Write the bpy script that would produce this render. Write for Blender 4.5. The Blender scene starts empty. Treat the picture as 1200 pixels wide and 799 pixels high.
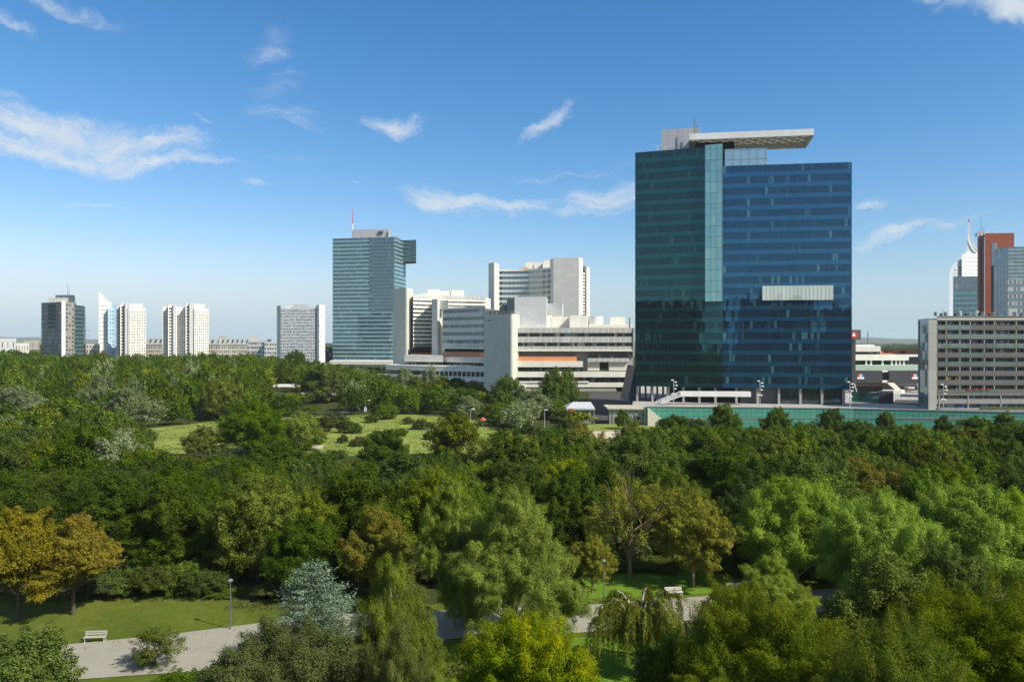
import bpy, math, random
import numpy as np
from mathutils import Vector
R = math.radians

# ---------------------------------------------------------------- camera, world, sun, exposure
scene = bpy.context.scene
COL = scene.collection
F, CX, CY, CAMZ = 933.33, 600.0, 399.5, 28.0        # photograph focal length in px, principal point, eye height
cam_d = bpy.data.cameras.new("camera")
cam_d.sensor_width = 36.0
cam_d.lens = 28.0
cam_d.clip_start = 0.5
cam_d.clip_end = 40000.0
cam = bpy.data.objects.new("camera", cam_d)
cam.location = (0, 0, CAMZ)
cam.rotation_euler = (R(90), 0, 0)
COL.objects.link(cam)
scene.camera = cam

SUN_EL, SUN_AZ = 43.0, 122.0                         # azimuth clockwise from +Y
scene.view_settings.view_transform = 'Standard'
scene.view_settings.look = 'None'
scene.view_settings.exposure = 0.40
scene.view_settings.gamma = 1.0
scene.view_settings.use_curve_mapping = False
scene.cycles.use_denoising = True
scene.cycles.use_adaptive_sampling = False
scene.cycles.sample_clamp_indirect = 3.0
scene.cycles.adaptive_threshold = 0.008
scene.render.filter_size = 1.0
scene.cycles.max_bounces = 8
scene.cycles.diffuse_bounces = 3
scene.cycles.glossy_bounces = 3
scene.cycles.transmission_bounces = 4
scene.cycles.volume_bounces = 0

sun_d = bpy.data.lights.new("sun", 'SUN')
sun_d.energy = 4.8
sun_d.angle = R(0.5)
sun_d.color = (1.0, 0.93, 0.79)
sun = bpy.data.objects.new("sun", sun_d)
a = R(SUN_AZ)
to_sun = Vector((math.sin(a) * math.cos(R(SUN_EL)), math.cos(a) * math.cos(R(SUN_EL)), math.sin(R(SUN_EL))))
sun.rotation_euler = to_sun.to_track_quat('Z', 'Y').to_euler()
sun.location = (200, -100, 300)
COL.objects.link(sun)


class NT:
    """small helper for node trees"""
    def __init__(s, nt):
        s.nt = nt
    def n(s, t, **kw):
        nd = s.nt.nodes.new(t)
        for k, v in kw.items():
            setattr(nd, k, v)
        return nd
    def l(s, a, b):
        s.nt.links.new(a, b)
    def put(s, sock, v):
        if hasattr(v, 'is_linked'):
            s.l(v, sock)
        else:
            sock.default_value = v
    def m(s, op, a, b=None, c=None, clamp=False):
        nd = s.n('ShaderNodeMath', operation=op)
        nd.use_clamp = clamp
        for i, v in enumerate((a, b, c)):
            if v is not None:
                s.put(nd.inputs[i], v)
        return nd.outputs[0]
    def vm(s, op, a, b=None, scale=None):
        nd = s.n('ShaderNodeVectorMath', operation=op)
        s.put(nd.inputs[0], a)
        if b is not None:
            s.put(nd.inputs[1], b)
        if scale is not None:
            s.put(nd.inputs['Scale'], scale)
        return nd.outputs['Value'] if op in ('LENGTH', 'DOT_PRODUCT') else nd.outputs[0]
    def mix(s, f, a, b, mode='MIX'):
        nd = s.n('ShaderNodeMix', data_type='RGBA', blend_type=mode)
        s.put(nd.inputs[0], f)
        s.put(nd.inputs[6], a if hasattr(a, 'is_linked') else rgba(a))
        s.put(nd.inputs[7], b if hasattr(b, 'is_linked') else rgba(b))
        return nd.outputs[2]
    def ramp(s, f, stops):
        nd = s.n('ShaderNodeValToRGB')
        el = nd.color_ramp.elements
        while len(el) < len(stops):
            el.new(0.5)
        for e, (p, c) in zip(el, stops):
            e.position = p
            e.color = rgba(c)
        s.l(f, nd.inputs[0])
        return nd.outputs[0]
    def noise(s, vec, scale, detail=4, rough=0.55, dist=0.0):
        nd = s.n('ShaderNodeTexNoise')
        s.l(vec, nd.inputs['Vector'])
        nd.inputs['Scale'].default_value = scale
        nd.inputs['Detail'].default_value = detail
        nd.inputs['Roughness'].default_value = rough
        nd.inputs['Distortion'].default_value = dist
        return nd.outputs[0]
    def smooth(s, x, a, b):
        nd = s.n('ShaderNodeMapRange', interpolation_type='SMOOTHSTEP')
        s.put(nd.inputs[0], x)
        nd.inputs[1].default_value = a
        nd.inputs[2].default_value = b
        return nd.outputs[0]


def rgba(c):
    if isinstance(c, (int, float)):
        return (c, c, c, 1)
    return (c[0], c[1], c[2], 1) if len(c) == 3 else c


def build_world():
    w = bpy.data.worlds.new("World")
    scene.world = w
    w.use_nodes = True
    t = NT(w.node_tree)
    bg = w.node_tree.nodes['Background']
    sky = t.n('ShaderNodeTexSky', sky_type='NISHITA')
    sky.sun_disc = False
    sky.sun_elevation = R(SUN_EL)
    sky.sun_rotation = R(SUN_AZ)
    sky.air_density = 1.0
    sky.dust_density = 0.7
    sky.ozone_density = 1.5
    co = t.n('ShaderNodeTexCoord').outputs['Generated']
    sep = t.n('ShaderNodeSeparateXYZ')
    t.l(co, sep.inputs[0])
    x, y, z = sep.outputs
    el = t.m('ARCSINE', z)
    az = t.m('ARCTAN2', x, y)
    # deepen the blue of the lower sky: red falls off, blue gains, as a clear polarised summer sky
    sc = t.n('ShaderNodeSeparateColor')
    t.l(sky.outputs[0], sc.inputs[0])
    r, g, b = sc.outputs
    r2 = t.m('MULTIPLY', t.m('POWER', t.m('DIVIDE', r, 4.2), 1.75), 4.2)
    g2 = t.m('MULTIPLY', t.m('POWER', t.m('DIVIDE', g, 4.6), 1.2), 5.0)
    b2 = t.m('MULTIPLY', b, 1.32)
    cc = t.n('ShaderNodeCombineColor')
    t.l(r2, cc.inputs[0]); t.l(g2, cc.inputs[1]); t.l(b2, cc.inputs[2])
    keep = t.m('MULTIPLY', t.smooth(el, R(30), R(56)), 0.95)
    upper = t.mix(0.35, sky.outputs[0], (2.3, 2.4, 2.5))
    col = t.mix(keep, cc.outputs[0], upper)
    low = t.m('SUBTRACT', 1.0, t.smooth(el, R(-1), R(7)))
    col = t.mix(t.m('MULTIPLY', low, 0.9), col, (3.7, 5.7, 6.9))
    # wispy clouds: soft ellipses on the sky sphere broken up by stretched noise
    comb = t.n('ShaderNodeCombineXYZ')
    t.l(az, comb.inputs[0]); t.l(el, comb.inputs[1])
    def warped(scale, amt, vec):
        w_ = t.n('ShaderNodeTexNoise'); w_.inputs['Scale'].default_value = scale; w_.inputs['Detail'].default_value = 6; w_.inputs['Roughness'].default_value = .6
        t.l(vec, w_.inputs['Vector'])
        return t.vm('ADD', vec, t.vm('SCALE', t.vm('SUBTRACT', w_.outputs['Color'], (0.5, 0.5, 0.5)), scale=amt))
    pos = warped(7.0, 0.10, comb.outputs[0])
    mp = t.n('ShaderNodeMapping'); mp.inputs['Scale'].default_value = (9, 60, 1); mp.inputs['Rotation'].default_value = (0, 0, R(8))
    t.l(warped(22.0, 0.03, pos), mp.inputs[0])
    fib = t.noise(mp.outputs[0], 1.0, 8, 0.66, 0.3)
    mp3 = t.n('ShaderNodeMapping'); mp3.inputs['Scale'].default_value = (1, 2.2, 1)
    t.l(pos, mp3.inputs[0])
    fine = t.noise(mp3.outputs[0], 26.0, 8, 0.68, 0.6)
    clouds = [  # px, py, half width, half height, tilt (deg, + = rises to the right), strength
        (60, 150, 250, 30, -3, 1.2), (70, 176, 230, 20, -1, 1.1), (190, 190, 130, 9, -2, .9), (20, 125, 80, 16, -14, .5), (215, 189, 95, 7, -2, .55), (115, 235, 60, 4, 1, .6), (458, 148, 50, 19, 6, 1.0), (640, 142, 52, 11, 40, .8), (656, 130, 16, 10, 10, .7),
        (298, 223, 24, 9, 0, .65), (340, 135, 62, 22, -12, .42), (520, 240, 76, 21, -3, 1.15), (600, 248, 78, 15, 10, .85), (708, 236, 74, 28, 10, 1.05), (690, 246, 70, 10, 2, .6),
        (1050, 274, 70, 14, 12, .75), (1020, 247, 28, 9, 0, .75), (1120, 268, 60, 14, 14, .4), (1170, 2, 110, 30, -14, 1.3), (85, 8, 90, 13, 0, .6), (20, 30, 40, 14, -20, .45), (250, 145, 30, 6, 0, .4),
        (378, 330, 26, 6, 6, .3), (318, 70, 40, 75, 0, .36), (700, 200, 260, 10, 3, .25), (40, 210, 50, 8, -20, .25), (412, 225, 8, 4, 0, .35), (380, 192, 140, 5, 1, .22)]
    total = None
    for px, py, hw, hh, tilt, k in clouds:
        caz = math.atan2(px - CX, F)
        cel = math.atan2(CY - py, math.hypot(F, px - CX))
        s = F / math.cos(caz)
        d = t.vm('SUBTRACT', pos, (caz, cel, 0))
        m2 = t.n('ShaderNodeMapping'); m2.vector_type = 'TEXTURE'
        m2.inputs['Rotation'].default_value = (0, 0, R(tilt))
        m2.inputs['Scale'].default_value = (hw / s, hh / s, 1)
        t.l(d, m2.inputs[0])
        e = t.m('SUBTRACT', 1.0, t.vm('LENGTH', m2.outputs[0]), clamp=True)
        e = t.m('MULTIPLY', e, k)
        total = e if total is None else t.m('MAXIMUM', total, e)
    # wisps elsewhere in the sky, outside the view, for reflections
    out = t.m('MULTIPLY', t.smooth(t.m('ABSOLUTE', az), R(60), R(100)), 0.42)
    total = t.m('MAXIMUM', total, out)
    body = t.m('POWER', total, 0.8)
    dens = t.m('ADD', t.m('MULTIPLY', body, 1.15), t.m('ADD', t.m('MULTIPLY', t.m('SUBTRACT', fib, 0.5), 1.5), t.m('MULTIPLY', t.m('SUBTRACT', fine, 0.5), 1.5)))
    alpha = t.smooth(dens, 0.10, 1.5)
    alpha = t.m('MULTIPLY', alpha, t.smooth(total, 0.0, 0.35))
    alpha = t.m('MULTIPLY', alpha, 0.84)
    col = t.mix(alpha, col, (6.6, 7.0, 7.3))
    t.l(col, bg.inputs[0])
    bg.inputs[1].default_value = 0.088
    w.cycles.sampling_method = 'MANUAL'
    w.cycles.sample_map_resolution = 512

build_world()

# ---------------------------------------------------------------- object helpers
ORIG = {}
rnd = random.Random(7)

def tag(o, label=None, cat=None, group=None, kind=None):
    if label: o['label'] = label
    if cat: o['category'] = cat
    if group: o['group'] = group
    if kind: o['kind'] = kind
    return o

def thing(name, label, cat, loc=(0, 0, 0), group=None, rz=0.0):
    o = bpy.data.objects.new(name, None)
    o.empty_display_size = 0.5
    o.location = loc
    o.rotation_euler = (0, 0, rz)
    COL.objects.link(o)
    ORIG[o.name] = Vector(loc)
    return tag(o, label, cat, group)

def Xp(px, D): return (px - CX) / F * D
def Zp(py, D): return CAMZ - (py - CY) / F * D
def V2(px, D): return (Xp(px, D), D)

def gz(y):
    """height of the park ground: a flat lawn near the viewer, a shallow dip beyond it"""
    def ss(v, a, b):
        q = min(1, max(0, (v - a) / (b - a)))
        return q * q * (3 - 2 * q)
    return -5.0 * ss(y, 98, 172) + 5.0 * ss(y, 335, 460)

class MB:
    """collects quads with UVs in metres and builds ONE mesh object"""
    def __init__(s):
        s.v = []; s.f = []; s.uv = []
    def poly(s, pts, uvs=None):
        i = len(s.v)
        s.v.extend([tuple(p) for p in pts])
        s.f.append(list(range(i, i + len(pts))))
        s.uv.append(uvs if uvs else [(p[0], p[2]) for p in pts])
    def prism(s, pts, z0, z1, v0=None, top=True, bottom=True, z1s=None):
        """vertical prism over a plan polygon; pts counter-clockwise seen from above"""
        n = len(pts)
        A = sum(pts[i][0] * pts[(i + 1) % n][1] - pts[(i + 1) % n][0] * pts[i][1] for i in range(n))
        if A < 0:
            pts = pts[::-1]
            if z1s: z1s = z1s[::-1]
        zt = z1s if z1s else [z1] * n
        v0 = z0 if v0 is None else v0
        u = 0
        for i in range(n):
            j = (i + 1) % n
            p, q = pts[i], pts[j]
            L = math.hypot(q[0] - p[0], q[1] - p[1])
            s.poly([(p[0], p[1], z0), (q[0], q[1], z0), (q[0], q[1], zt[j]), (p[0], p[1], zt[i])],
                   [(u, v0), (u + L, v0), (u + L, v0 + zt[j] - z0), (u, v0 + zt[i] - z0)])
            u += L
        if top: s.poly([(p[0], p[1], z) for p, z in zip(pts, zt)], [(p[0], p[1]) for p in pts])
        if bottom: s.poly([(p[0], p[1], z0) for p in pts[::-1]], [(p[0], p[1]) for p in pts[::-1]])
        return s
    def box(s, c, size, rz=0.0, z0=None):
        cx, cy, cz = c
        hx, hy, hz = size[0] / 2, size[1] / 2, size[2] / 2
        ca, sa = math.cos(rz), math.sin(rz)
        pts = [(cx + x * ca - y * sa, cy + x * sa + y * ca) for x, y in ((-hx, -hy), (hx, -hy), (hx, hy), (-hx, hy))]
        return s.prism(pts, cz - hz, cz + hz)
    def strip(s, pts, z0, z1, t0, t1, v0=None, u0=0.0):
        """wall strip along a polyline (left to right seen from outside), from offset t0 to t1 outwards"""
        v0 = z0 if v0 is None else v0
        a = offset(pts, t0); b = offset(pts, t1)
        u = u0
        h = z1 - z0
        for i in range(len(pts) - 1):
            L = math.hypot(pts[i + 1][0] - pts[i][0], pts[i + 1][1] - pts[i][1])
            p, q, p2, q2 = a[i], a[i + 1], b[i], b[i + 1]
            s.poly([(*p2, z0), (*q2, z0), (*q2, z1), (*p2, z1)], [(u, v0), (u + L, v0), (u + L, v0 + h), (u, v0 + h)])
            s.poly([(*p2, z1), (*q2, z1), (*q, z1), (*p, z1)], [(u, v0), (u + L, v0), (u + L, v0), (u, v0)])
            s.poly([(*p, z0), (*q, z0), (*q2, z0), (*p2, z0)], [(u, v0), (u + L, v0), (u + L, v0), (u, v0)])
            s.poly([(*q, z0), (*p, z0), (*p, z1), (*q, z1)], [(u, v0), (u + L, v0), (u + L, v0 + h), (u, v0 + h)])
            u += L
        for k in (0, -1):
            p, p2 = a[k], b[k]
            q = [(*p, z0), (*p2, z0), (*p2, z1), (*p, z1)]
            s.poly(q if k == 0 else q[::-1], [(0, v0), (.1, v0), (.1, v0 + h), (0, v0 + h)])
        return s
    def tube(s, p, q, r0, r1=None, n=8, cap=True):
        p, q = Vector(p), Vector(q)
        r1 = r0 if r1 is None else r1
        d = (q - p).normalized()
        e = d.orthogonal().normalized(); f = d.cross(e)
        A = [p + (e * math.cos(2 * math.pi * i / n) + f * math.sin(2 * math.pi * i / n)) * r0 for i in range(n)]
        B = [q + (e * math.cos(2 * math.pi * i / n) + f * math.sin(2 * math.pi * i / n)) * r1 for i in range(n)]
        for i in range(n):
            j = (i + 1) % n
            s.poly([A[i], A[j], B[j], B[i]])
        if cap:
            s.poly(A[::-1]); s.poly(B)
        return s
    def profile(s, pts, y0, y1):
        """an outline in x-z extruded along y (real depth)"""
        n = len(pts)
        A = sum(pts[i][0] * pts[(i + 1) % n][1] - pts[(i + 1) % n][0] * pts[i][1] for i in range(n))
        if A < 0: pts = pts[::-1]
        s.poly([(p[0], y0, p[1]) for p in pts])
        s.poly([(p[0], y1, p[1]) for p in pts[::-1]])
        for i in range(n):
            p, q = pts[i], pts[(i + 1) % n]
            s.poly([(p[0], y0, p[1]), (p[0], y1, p[1]), (q[0], y1, q[1]), (q[0], y0, q[1])], [(0, p[1]), (y1 - y0, p[1]), (y1 - y0, q[1]), (0, q[1])])
        return s
    def build(s, name, mat, parent=None, smooth=False, stuff=False):
        off = ORIG.get(parent.name, Vector((0, 0, 0))) if parent else Vector((0, 0, 0))
        me = bpy.data.meshes.new(name)
        me.from_pydata([(v[0] - off.x, v[1] - off.y, v[2] - off.z) for v in s.v], [], s.f)
        uvl = me.uv_layers.new(name="UVMap")
        uvl.data.foreach_set('uv', [c for f in s.uv for p in f for c in p])
        if smooth:
            me.polygons.foreach_set('use_smooth', [True] * len(me.polygons))
        me.materials.append(mat)
        o = bpy.data.objects.new(name, me)
        COL.objects.link(o)
        ORIG[o.name] = off.copy()
        if parent: o.parent = parent
        if stuff: o['kind'] = 'stuff'
        return o

def offset(pts, t):
    """offset a plan polyline outwards (to the right of its direction) by t, mitred"""
    if abs(t) < 1e-9: return [tuple(p) for p in pts]
    out = []
    n = len(pts)
    for i in range(n):
        ns = []
        for k in (i - 1, i):
            if 0 <= k < n - 1:
                dx, dy = pts[k + 1][0] - pts[k][0], pts[k + 1][1] - pts[k][1]
                L = math.hypot(dx, dy)
                ns.append((dy / L, -dx / L))
        nx, ny = sum(a[0] for a in ns) / len(ns), sum(a[1] for a in ns) / len(ns)
        m = nx * nx + ny * ny
        out.append((pts[i][0] + nx / m * t, pts[i][1] + ny / m * t))
    return out

def back(p, dep):
    """the point dep metres further away straight behind p, seen from the park: a side wall that stays edge-on"""
    return (p[0] * (1 + dep / p[1]), p[1] + dep)

def facing(pxc, D, turn=0.3):
    """a facade plane turned a little towards the sun side; px -> plan point, and the direction its depth runs in"""
    xc = Xp(pxc, D)
    s, c = -math.sin(turn), math.cos(turn)
    L = math.hypot(xc, D)
    def f(px):
        k = (px - CX) / F
        y = (xc * s + D * c) / (k * s + c)
        return (k * y, y)
    return f, (xc / L, D / L)

def profile2(mb, pts, f, dv, d0, d1):
    """outline given in picture px on the plane f, extruded from depth d0 to d1 along dv"""
    n = len(pts)
    A = [(*(f(x)), Zp(y, f(x)[1])) for x, y in pts]
    a_ = [(p[0] + dv[0] * d0, p[1] + dv[1] * d0, p[2]) for p in A]
    b_ = [(p[0] + dv[0] * d1, p[1] + dv[1] * d1, p[2]) for p in A]
    ar = sum(pts[i][0] * pts[(i + 1) % n][1] - pts[(i + 1) % n][0] * pts[i][1] for i in range(n))
    if ar > 0: a_, b_ = a_[::-1], b_[::-1]
    mb.poly(a_, [(p[0], p[2]) for p in a_]); mb.poly(b_[::-1], [(p[0], p[2]) for p in b_[::-1]])
    for i in range(n):
        j = (i + 1) % n
        mb.poly([a_[i], b_[i], b_[j], a_[j]], [(0, a_[i][2]), (d1 - d0, a_[i][2]), (d1 - d0, a_[j][2]), (0, a_[j][2])])
    return mb

def lerp2(p, q, t): return (p[0] + (q[0] - p[0]) * t, p[1] + (q[1] - p[1]) * t)

def arc_pts(p, q, sag, n=10):
    """points from p to q, bulging inwards (away from the viewer side) by sag metres"""
    dx, dy = q[0] - p[0], q[1] - p[1]
    L = math.hypot(dx, dy)
    nx, ny = -dy / L, dx / L
    return [(p[0] + dx * t + nx * sag * 4 * t * (1 - t), p[1] + dy * t + ny * sag * 4 * t * (1 - t)) for t in [i / n for i in range(n + 1)]]

# ---------------------------------------------------------------- materials
MATS = {}
def newmat(name):
    m = bpy.data.materials.new(name)
    m.use_nodes = True
    m.node_tree.nodes.clear()
    t = NT(m.node_tree)
    out = t.n('ShaderNodeOutputMaterial')
    return m, t, out

def matte(name, col, rough=0.75, var=0.12, scale=0.25, joint=None, jcol=0.6, metallic=0.0, spec=0.3, streak=0.0):
    """weathered matte surface; joint = (w, h) panel joints in metres on the UV"""
    if name in MATS: return MATS[name]
    m, t, out = newmat(name)
    p = t.n('ShaderNodeBsdfPrincipled')
    tc = t.n('ShaderNodeTexCoord')
    n1 = t.noise(tc.outputs['Object'], scale, 5, 0.6)
    n2 = t.noise(tc.outputs['Object'], scale * 9, 3, 0.6)
    f = t.m('ADD', t.m('MULTIPLY', n1, 0.65), t.m('MULTIPLY', n2, 0.35))
    k = t.m('ADD', 1.0 - var, t.m('MULTIPLY', f, 2 * var))
    if streak:
        mp = t.n('ShaderNodeMapping'); mp.inputs['Scale'].default_value = (0.9, 0.9, 0.05)
        t.l(tc.outputs['Object'], mp.inputs[0])
        st = t.noise(mp.outputs[0], 1.0, 4, 0.6)
        k = t.m('MULTIPLY', k, t.m('ADD', 1 - streak, t.m('MULTIPLY', st, 2 * streak)))
    c = t.mix(1.0, col, k, 'MULTIPLY')
    if joint:
        uv = t.n('ShaderNodeSeparateXYZ'); t.l(tc.outputs['UV'], uv.inputs[0])
        cell = t.n('ShaderNodeTexWhiteNoise', noise_dimensions='2D')
        cv = t.n('ShaderNodeCombineXYZ')
        mask = None
        for i, w in enumerate(joint):
            if not w: continue
            d = t.m('DIVIDE', uv.outputs[i], w)
            t.l(t.m('FLOOR', d), cv.inputs[i])
            b = t.m('LESS_THAN', t.m('FRACT', d), 0.05 / w)
            mask = b if mask is None else t.m('MAXIMUM', mask, b)
        t.l(cv.outputs[0], cell.inputs[0])
        pv = t.m('ADD', 0.95, t.m('MULTIPLY', cell.outputs[0], 0.1))
        c = t.mix(1.0, c, pv, 'MULTIPLY')
        c = t.mix(mask, c, tuple(x * jcol for x in rgba(col)[:3]))
    t.l(c, p.inputs['Base Color'])
    p.inputs['Roughness'].default_value = rough
    p.inputs['Metallic'].default_value = metallic
    p.inputs['Specular IOR Level'].default_value = spec
    t.l(p.outputs[0], out.inputs[0])
    MATS[name] = m
    return m

def glass(name, base, tint=(0.8, 0.9, 0.95), refl=0.25, pane=1.2, mull=0.09, mull_col=(0.05, 0.06, 0.06), blind=0.12, blind_col=(0.25, 0.3, 0.28), rough=0.03, jitter=0.012, var=0.6, pane_h=None):
    """coated facade glass: dark interior seen through, mirror coat, panes a hair out of true, some blinds"""
    if name in MATS: return MATS[name]
    m, t, out = newmat(name)
    tc = t.n('ShaderNodeTexCoord')
    uv = t.n('ShaderNodeSeparateXYZ'); t.l(tc.outputs['UV'], uv.inputs[0])
    u = t.m('DIVIDE', uv.outputs[0], pane)
    if pane_h:
        v = t.m('DIVIDE', uv.outputs[1], pane_h)
    else:
        v = t.m('DIVIDE', uv.outputs[1], 100.0)
    cv = t.n('ShaderNodeCombineXYZ')
    t.l(t.m('FLOOR', u), cv.inputs[0]); t.l(t.m('FLOOR', v), cv.inputs[1])
    wn = t.n('ShaderNodeTexWhiteNoise', noise_dimensions='2D'); t.l(cv.outputs[0], wn.inputs[0])
    cv2 = t.n('ShaderNodeCombineXYZ')
    t.l(t.m('FLOOR', t.m('DIVIDE', u, 4.0)), cv2.inputs[0]); t.l(t.m('FLOOR', v), cv2.inputs[1])
    wn2 = t.n('ShaderNodeTexWhiteNoise', noise_dimensions='2D'); t.l(cv2.outputs[0], wn2.inputs[0])
    k = t.m('ADD', 1 - var / 2, t.m('MULTIPLY', t.m('ADD', t.m('MULTIPLY', wn.outputs[0], 0.5), t.m('MULTIPLY', wn2.outputs[0], 0.5)), var))
    c = t.mix(1.0, base, k, 'MULTIPLY')
    bl = t.m('GREATER_THAN', wn.outputs[0], 1 - blind)
    c = t.mix(t.m('MULTIPLY', bl, wn2.outputs[0]), c, blind_col)
    nrm = t.n('ShaderNodeNewGeometry').outputs['Normal']
    nrm = t.vm('NORMALIZE', t.vm('ADD', nrm, t.vm('SCALE', t.vm('SUBTRACT', wn.outputs['Color'], (.5, .5, .5)), scale=jitter)))
    di = t.n('ShaderNodeBsdfPrincipled')
    t.l(c, di.inputs['Base Color']); di.inputs['Roughness'].default_value = 0.5; di.inputs['Specular IOR Level'].default_value = 0.1
    gl = t.n('ShaderNodeBsdfGlossy'); gl.inputs['Color'].default_value = rgba(tint); gl.inputs['Roughness'].default_value = rough
    t.l(nrm, gl.inputs['Normal'])
    fr = t.n('ShaderNodeFresnel'); fr.inputs['IOR'].default_value = 1.5
    fac = t.m('ADD', refl, t.m('MULTIPLY', fr.outputs[0], 1 - refl))
    ms = t.n('ShaderNodeMixShader'); t.l(fac, ms.inputs[0]); t.l(di.outputs[0], ms.inputs[1]); t.l(gl.outputs[0], ms.inputs[2])
    last = ms.outputs[0]
    if mull:
        fr_ = t.n('ShaderNodeBsdfPrincipled'); fr_.inputs['Base Color'].default_value = rgba(mull_col); fr_.inputs['Roughness'].default_value = 0.5
        mask = t.m('LESS_THAN', t.m('FRACT', u), mull / pane)
        if pane_h:
            mask = t.m('MAXIMUM', mask, t.m('LESS_THAN', t.m('FRACT', v), mull / pane_h))
        m2 = t.n('ShaderNodeMixShader'); t.l(mask, m2.inputs[0]); t.l(last, m2.inputs[1]); t.l(fr_.outputs[0], m2.inputs[2])
        last = m2.outputs[0]
    t.l(last, out.inputs[0])
    MATS[name] = m
    return m

def ground_mat(name, cols, scale=0.08, bump=0.3, patch=None):
    """grass or soil: several scales of noise between given colours"""
    if name in MATS: return MATS[name]
    m, t, out = newmat(name)
    p = t.n('ShaderNodeBsdfPrincipled')
    co = t.n('ShaderNodeTexCoord').outputs['Object']
    n1 = t.noise(co, scale, 6, 0.65, 0.4)
    n2 = t.noise(co, scale * 12, 5, 0.7)
    n3 = t.noise(co, 9.0, 3, 0.7)
    f = t.m('ADD', t.m('MULTIPLY', n1, 0.5), t.m('ADD', t.m('MULTIPLY', n2, 0.3), t.m('MULTIPLY', n3, 0.2)))
    c = t.ramp(f, [(0.30, cols[0]), (0.5, cols[1]), (0.68, cols[2])])
    if patch:
        n4 = t.noise(co, patch[0], 4, 0.6, 0.6)
        c = t.mix(t.m('MULTIPLY', t.smooth(n4, 0.55, 0.7), patch[2]), c, patch[1])
    t.l(c, p.inputs['Base Color'])
    p.inputs['Roughness'].default_value = 0.95
    p.inputs['Specular IOR Level'].default_value = 0.1
    b = t.n('ShaderNodeBump'); b.inputs['Strength'].default_value = bump; b.inputs['Distance'].default_value = 0.12
    t.l(t.m('ADD', n3, n2), b.inputs['Height'])
    t.l(b.outputs[0], p.inputs['Normal'])
    t.l(p.outputs[0], out.inputs[0])
    MATS[name] = m
    return m

def leaf_mat(name, dark, mid, light, tip=None, transl=0.27, rough=0.6, hue=0.03, val=0.32, spec=0.06, sat=0.2):
    if name in MATS: return MATS[name]
    m, t, out = newmat(name)
    at = t.n('ShaderNodeAttribute', attribute_name='lv').outputs['Fac']
    tp = t.n('ShaderNodeAttribute', attribute_name='tip').outputs['Fac']
    c = t.ramp(at, [(0.08, dark), (0.5, mid), (0.95, light)])
    if tip is not None:
        c = t.mix(tp, c, tip)
    oi = t.n('ShaderNodeObjectInfo').outputs['Random']
    h = t.n('ShaderNodeHueSaturation')
    t.l(t.m('ADD', 0.5 - hue / 2, t.m('MULTIPLY', oi, hue)), h.inputs['Hue'])
    r2 = t.m('FRACT', t.m('MULTIPLY', oi, 17.31))
    t.l(t.m('ADD', 1 - val / 2, t.m('MULTIPLY', r2, val)), h.inputs['Value'])
    r3 = t.m('FRACT', t.m('MULTIPLY', oi, 7.77))
    t.l(t.m('ADD', 1 - sat / 2, t.m('MULTIPLY', r3, sat)), h.inputs['Saturation'])
    t.l(c, h.inputs['Color'])
    p = t.n('ShaderNodeBsdfPrincipled')
    t.l(h.outputs[0], p.inputs['Base Color'])
    p.inputs['Roughness'].default_value = rough
    p.inputs['Specular IOR Level'].default_value = spec
    tr = t.n('ShaderNodeBsdfTranslucent')
    t.l(t.mix(1.0, h.outputs[0], (1.25, 1.35, 0.6), 'MULTIPLY'), tr.inputs['Color'])
    ms = t.n('ShaderNodeMixShader'); ms.inputs[0].default_value = transl
    t.l(p.outputs[0], ms.inputs[1]); t.l(tr.outputs[0], ms.inputs[2])
    t.l(ms.outputs[0], out.inputs[0])
    MATS[name] = m
    return m

def windows(parent, rects, mat, name='window', proud=0.06, frame=None):
    """rects: (p, q, z0, z1) on a wall; the first 100 become separate windows, the rest one stuff part"""
    rest = None
    for i, (p, q, z0, z1) in enumerate(rects):
        if i < 98:
            MB().strip([p, q], z0, z1, -0.05, proud, v0=100 * (i % 37) + 1).build(name, mat, parent)
        else:
            rest = rest or MB()
            rest.strip([p, q], z0, z1, -0.05, proud, v0=100 * (i % 37) + 1, u0=3.7 * i)
    if rest: rest.build(name + '_rows', mat, parent, stuff=True)

def grid_rects(p, q, z0, z1, nx, nz, fw=0.5, fh=0.5, skip=0.0, rg=rnd):
    out = []
    for k in range(nz):
        for i in range(nx):
            if skip and rg.random() < skip: continue
            a, b = (i + 0.5 - fw / 2) / nx, (i + 0.5 + fw / 2) / nx
            h = (z1 - z0) / nz
            out.append((lerp2(p, q, a), lerp2(p, q, b), z0 + h * (k + 0.5 - fh / 2), z0 + h * (k + 0.5 + fh / 2)))
    return out

def floors(parent, pts, z0, z1, n, wmat, bmat, frac=0.6, proud=0.15, wname='window_band', bname='spandrel', inset=0.0):
    """one window band and one spandrel band per storey along a plan polyline"""
    h = (z1 - z0) / n
    for k in range(n):
        za = z0 + k * h
        if wmat:
            MB().strip(pts, za + h * (1 - frac), za + h, -0.1, 0.05 - inset, v0=100 * k + 1).build(wname, wmat, parent)
        if bmat:
            MB().strip(pts, za, za + h * (1 - frac), -0.1, proud, v0=100 * k + 51).build(bname, bmat, parent)
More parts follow.
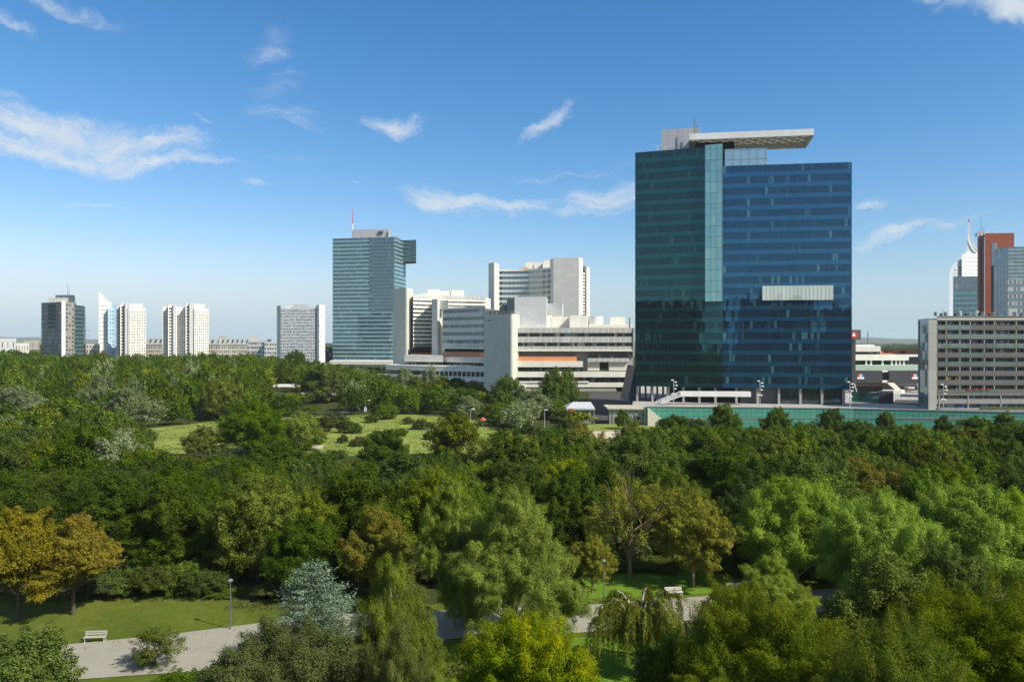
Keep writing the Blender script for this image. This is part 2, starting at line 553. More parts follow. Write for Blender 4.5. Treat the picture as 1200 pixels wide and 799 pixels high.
# ---------------------------------------------------------------- the setting: ground, meadow, path, hills
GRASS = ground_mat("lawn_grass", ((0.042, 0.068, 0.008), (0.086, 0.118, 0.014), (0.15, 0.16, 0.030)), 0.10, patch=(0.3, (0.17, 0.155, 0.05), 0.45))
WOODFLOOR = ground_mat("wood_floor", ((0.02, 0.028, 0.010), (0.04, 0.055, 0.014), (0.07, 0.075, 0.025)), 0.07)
MEADOW = ground_mat("meadow_grass", ((0.10, 0.15, 0.025), (0.20, 0.25, 0.05), (0.33, 0.33, 0.10)), 0.05, patch=(0.06, (0.075, 0.12, 0.02), 0.7))
BRIGHT = ground_mat("sunlit_lawn", ((0.06, 0.12, 0.012), (0.11, 0.20, 0.018), (0.17, 0.27, 0.03)), 0.2)  # sunlight put into the colour: brighter green where the lawn lies sunlit
PATHM = matte("pale_asphalt", (0.285, 0.275, 0.225), 0.9, 0.28, 0.3, streak=0.05)
GRAVEL = matte("grey_gravel", (0.28, 0.27, 0.22), 0.95, 0.3, 3.0)
SANDY = matte("sandy_paving", (0.50, 0.44, 0.34), 0.9, 0.12, 0.4)
ASPH = matte("asphalt", (0.06, 0.06, 0.062), 0.9, 0.2, 0.5)
PAVE = matte("plaza_paving", (0.36, 0.35, 0.33), 0.85, 0.12, 0.4, joint=(1.5, 1.5))

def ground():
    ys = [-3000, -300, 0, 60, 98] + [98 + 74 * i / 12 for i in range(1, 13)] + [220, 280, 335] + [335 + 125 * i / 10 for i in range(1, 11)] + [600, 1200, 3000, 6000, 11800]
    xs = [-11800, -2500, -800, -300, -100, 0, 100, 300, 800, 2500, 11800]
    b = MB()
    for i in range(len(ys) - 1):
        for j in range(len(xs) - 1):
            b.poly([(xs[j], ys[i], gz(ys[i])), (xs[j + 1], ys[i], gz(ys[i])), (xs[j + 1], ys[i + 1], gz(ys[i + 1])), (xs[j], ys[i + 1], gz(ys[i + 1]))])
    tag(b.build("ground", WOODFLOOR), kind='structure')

def drape(name, poly, mat, lift, step=4.0):
    """a sheet over the ground inside a plan polygon"""
    import bmesh
    bm = bmesh.new()
    vs = [bm.verts.new((p[0], p[1], 0)) for p in poly]
    bm.faces.new(vs)
    y0, y1 = min(p[1] for p in poly), max(p[1] for p in poly)
    y = y0 + step
    while y < y1:
        bmesh.ops.bisect_plane(bm, geom=bm.verts[:] + bm.edges[:] + bm.faces[:], plane_co=(0, y, 0), plane_no=(0, 1, 0))
        y += step
    for v in bm.verts: v.co.z = gz(v.co.y) + lift
    bmesh.ops.recalc_face_normals(bm, faces=bm.faces[:])
    if sum(f.normal.z for f in bm.faces) < 0:
        bmesh.ops.reverse_faces(bm, faces=bm.faces[:])
    me = bpy.data.meshes.new(name)
    bm.to_mesh(me); bm.free()
    me.materials.append(mat)
    o = bpy.data.objects.new(name, me); COL.objects.link(o)
    return tag(o, kind='structure')

def Dg(py, z=0.0): return (CAMZ - z) * F / (py - CY)
def G(px, py, z=0.0): return V2(px, Dg(py, z))

def wobble(pts, amp, n, seed):
    """round a plan polygon off into a natural edge"""
    rg = random.Random(seed)
    out = []
    for i in range(len(pts)):
        p, q = pts[i], pts[(i + 1) % len(pts)]
        for k in range(n):
            t = k / n
            out.append((p[0] + (q[0] - p[0]) * t + rg.uniform(-amp, amp), p[1] + (q[1] - p[1]) * t + rg.uniform(-amp, amp)))
    return out

ground()
drape("lawn", wobble([(-75, 40), (75, 40), (75, 84), (40, 97), (20, 93), (2, 88), (-15, 83), (-24, 84), (-34, 88), (-48, 86), (-75, 86)], 0.5, 8, 3), GRASS, 0.02)
drape("sunlit_lawn", wobble([(2, 56), (20, 56), (22, 70), (20, 76), (4, 75)], 0.4, 8, 4), BRIGHT, 0.04)
drape("sunlit_lawn", wobble([(7, 86.5), (14, 87), (24, 89), (30, 93), (26, 99), (12, 97), (6, 93)], 0.4, 8, 14), BRIGHT, 0.045)
# path: upper and lower edge taken from the photograph and laid on the lawn
up = [(-40, 773), (65, 762), (190, 750), (310, 735), (420, 723), (520, 717), (680, 711), (800, 702), (880, 697), (1000, 690), (1200, 682)]
lo = [(-40, 806), (85, 797), (243, 786), (330, 772), (430, 758), (540, 748), (690, 741), (810, 727), (900, 722), (1000, 715), (1200, 706)]
gu = [(p[0], p[1] - 5.5) for p in up[:5]] + [(p[0], p[1] - 1.5) for p in up[5:]]
drape("gravel_strip", [G(*p) for p in gu] + [G(*p) for p in up[::-1]], GRAVEL, 0.06)
drape("path", [G(*p) for p in up] + [G(*p) for p in lo[::-1]], PATHM, 0.08)
drape("side_path", [G(795, 733), G(815, 728), G(812, 770), G(805, 800), G(785, 800), G(790, 765)], ASPH, 0.07)
MEADOW_POLY = [(-146, 266), (-128, 240), (-60, 228), (-5, 226), (-1, 250), (-6, 300), (-10, 330), (-40, 352), (-72, 352), (-96, 342), (-122, 324), (-142, 292)]
drape("meadow", wobble(MEADOW_POLY, 1.5, 8, 5), MEADOW, 0.05)
drape("meadow_strip", wobble([(-150, 262), (-112, 262), (-112, 236), (-145, 232)], 1.5, 5, 6), MEADOW, 0.06)
drape("small_meadow", wobble([(-165, 222), (-140, 222), (-140, 206), (-165, 208)], 1.5, 5, 8), MEADOW, 0.06)
drape("sandy_pit", wobble([G(358, 527, -5), G(378, 526, -5), G(380, 522, -5), G(360, 522, -5)], .3, 3, 9), SANDY, 0.09)
drape("forecourt_lawn", wobble([(28, 292), (60, 292), (66, 316), (30, 316)], 0.5, 6, 10), MEADOW, 0.05)
drape("forecourt_path", [(23, 225), (32, 225), (36, 276), (62, 284), (62, 292), (30, 291), (27, 280)], SANDY, 0.08)

def hills():
    """far ridges as real swells of land"""
    rg = random.Random(11)
    HM = ground_mat("far_hills", ((0.03, 0.045, 0.02), (0.05, 0.065, 0.03), (0.09, 0.09, 0.05)), 0.002, 0.0)
    for name, D, px0, px1, top in (("hills", 11000, -420, 220, 114), ("far_hills", 11000, 820, 1500, 60)):
        b = MB()
        n, mrows = 60, 6
        ph = [rg.uniform(0, 6) for _ in range(4)]
        def hh(px, r):
            s = sum(math.sin(px * w + ph[i]) * k for i, (w, k) in enumerate(((.011, .25), (.023, .16), (.05, .09), (.11, .05))))
            e = min(1, (px - px0) / 90, (px1 - px) / 90)
            return max(0, top * (0.75 + s) * max(0, e) * math.sin(math.pi * (r + 0.0) / mrows))
        g = [[(Xp(px0 + (px1 - px0) * i / n, D), D - 700 + 1400 * r / mrows, hh(px0 + (px1 - px0) * i / n, r) - 1) for i in range(n + 1)] for r in range(mrows + 1)]
        for r in range(mrows):
            for i in range(n):
                b.poly([g[r][i], g[r][i + 1], g[r + 1][i + 1], g[r + 1][i]])
        tag(b.build(name, HM, smooth=True), kind='structure')
hills()

# ---------------------------------------------------------------- building materials
CONC = matte("warm_white_concrete", (0.70, 0.69, 0.62), 0.8, 0.05, 0.08, joint=(3.0, 3.6), jcol=0.75, streak=0.05)
CONCS = matte("ribbed_concrete", (0.57, 0.59, 0.51), 0.85, 0.05, 0.08, joint=(1.5, 3.6), jcol=0.8, streak=0.06)
CONCG = matte("grey_concrete", (0.30, 0.30, 0.285), 0.85, 0.10, 0.15, joint=(3.0, 3.0), streak=0.08)
CONCD = matte("dark_concrete", (0.13, 0.13, 0.125), 0.85, 0.12, 0.2)
PANEL = matte("white_metal_panel", (0.66, 0.68, 0.68), 0.5, 0.03, 0.1, joint=(1.8, 1.8), jcol=0.75)
WHITE = matte("white_render", (0.74, 0.72, 0.66), 0.8, 0.04, 0.08, joint=(0, 3.0), jcol=0.85, streak=0.04)
WHITEC = matte("clean_white", (0.78, 0.78, 0.75), 0.7, 0.03, 0.08)
BEIGE = matte("beige_render", (0.52, 0.49, 0.42), 0.85, 0.06, 0.1, streak=0.05)
ORANGE = matte("orange_panel", (0.58, 0.26, 0.13), 0.6, 0.06, 0.2, joint=(1.5, 0))
REDWALL = matte("rust_red_facade", (0.27, 0.072, 0.036), 0.6, 0.06, 0.05, joint=(3.0, 3.6), jcol=0.8)
REDDARK = matte("dark_red_facade", (0.20, 0.055, 0.03), 0.6, 0.06, 0.05, joint=(1.5, 3.6))
TILE = matte("red_roof_tiles", (0.42, 0.15, 0.06), 0.85, 0.15, 0.3)
ROOFG = matte("grey_roof", (0.30, 0.32, 0.32), 0.6, 0.1, 0.2, joint=(2.0, 0))
METAL = matte("grey_metal", (0.42, 0.44, 0.46), 0.4, 0.05, 0.2, joint=(1.0, 0), jcol=0.85)
METALS = matte("galvanised_steel", (0.50, 0.51, 0.51), 0.4, 0.06, 1.0, metallic=0.4)
DARKM = matte("dark_metal", (0.05, 0.052, 0.056), 0.5, 0.08, 0.3, joint=(2.2, 0), jcol=1.9)
BLACK = matte("black_and_shade", (0.02, 0.021, 0.022), 0.7, 0.1, 0.4)  # black of dark parts, also painted in for shade under the terrace
LIGHTP = matte("light_fascia", (0.68, 0.69, 0.67), 0.45, 0.03, 0.2, joint=(2.4, 0), jcol=0.8)
REDP = matte("red_paint", (0.6, 0.03, 0.025), 0.45, 0.05, 0.5)
BLUEP = matte("blue_paint", (0.04, 0.16, 0.55), 0.45, 0.05, 0.5)
WHITEP = matte("white_paint", (0.8, 0.8, 0.78), 0.45, 0.03, 0.5)
YELLOWP = matte("yellow_paint", (0.75, 0.55, 0.03), 0.5, 0.05, 0.5)
SLAT = matte("bench_white", (0.60, 0.58, 0.52), 0.6, 0.08, 2.0)
POLE = matte("lamp_pole", (0.12, 0.14, 0.14), 0.45, 0.05, 0.6)
SKYBLUEW = matte("pale_blue_render", (0.42, 0.58, 0.72), 0.7, 0.04, 0.1, joint=(0, 3.0))

G_TEAL = glass("teal_reflection_glass", (0.003, 0.015, 0.017), (0.20, 0.56, 0.60), 0.08, 1.2, 0.14, (0.004, 0.010, 0.010), 0.07, (0.02, 0.085, 0.075), jitter=.012)  # both faces share one glass; their differing sky reflections are put into the tints
G_BLUE = glass("blue_reflection_glass", (0.003, 0.020, 0.040), (0.17, 0.54, 0.88), 0.09, 1.2, 0.14, (0.004, 0.010, 0.016), 0.10, (0.05, 0.16, 0.17), var=.8, jitter=.012)
S_TEAL = glass("teal_spandrel_glass", (0.005, 0.040, 0.043), (0.20, 0.62, 0.66), 0.10, 1.2, 0.08, (0.005, 0.012, 0.014), 0.0, var=0.3, jitter=0.010)
S_BLUE = glass("blue_spandrel_glass", (0.005, 0.052, 0.105), (0.20, 0.58, 0.95), 0.125, 1.2, 0.12, (0.005, 0.012, 0.022), 0.0, var=0.3, jitter=0.010)
G_PALE = glass("cloud_reflection_glass", (0.15, 0.31, 0.29), (0.6, 0.95, 0.92), 0.28, 2.3, 0.14, (0.04, 0.08, 0.08), 0.0, var=0.35, pane_h=4.56, jitter=0.05)  # the bay's cloud reflection is put into this paler glass colour
G_SHOW = glass("pale_panel_glass", (0.48, 0.54, 0.49), (0.9, 1, 0.95), 0.12, 1.55, 0.22, (0.20, 0.23, 0.21), 0.0, var=0.25)
G_SEA = glass("sea_green_glass", (0.022, 0.055, 0.07), (0.5, 0.8, 0.88), 0.13, 1.5, 0.16, (0.14, 0.20, 0.19), 0.10, (0.14, 0.20, 0.18))
S_SEA = glass("sea_green_spandrel", (0.21, 0.335, 0.37), (0.75, 0.9, 0.9), 0.10, 1.5, 0.10, (0.2, 0.28, 0.27), 0.0, var=0.25)
G_SEAD = glass("dark_sea_glass", (0.02, 0.045, 0.05), (0.55, 0.75, 0.8), 0.20, 2.4, 0.3, (0.10, 0.14, 0.15), 0.1, (0.12, 0.17, 0.16))
S_SEAD = glass("dark_sea_spandrel", (0.10, 0.16, 0.17), (0.55, 0.75, 0.8), 0.16, 2.4, 0.2, (0.08, 0.12, 0.12), 0.0, var=0.3)
G_GREY = glass("grey_strip_glass", (0.03, 0.04, 0.045), (0.65, 0.75, 0.8), 0.16, 1.5, 0.22, (0.30, 0.31, 0.29), 0.18, (0.22, 0.25, 0.2))
G_DARK = glass("dark_window_glass", (0.018, 0.024, 0.022), (0.6, 0.75, 0.7), 0.12, 1.4, 0.1, (0.10, 0.10, 0.09), 0.35, (0.2, 0.21, 0.18))
G_FAR = glass("far_window_glass", (0.03, 0.034, 0.04), (0.7, 0.8, 0.85), 0.08, 50.0, 0, blind=0.22, blind_col=(0.35, 0.35, 0.32))
G_MULL = glass("mullioned_glass", (0.035, 0.045, 0.05), (0.7, 0.8, 0.85), 0.10, 1.6, 0.22, (0.34, 0.345, 0.32), 0.15, (0.2, 0.22, 0.2))
S_MULL = glass("mullioned_spandrel", (0.46, 0.48, 0.46), (0.8, 0.85, 0.85), 0.06, 3.2, 0.35, (0.64, 0.63, 0.55), 0.0, var=0.2)
G_OFFICE = glass("office_dark_glass", (0.02, 0.032, 0.04), (0.55, 0.70, 0.78), 0.24, 1.8, 0.14, (0.06, 0.07, 0.075), 0.1, (0.12, 0.16, 0.15))
G_NOISE = glass("green_barrier_glass", (0.095, 0.36, 0.265), (0.6, 1.0, 0.85), 0.05, 2.0, 0.20, (0.06, 0.15, 0.12), 0.0, var=0.25, rough=0.15, pane_h=2.0)
G_CLEAR = glass("balcony_green_glass", (0.11, 0.145, 0.13), (0.7, 0.9, 0.8), 0.07, 1.2, 0.06, (0.2, 0.22, 0.2), 0.0, var=0.4)
G_END = glass("wired_grey_glass", (0.15, 0.18, 0.18), (0.75, 0.9, 0.95), 0.14, 2.6, 0.06, (0.12, 0.13, 0.13), 0.3, (0.24, 0.28, 0.27), var=0.5, pane_h=3.45, jitter=0.08)

# ---------------------------------------------------------------- the big blue and teal glass tower
def opal(name):
    """thin milky sheet that glows when the sun is behind it"""
    m, t, out = newmat(name)
    d = t.n('ShaderNodeBsdfDiffuse'); d.inputs[0].default_value = (.5, .48, .42, 1)
    tr = t.n('ShaderNodeBsdfTranslucent'); tr.inputs[0].default_value = (.78, .77, .70, 1)
    ms = t.n('ShaderNodeMixShader'); ms.inputs[0].default_value = .5
    t.l(d.outputs[0], ms.inputs[1]); t.l(tr.outputs[0], ms.inputs[2]); t.l(ms.outputs[0], out.inputs[0])
    return m

def glass_tower():
    A, B, C = V2(744.5, 343), V2(847, 330.5), V2(998, 323)
    bk = (0.175, 0.985)
    dep = 27
    Cb = (C[0] + bk[0] * dep, C[1] + bk[1] * dep); Ab = (A[0] + bk[0] * dep, A[1] + bk[1] * dep)
    Bb = (B[0] + bk[0] * dep, B[1] + bk[1] * dep)
    zb, zl, zr, zd = 8.6, 109.0, 100.5, 2.0
    t = thing("glass_tower", "tall glass office tower, half teal and half deep blue, under a cantilevered lattice roof", "office tower", (B[0], B[1], zd))
    A_ = (A[0] + .1, A[1] + .1); B_ = (B[0] + .05, B[1] + .12); C_ = (C[0] - .1, C[1] + .1)
    MB().prism([A_, B_, Bb, Ab], zb, zl - .3).build("teal_block", DARKM, t)
    MB().prism([(B_[0] + .01, B_[1]), C_, Cb, (Bb[0] + .01, Bb[1])], zb, zr - .3).build("blue_block", DARKM, t)
    bayl = lerp2(A, B, (827 - 744.5) / 102.5)
    floors(t, [Ab, A, B], zb, zl, 22, G_TEAL, S_TEAL, 0.62, 0.10)
    floors(t, [B, C, Cb], zb, zr, 20, G_BLUE, S_BLUE, 0.62, 0.10)
    # pale glass bay on the teal half
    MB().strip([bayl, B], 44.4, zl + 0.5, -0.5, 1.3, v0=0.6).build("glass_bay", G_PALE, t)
    MB().strip([bayl, (B[0] - .02, B[1])], 44.1, 44.4, 0.0, 1.4).build("bay_sill", BLACK, t)
    # pale panel on the blue half
    pl, pr = lerp2(B, C, (893.5 - 847) / 151), lerp2(B, C, (976.5 - 847) / 151)
    MB().strip([pl, pr], 44.7, 50.6, -0.05, 0.6, v0=.4).build("window_box", G_SHOW, t)
    # parapet rails on the blue roof
    r = MB()
    q0, q1 = lerp2(B, C, .32), lerp2(B, C, .62)
    for k in range(9):
        p = lerp2(q0, q1, k / 8); r.box((p[0], p[1] + 2, zr + .7), (.1, .1, 1.8))
    r.strip([(q0[0], q0[1] + 2), (q1[0], q1[1] + 2)], zr + 1.35, zr + 1.55, 0, .12)
    r.build("roof_railing", METALS, t)
    # glazed penthouse
    P0, P1 = lerp2(B, C, .02), lerp2(B, C, .36)
    P0 = (P0[0] + 1, P0[1] + 5); P1 = (P1[0] + 1, P1[1] + 5)
    P2 = (P1[0] + 2, P1[1] + 12); P3 = (P0[0] + 2, P0[1] + 12)
    MB().prism([P0, P1, P2, P3], zr - .4, 108.6).build("penthouse", glass("penthouse_glass", (0.12, 0.22, 0.24), (.8, .95, 1), .34, 3.3, .2, (.06, .1, .1), 0, var=.2, pane_h=4), t)
    # dark lift block that carries the roof
    Lx, Lw = Xp(815, 343), Xp(860, 340)
    MB().prism([(Lx, 341), (Lw, 339), (Lw + 2, 352), (Lx + 2, 354)], 100.3, 112.8).build("lift_block", BLACK, t)
    # canopy: fascia frame, top sheet, lattice below
    z0, z1 = 112.6, 115.5
    f0, f1 = (Xp(808, 336.5), 336.5), (Xp(954, 328.5), 328.5)
    b1 = (f1[0] + 4.6, f1[1] + 21.5); b0 = (f0[0] + 4.6, f0[1] + 21.5)
    MB().strip([b0, f0, f1, b1, (b0[0] + .01, b0[1] + .01)], z0, z1, -.5, 0).build("roof_fascia", LIGHTP, t)
    MB().prism([offset([b0, f0, f1, b1], -.55)[k] for k in (1, 2, 3, 0)], z1 - .3, z1 - .2).build("roof_glazing", opal("opal_roof_sheet"), t)
    tr = MB()
    nx, ny = 20, 7
    def pt(i, j):
        p = lerp2(f0, f1, i / nx); return (p[0] + 4.6 * j / ny, p[1] + 21.5 * j / ny)
    for i in range(nx):
        for j in range(ny):
            p, q, s_ = pt(i, j), pt(i + 1, j), pt(i, j + 1)
            tr.tube((*p, z0 + .2), (*q, z0 + .2), .17, n=4, cap=False); tr.tube((*p, z0 + .2), (*s_, z0 + .2), .17, n=4, cap=False)
            a_, b_ = (pt(i, j), pt(i + 1, j + 1)) if (i + j) % 2 else (pt(i + 1, j), pt(i, j + 1))
            tr.tube((*a_, z0 + .25), (*b_, z1 - .5), .13, n=4, cap=False)
    tr.build("roof_lattice", matte("lattice_paint", (.30, .30, .28), .6, .05, .5), t)
    # metal plant room and mast
    D = 352
    m0, m1 = Xp(775, D), Xp(817, D)
    MB().prism([(m0, D), (m1, D - 4), (m1 + 2, D + 8), (m0 + 2, D + 11)], zl - .3, 121.3).build("plant_room", METAL, t)
    mast = MB(); mx = Xp(814, 346)
    mast.tube((mx, 346, 115), (mx, 346, 125), .28, .16).tube((mx + 1.2, 346, 118), (mx + 1.2, 346, 122), .2)
    mast.build("mast", POLE, t)
    cl = MB()
    for x, y, h in ((770, 344, 112), (779, 345, 111.5), (800, 343, 111)):
        X_ = Xp(x, y); cl.tube((X_, y, zl), (X_, y, h), .25); cl.tube((X_ - 1, y, h), (X_ + 2.5, y, h + .3), .22)
    cl.build("window_cleaning_cradle", METALS, t)
    # undercroft: columns, dark back walls, glazed lobby
    for k in range(12):
        u = (k + 0.15) / 11.4
        p = lerp2(A, B, u * 2.05) if u < .48 else lerp2(B, C, (u - .48) / .525)
        if p[0] > C[0] + 1: continue
        MB().box((p[0], p[1] + 1.3, (zd + zb) / 2), (.95, .95, zb - zd)).build("column", CONCG, t)
    for k in range(5):
        p = lerp2(A, B, .06 + .07 * k)
        MB().box((p[0] + 1.2, p[1] + 9, (zd + zb) / 2), (.8, .8, zb - zd)).build("column", CONCG, t)
    w0, w1, w2, w3 = lerp2(A, B, .45), lerp2(B, C, .16), lerp2(B, C, .45), lerp2(B, C, .96)
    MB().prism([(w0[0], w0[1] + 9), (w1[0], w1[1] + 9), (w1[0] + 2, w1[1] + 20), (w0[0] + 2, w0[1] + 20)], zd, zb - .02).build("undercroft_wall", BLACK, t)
    MB().prism([(w1[0] + .1, w1[1] + 4), (w2[0], w2[1] + 4), (w2[0] + 2, w2[1] + 20), (w1[0] + 2.2, w1[1] + 20)], zd, zb - .02).build("service_core", CONCD, t)
    MB().prism([(w2[0] + .1, w2[1] + 3), (w3[0], w3[1] + 3), (w3[0] + 2, w3[1] + 20), (w2[0] + 2.2, w2[1] + 20)], zd, zb - .02).build("lobby", glass("lobby_glass", (.02, .035, .033), (.6, .8, .8), .10, 2.4, .14, (.06, .07, .07), .1, (.06, .1, .09), pane_h=3.0), t)
    # slanting blue flank at the foot
    fx = MB()
    a0, a1 = Xp(735, 346), Xp(745, 346)
    fx.profile([(a0, 1.6), (a1 + .5, 1.6), (a1 + .5, 17), (a1 - .4, 17)], 345, 368)
    fx.build("sloping_flank", matte("navy_panel", (.010, .028, .055), .45, .1, .3, joint=(3, 2.3), jcol=.5), t)
    # raised walkway with a stair
    wk = MB()
    D = 326
    xa, xb = Xp(797, D), Xp(879, D - 2)
    wk.prism([(xa, D - 1.2), (xb, D - 3.2), (xb, D), (xa, D + 2)], 5.4, 7.4)
    wk.build("walkway", LIGHTP, t)
    st = MB()
    xs = Xp(769, D)
    for k in range(9):
        u0, u1 = k / 9, (k + 1) / 9
        st.box((xa + (xs - xa) * (u0 + u1) / 2, D - .2, 5.6 - 3.6 * u1 + .25), (abs(xs - xa) / 9 + .02, 2.2, .5))
    for s_ in (-1.3, .9):
        st.tube((xa, D + s_, 7.3), (xs, D + s_, 3.4), .09, n=5); st.tube((xa, D + s_, 6.5), (xs, D + s_, 2.7), .12, n=5)
        for k in range(8):
            u = k / 7; st.tube((xa + (xs - xa) * u, D + s_, 5.8 - 3.7 * u), (xa + (xs - xa) * u, D + s_, 7.3 - 3.9 * u), .06, n=4)
    st.build("stair", LIGHTP, t)
glass_tower()

# ---------------------------------------------------------------- plaza deck, barrier wall, hut
def plaza():
    b = MB()
    b.prism([V2(757, 312.5), V2(1000, 303), V2(1330, 278), (430, 420), (430, 760), V2(743, 760), V2(742, 350), V2(741, 323)], -5.6, 2.0)
    tag(b.build("plaza", PAVE), kind='structure')
    drape("service_road", [V2(692, 322), V2(741, 324), V2(742, 350), V2(742, 440), V2(690, 440)], ASPH, .08)
    W0, W1, W2 = V2(757, 312), V2(1000, 302.5), V2(1330, 277.5)
    t = thing("glass_barrier_wall", "long green glass barrier wall along the plaza edge above the trees", "barrier wall", (*W0, -5))
    MB().strip([W0, W1, W2], -5.3, 2.25, .02, .3, v0=.1).build("upper_panels", G_NOISE, t)
    MB().strip([W0, W1, W2], 2.25, 2.6, -.3, .5).build("coping", CONCG, t)
    l0, l1, l2 = V2(772, 309), V2(1000, 298.5), V2(1330, 274)
    low = MB(); cop = MB()
    zt = [-2.6, -.9, .2]
    for (p, q, za, zb_) in ((l0, l1, zt[0], zt[1]), (l1, l2, zt[1], zt[2])):
        L = math.hypot(q[0] - p[0], q[1] - p[1])
        low.poly([(*p, -5.4), (*q, -5.4), (*q, zb_), (*p, za)], [(0, .1), (L, .1), (L, 5.5 + zb_), (0, 5.5 + za)])
        low.poly([(p[0], p[1] + .3, -5.4), (p[0], p[1] + .3, za), (q[0], q[1] + .3, zb_), (q[0], q[1] + .3, -5.4)])
        low.poly([(*p, za), (*q, zb_), (q[0], q[1] + .3, zb_), (p[0], p[1] + .3, za)])
        cop.tube((p[0], p[1] + .1, za + .12), (q[0], q[1] + .1, zb_ + .12), .22, n=6)
    low.poly([(*l0, -5.4), (*l0, zt[0]), (l0[0], l0[1] + .3, zt[0]), (l0[0], l0[1] + .3, -5.4)])
    low.build("lower_panels", G_NOISE, t); cop.build("handrail", matte("rusty_rail", (.22, .17, .14), .7, .2, .5), t)
    MB().box((Xp(782, 311), 311.2, .9), (2.2, .08, 1.4)).build("notice_panel", WHITEP, t)
    # low plaza parapet in front of the slab block and planter
    p = thing("plaza_planter", "low concrete planter with clipped hedge in front of the slab block", "planter", (Xp(1150, 292), 292, 2))
    MB().strip([V2(1098, 296), V2(1290, 284)], 2.0, 3.1, -1.6, 0).build("trough", CONCG, p)
    MB().strip([V2(1150, 292.2), V2(1290, 284)], 3.1, 3.8, -1.3, -.3).build("hedge_top", matte("planter_green", (.10, .14, .03), .9, .4, 1.5), p)
    # concrete hut with roof terrace and steps
    h = thing("concrete_hut", "low grey concrete pavilion with two doors beside the green glass barrier", "pavilion", (Xp(735, 316), 316, -5))
    x0, x1 = Xp(714, 316), Xp(757, 314)
    MB().prism([(x0, 316), (x1, 314), (x1 + 1, 326), (x0 + 1, 328)], -5.2, 1.0).build("wall", CONCG, h)
    MB().prism([(x0 - .8, 315.2), (x1 + .3, 313.2), (x1 + .3, 327), (x0 - .8, 329)], 1.0, 1.7).build("roof", matte("pale_concrete", (.55, .52, .44), .85, .08, .3), h)
    MB().strip([(x0 - .5, 316.5), (x1, 314.5)], 1.7, 2.6, -.3, 0).build("parapet", matte("pale_concrete", (.55,)*3), h)
    for u in (.2, .8):
        q = lerp2((x0, 316), (x1, 314), u - .045); q2 = lerp2((x0, 316), (x1, 314), u + .045)
        MB().strip([q, q2], -5.1, -1.9, -.1, .06).build("door", matte("brown_door", (.09, .07, .05), .6), h)
    q = lerp2((x0, 316), (x1, 314), .9); q2 = lerp2((x0, 316), (x1, 314), .97)
    MB().strip([q, q2], -1.7, -.3, -.1, .06).build("window", G_DARK, h)
    for k in range(5):
        q = lerp2((x0, 316), (x1, 314), (k + .5) / 5)
        MB().box((q[0], q[1] - .12, -2.1), (.25, .24, 6.0)).build("pilaster", CONCG, h)
    s = thing("outdoor_stair", "pale concrete stair descending beside the green glass barrier", "stair", (Xp(768, 312), 311, -5))
    xa, xb = Xp(758.5, 311), Xp(779, 310)
    MB().profile([(xa, -5.2), (xb, -5.2), (xb, -3.6), (xa, 1.9), (xa, 2.3)][:4], 309.8, 310.3).build("side_wall", matte("pale_concrete", (.55,)*3), s)
    tr = MB()
    for k in range(14):
        u = k / 14
        tr.box((xa + (xb - xa) * (u + 1 / 28), 311, 1.6 - 5.4 * u), ((xb - xa) / 14, 1.4, .4))
    tr.build("steps", matte("pale_concrete", (.55,)*3), s)
plaza()

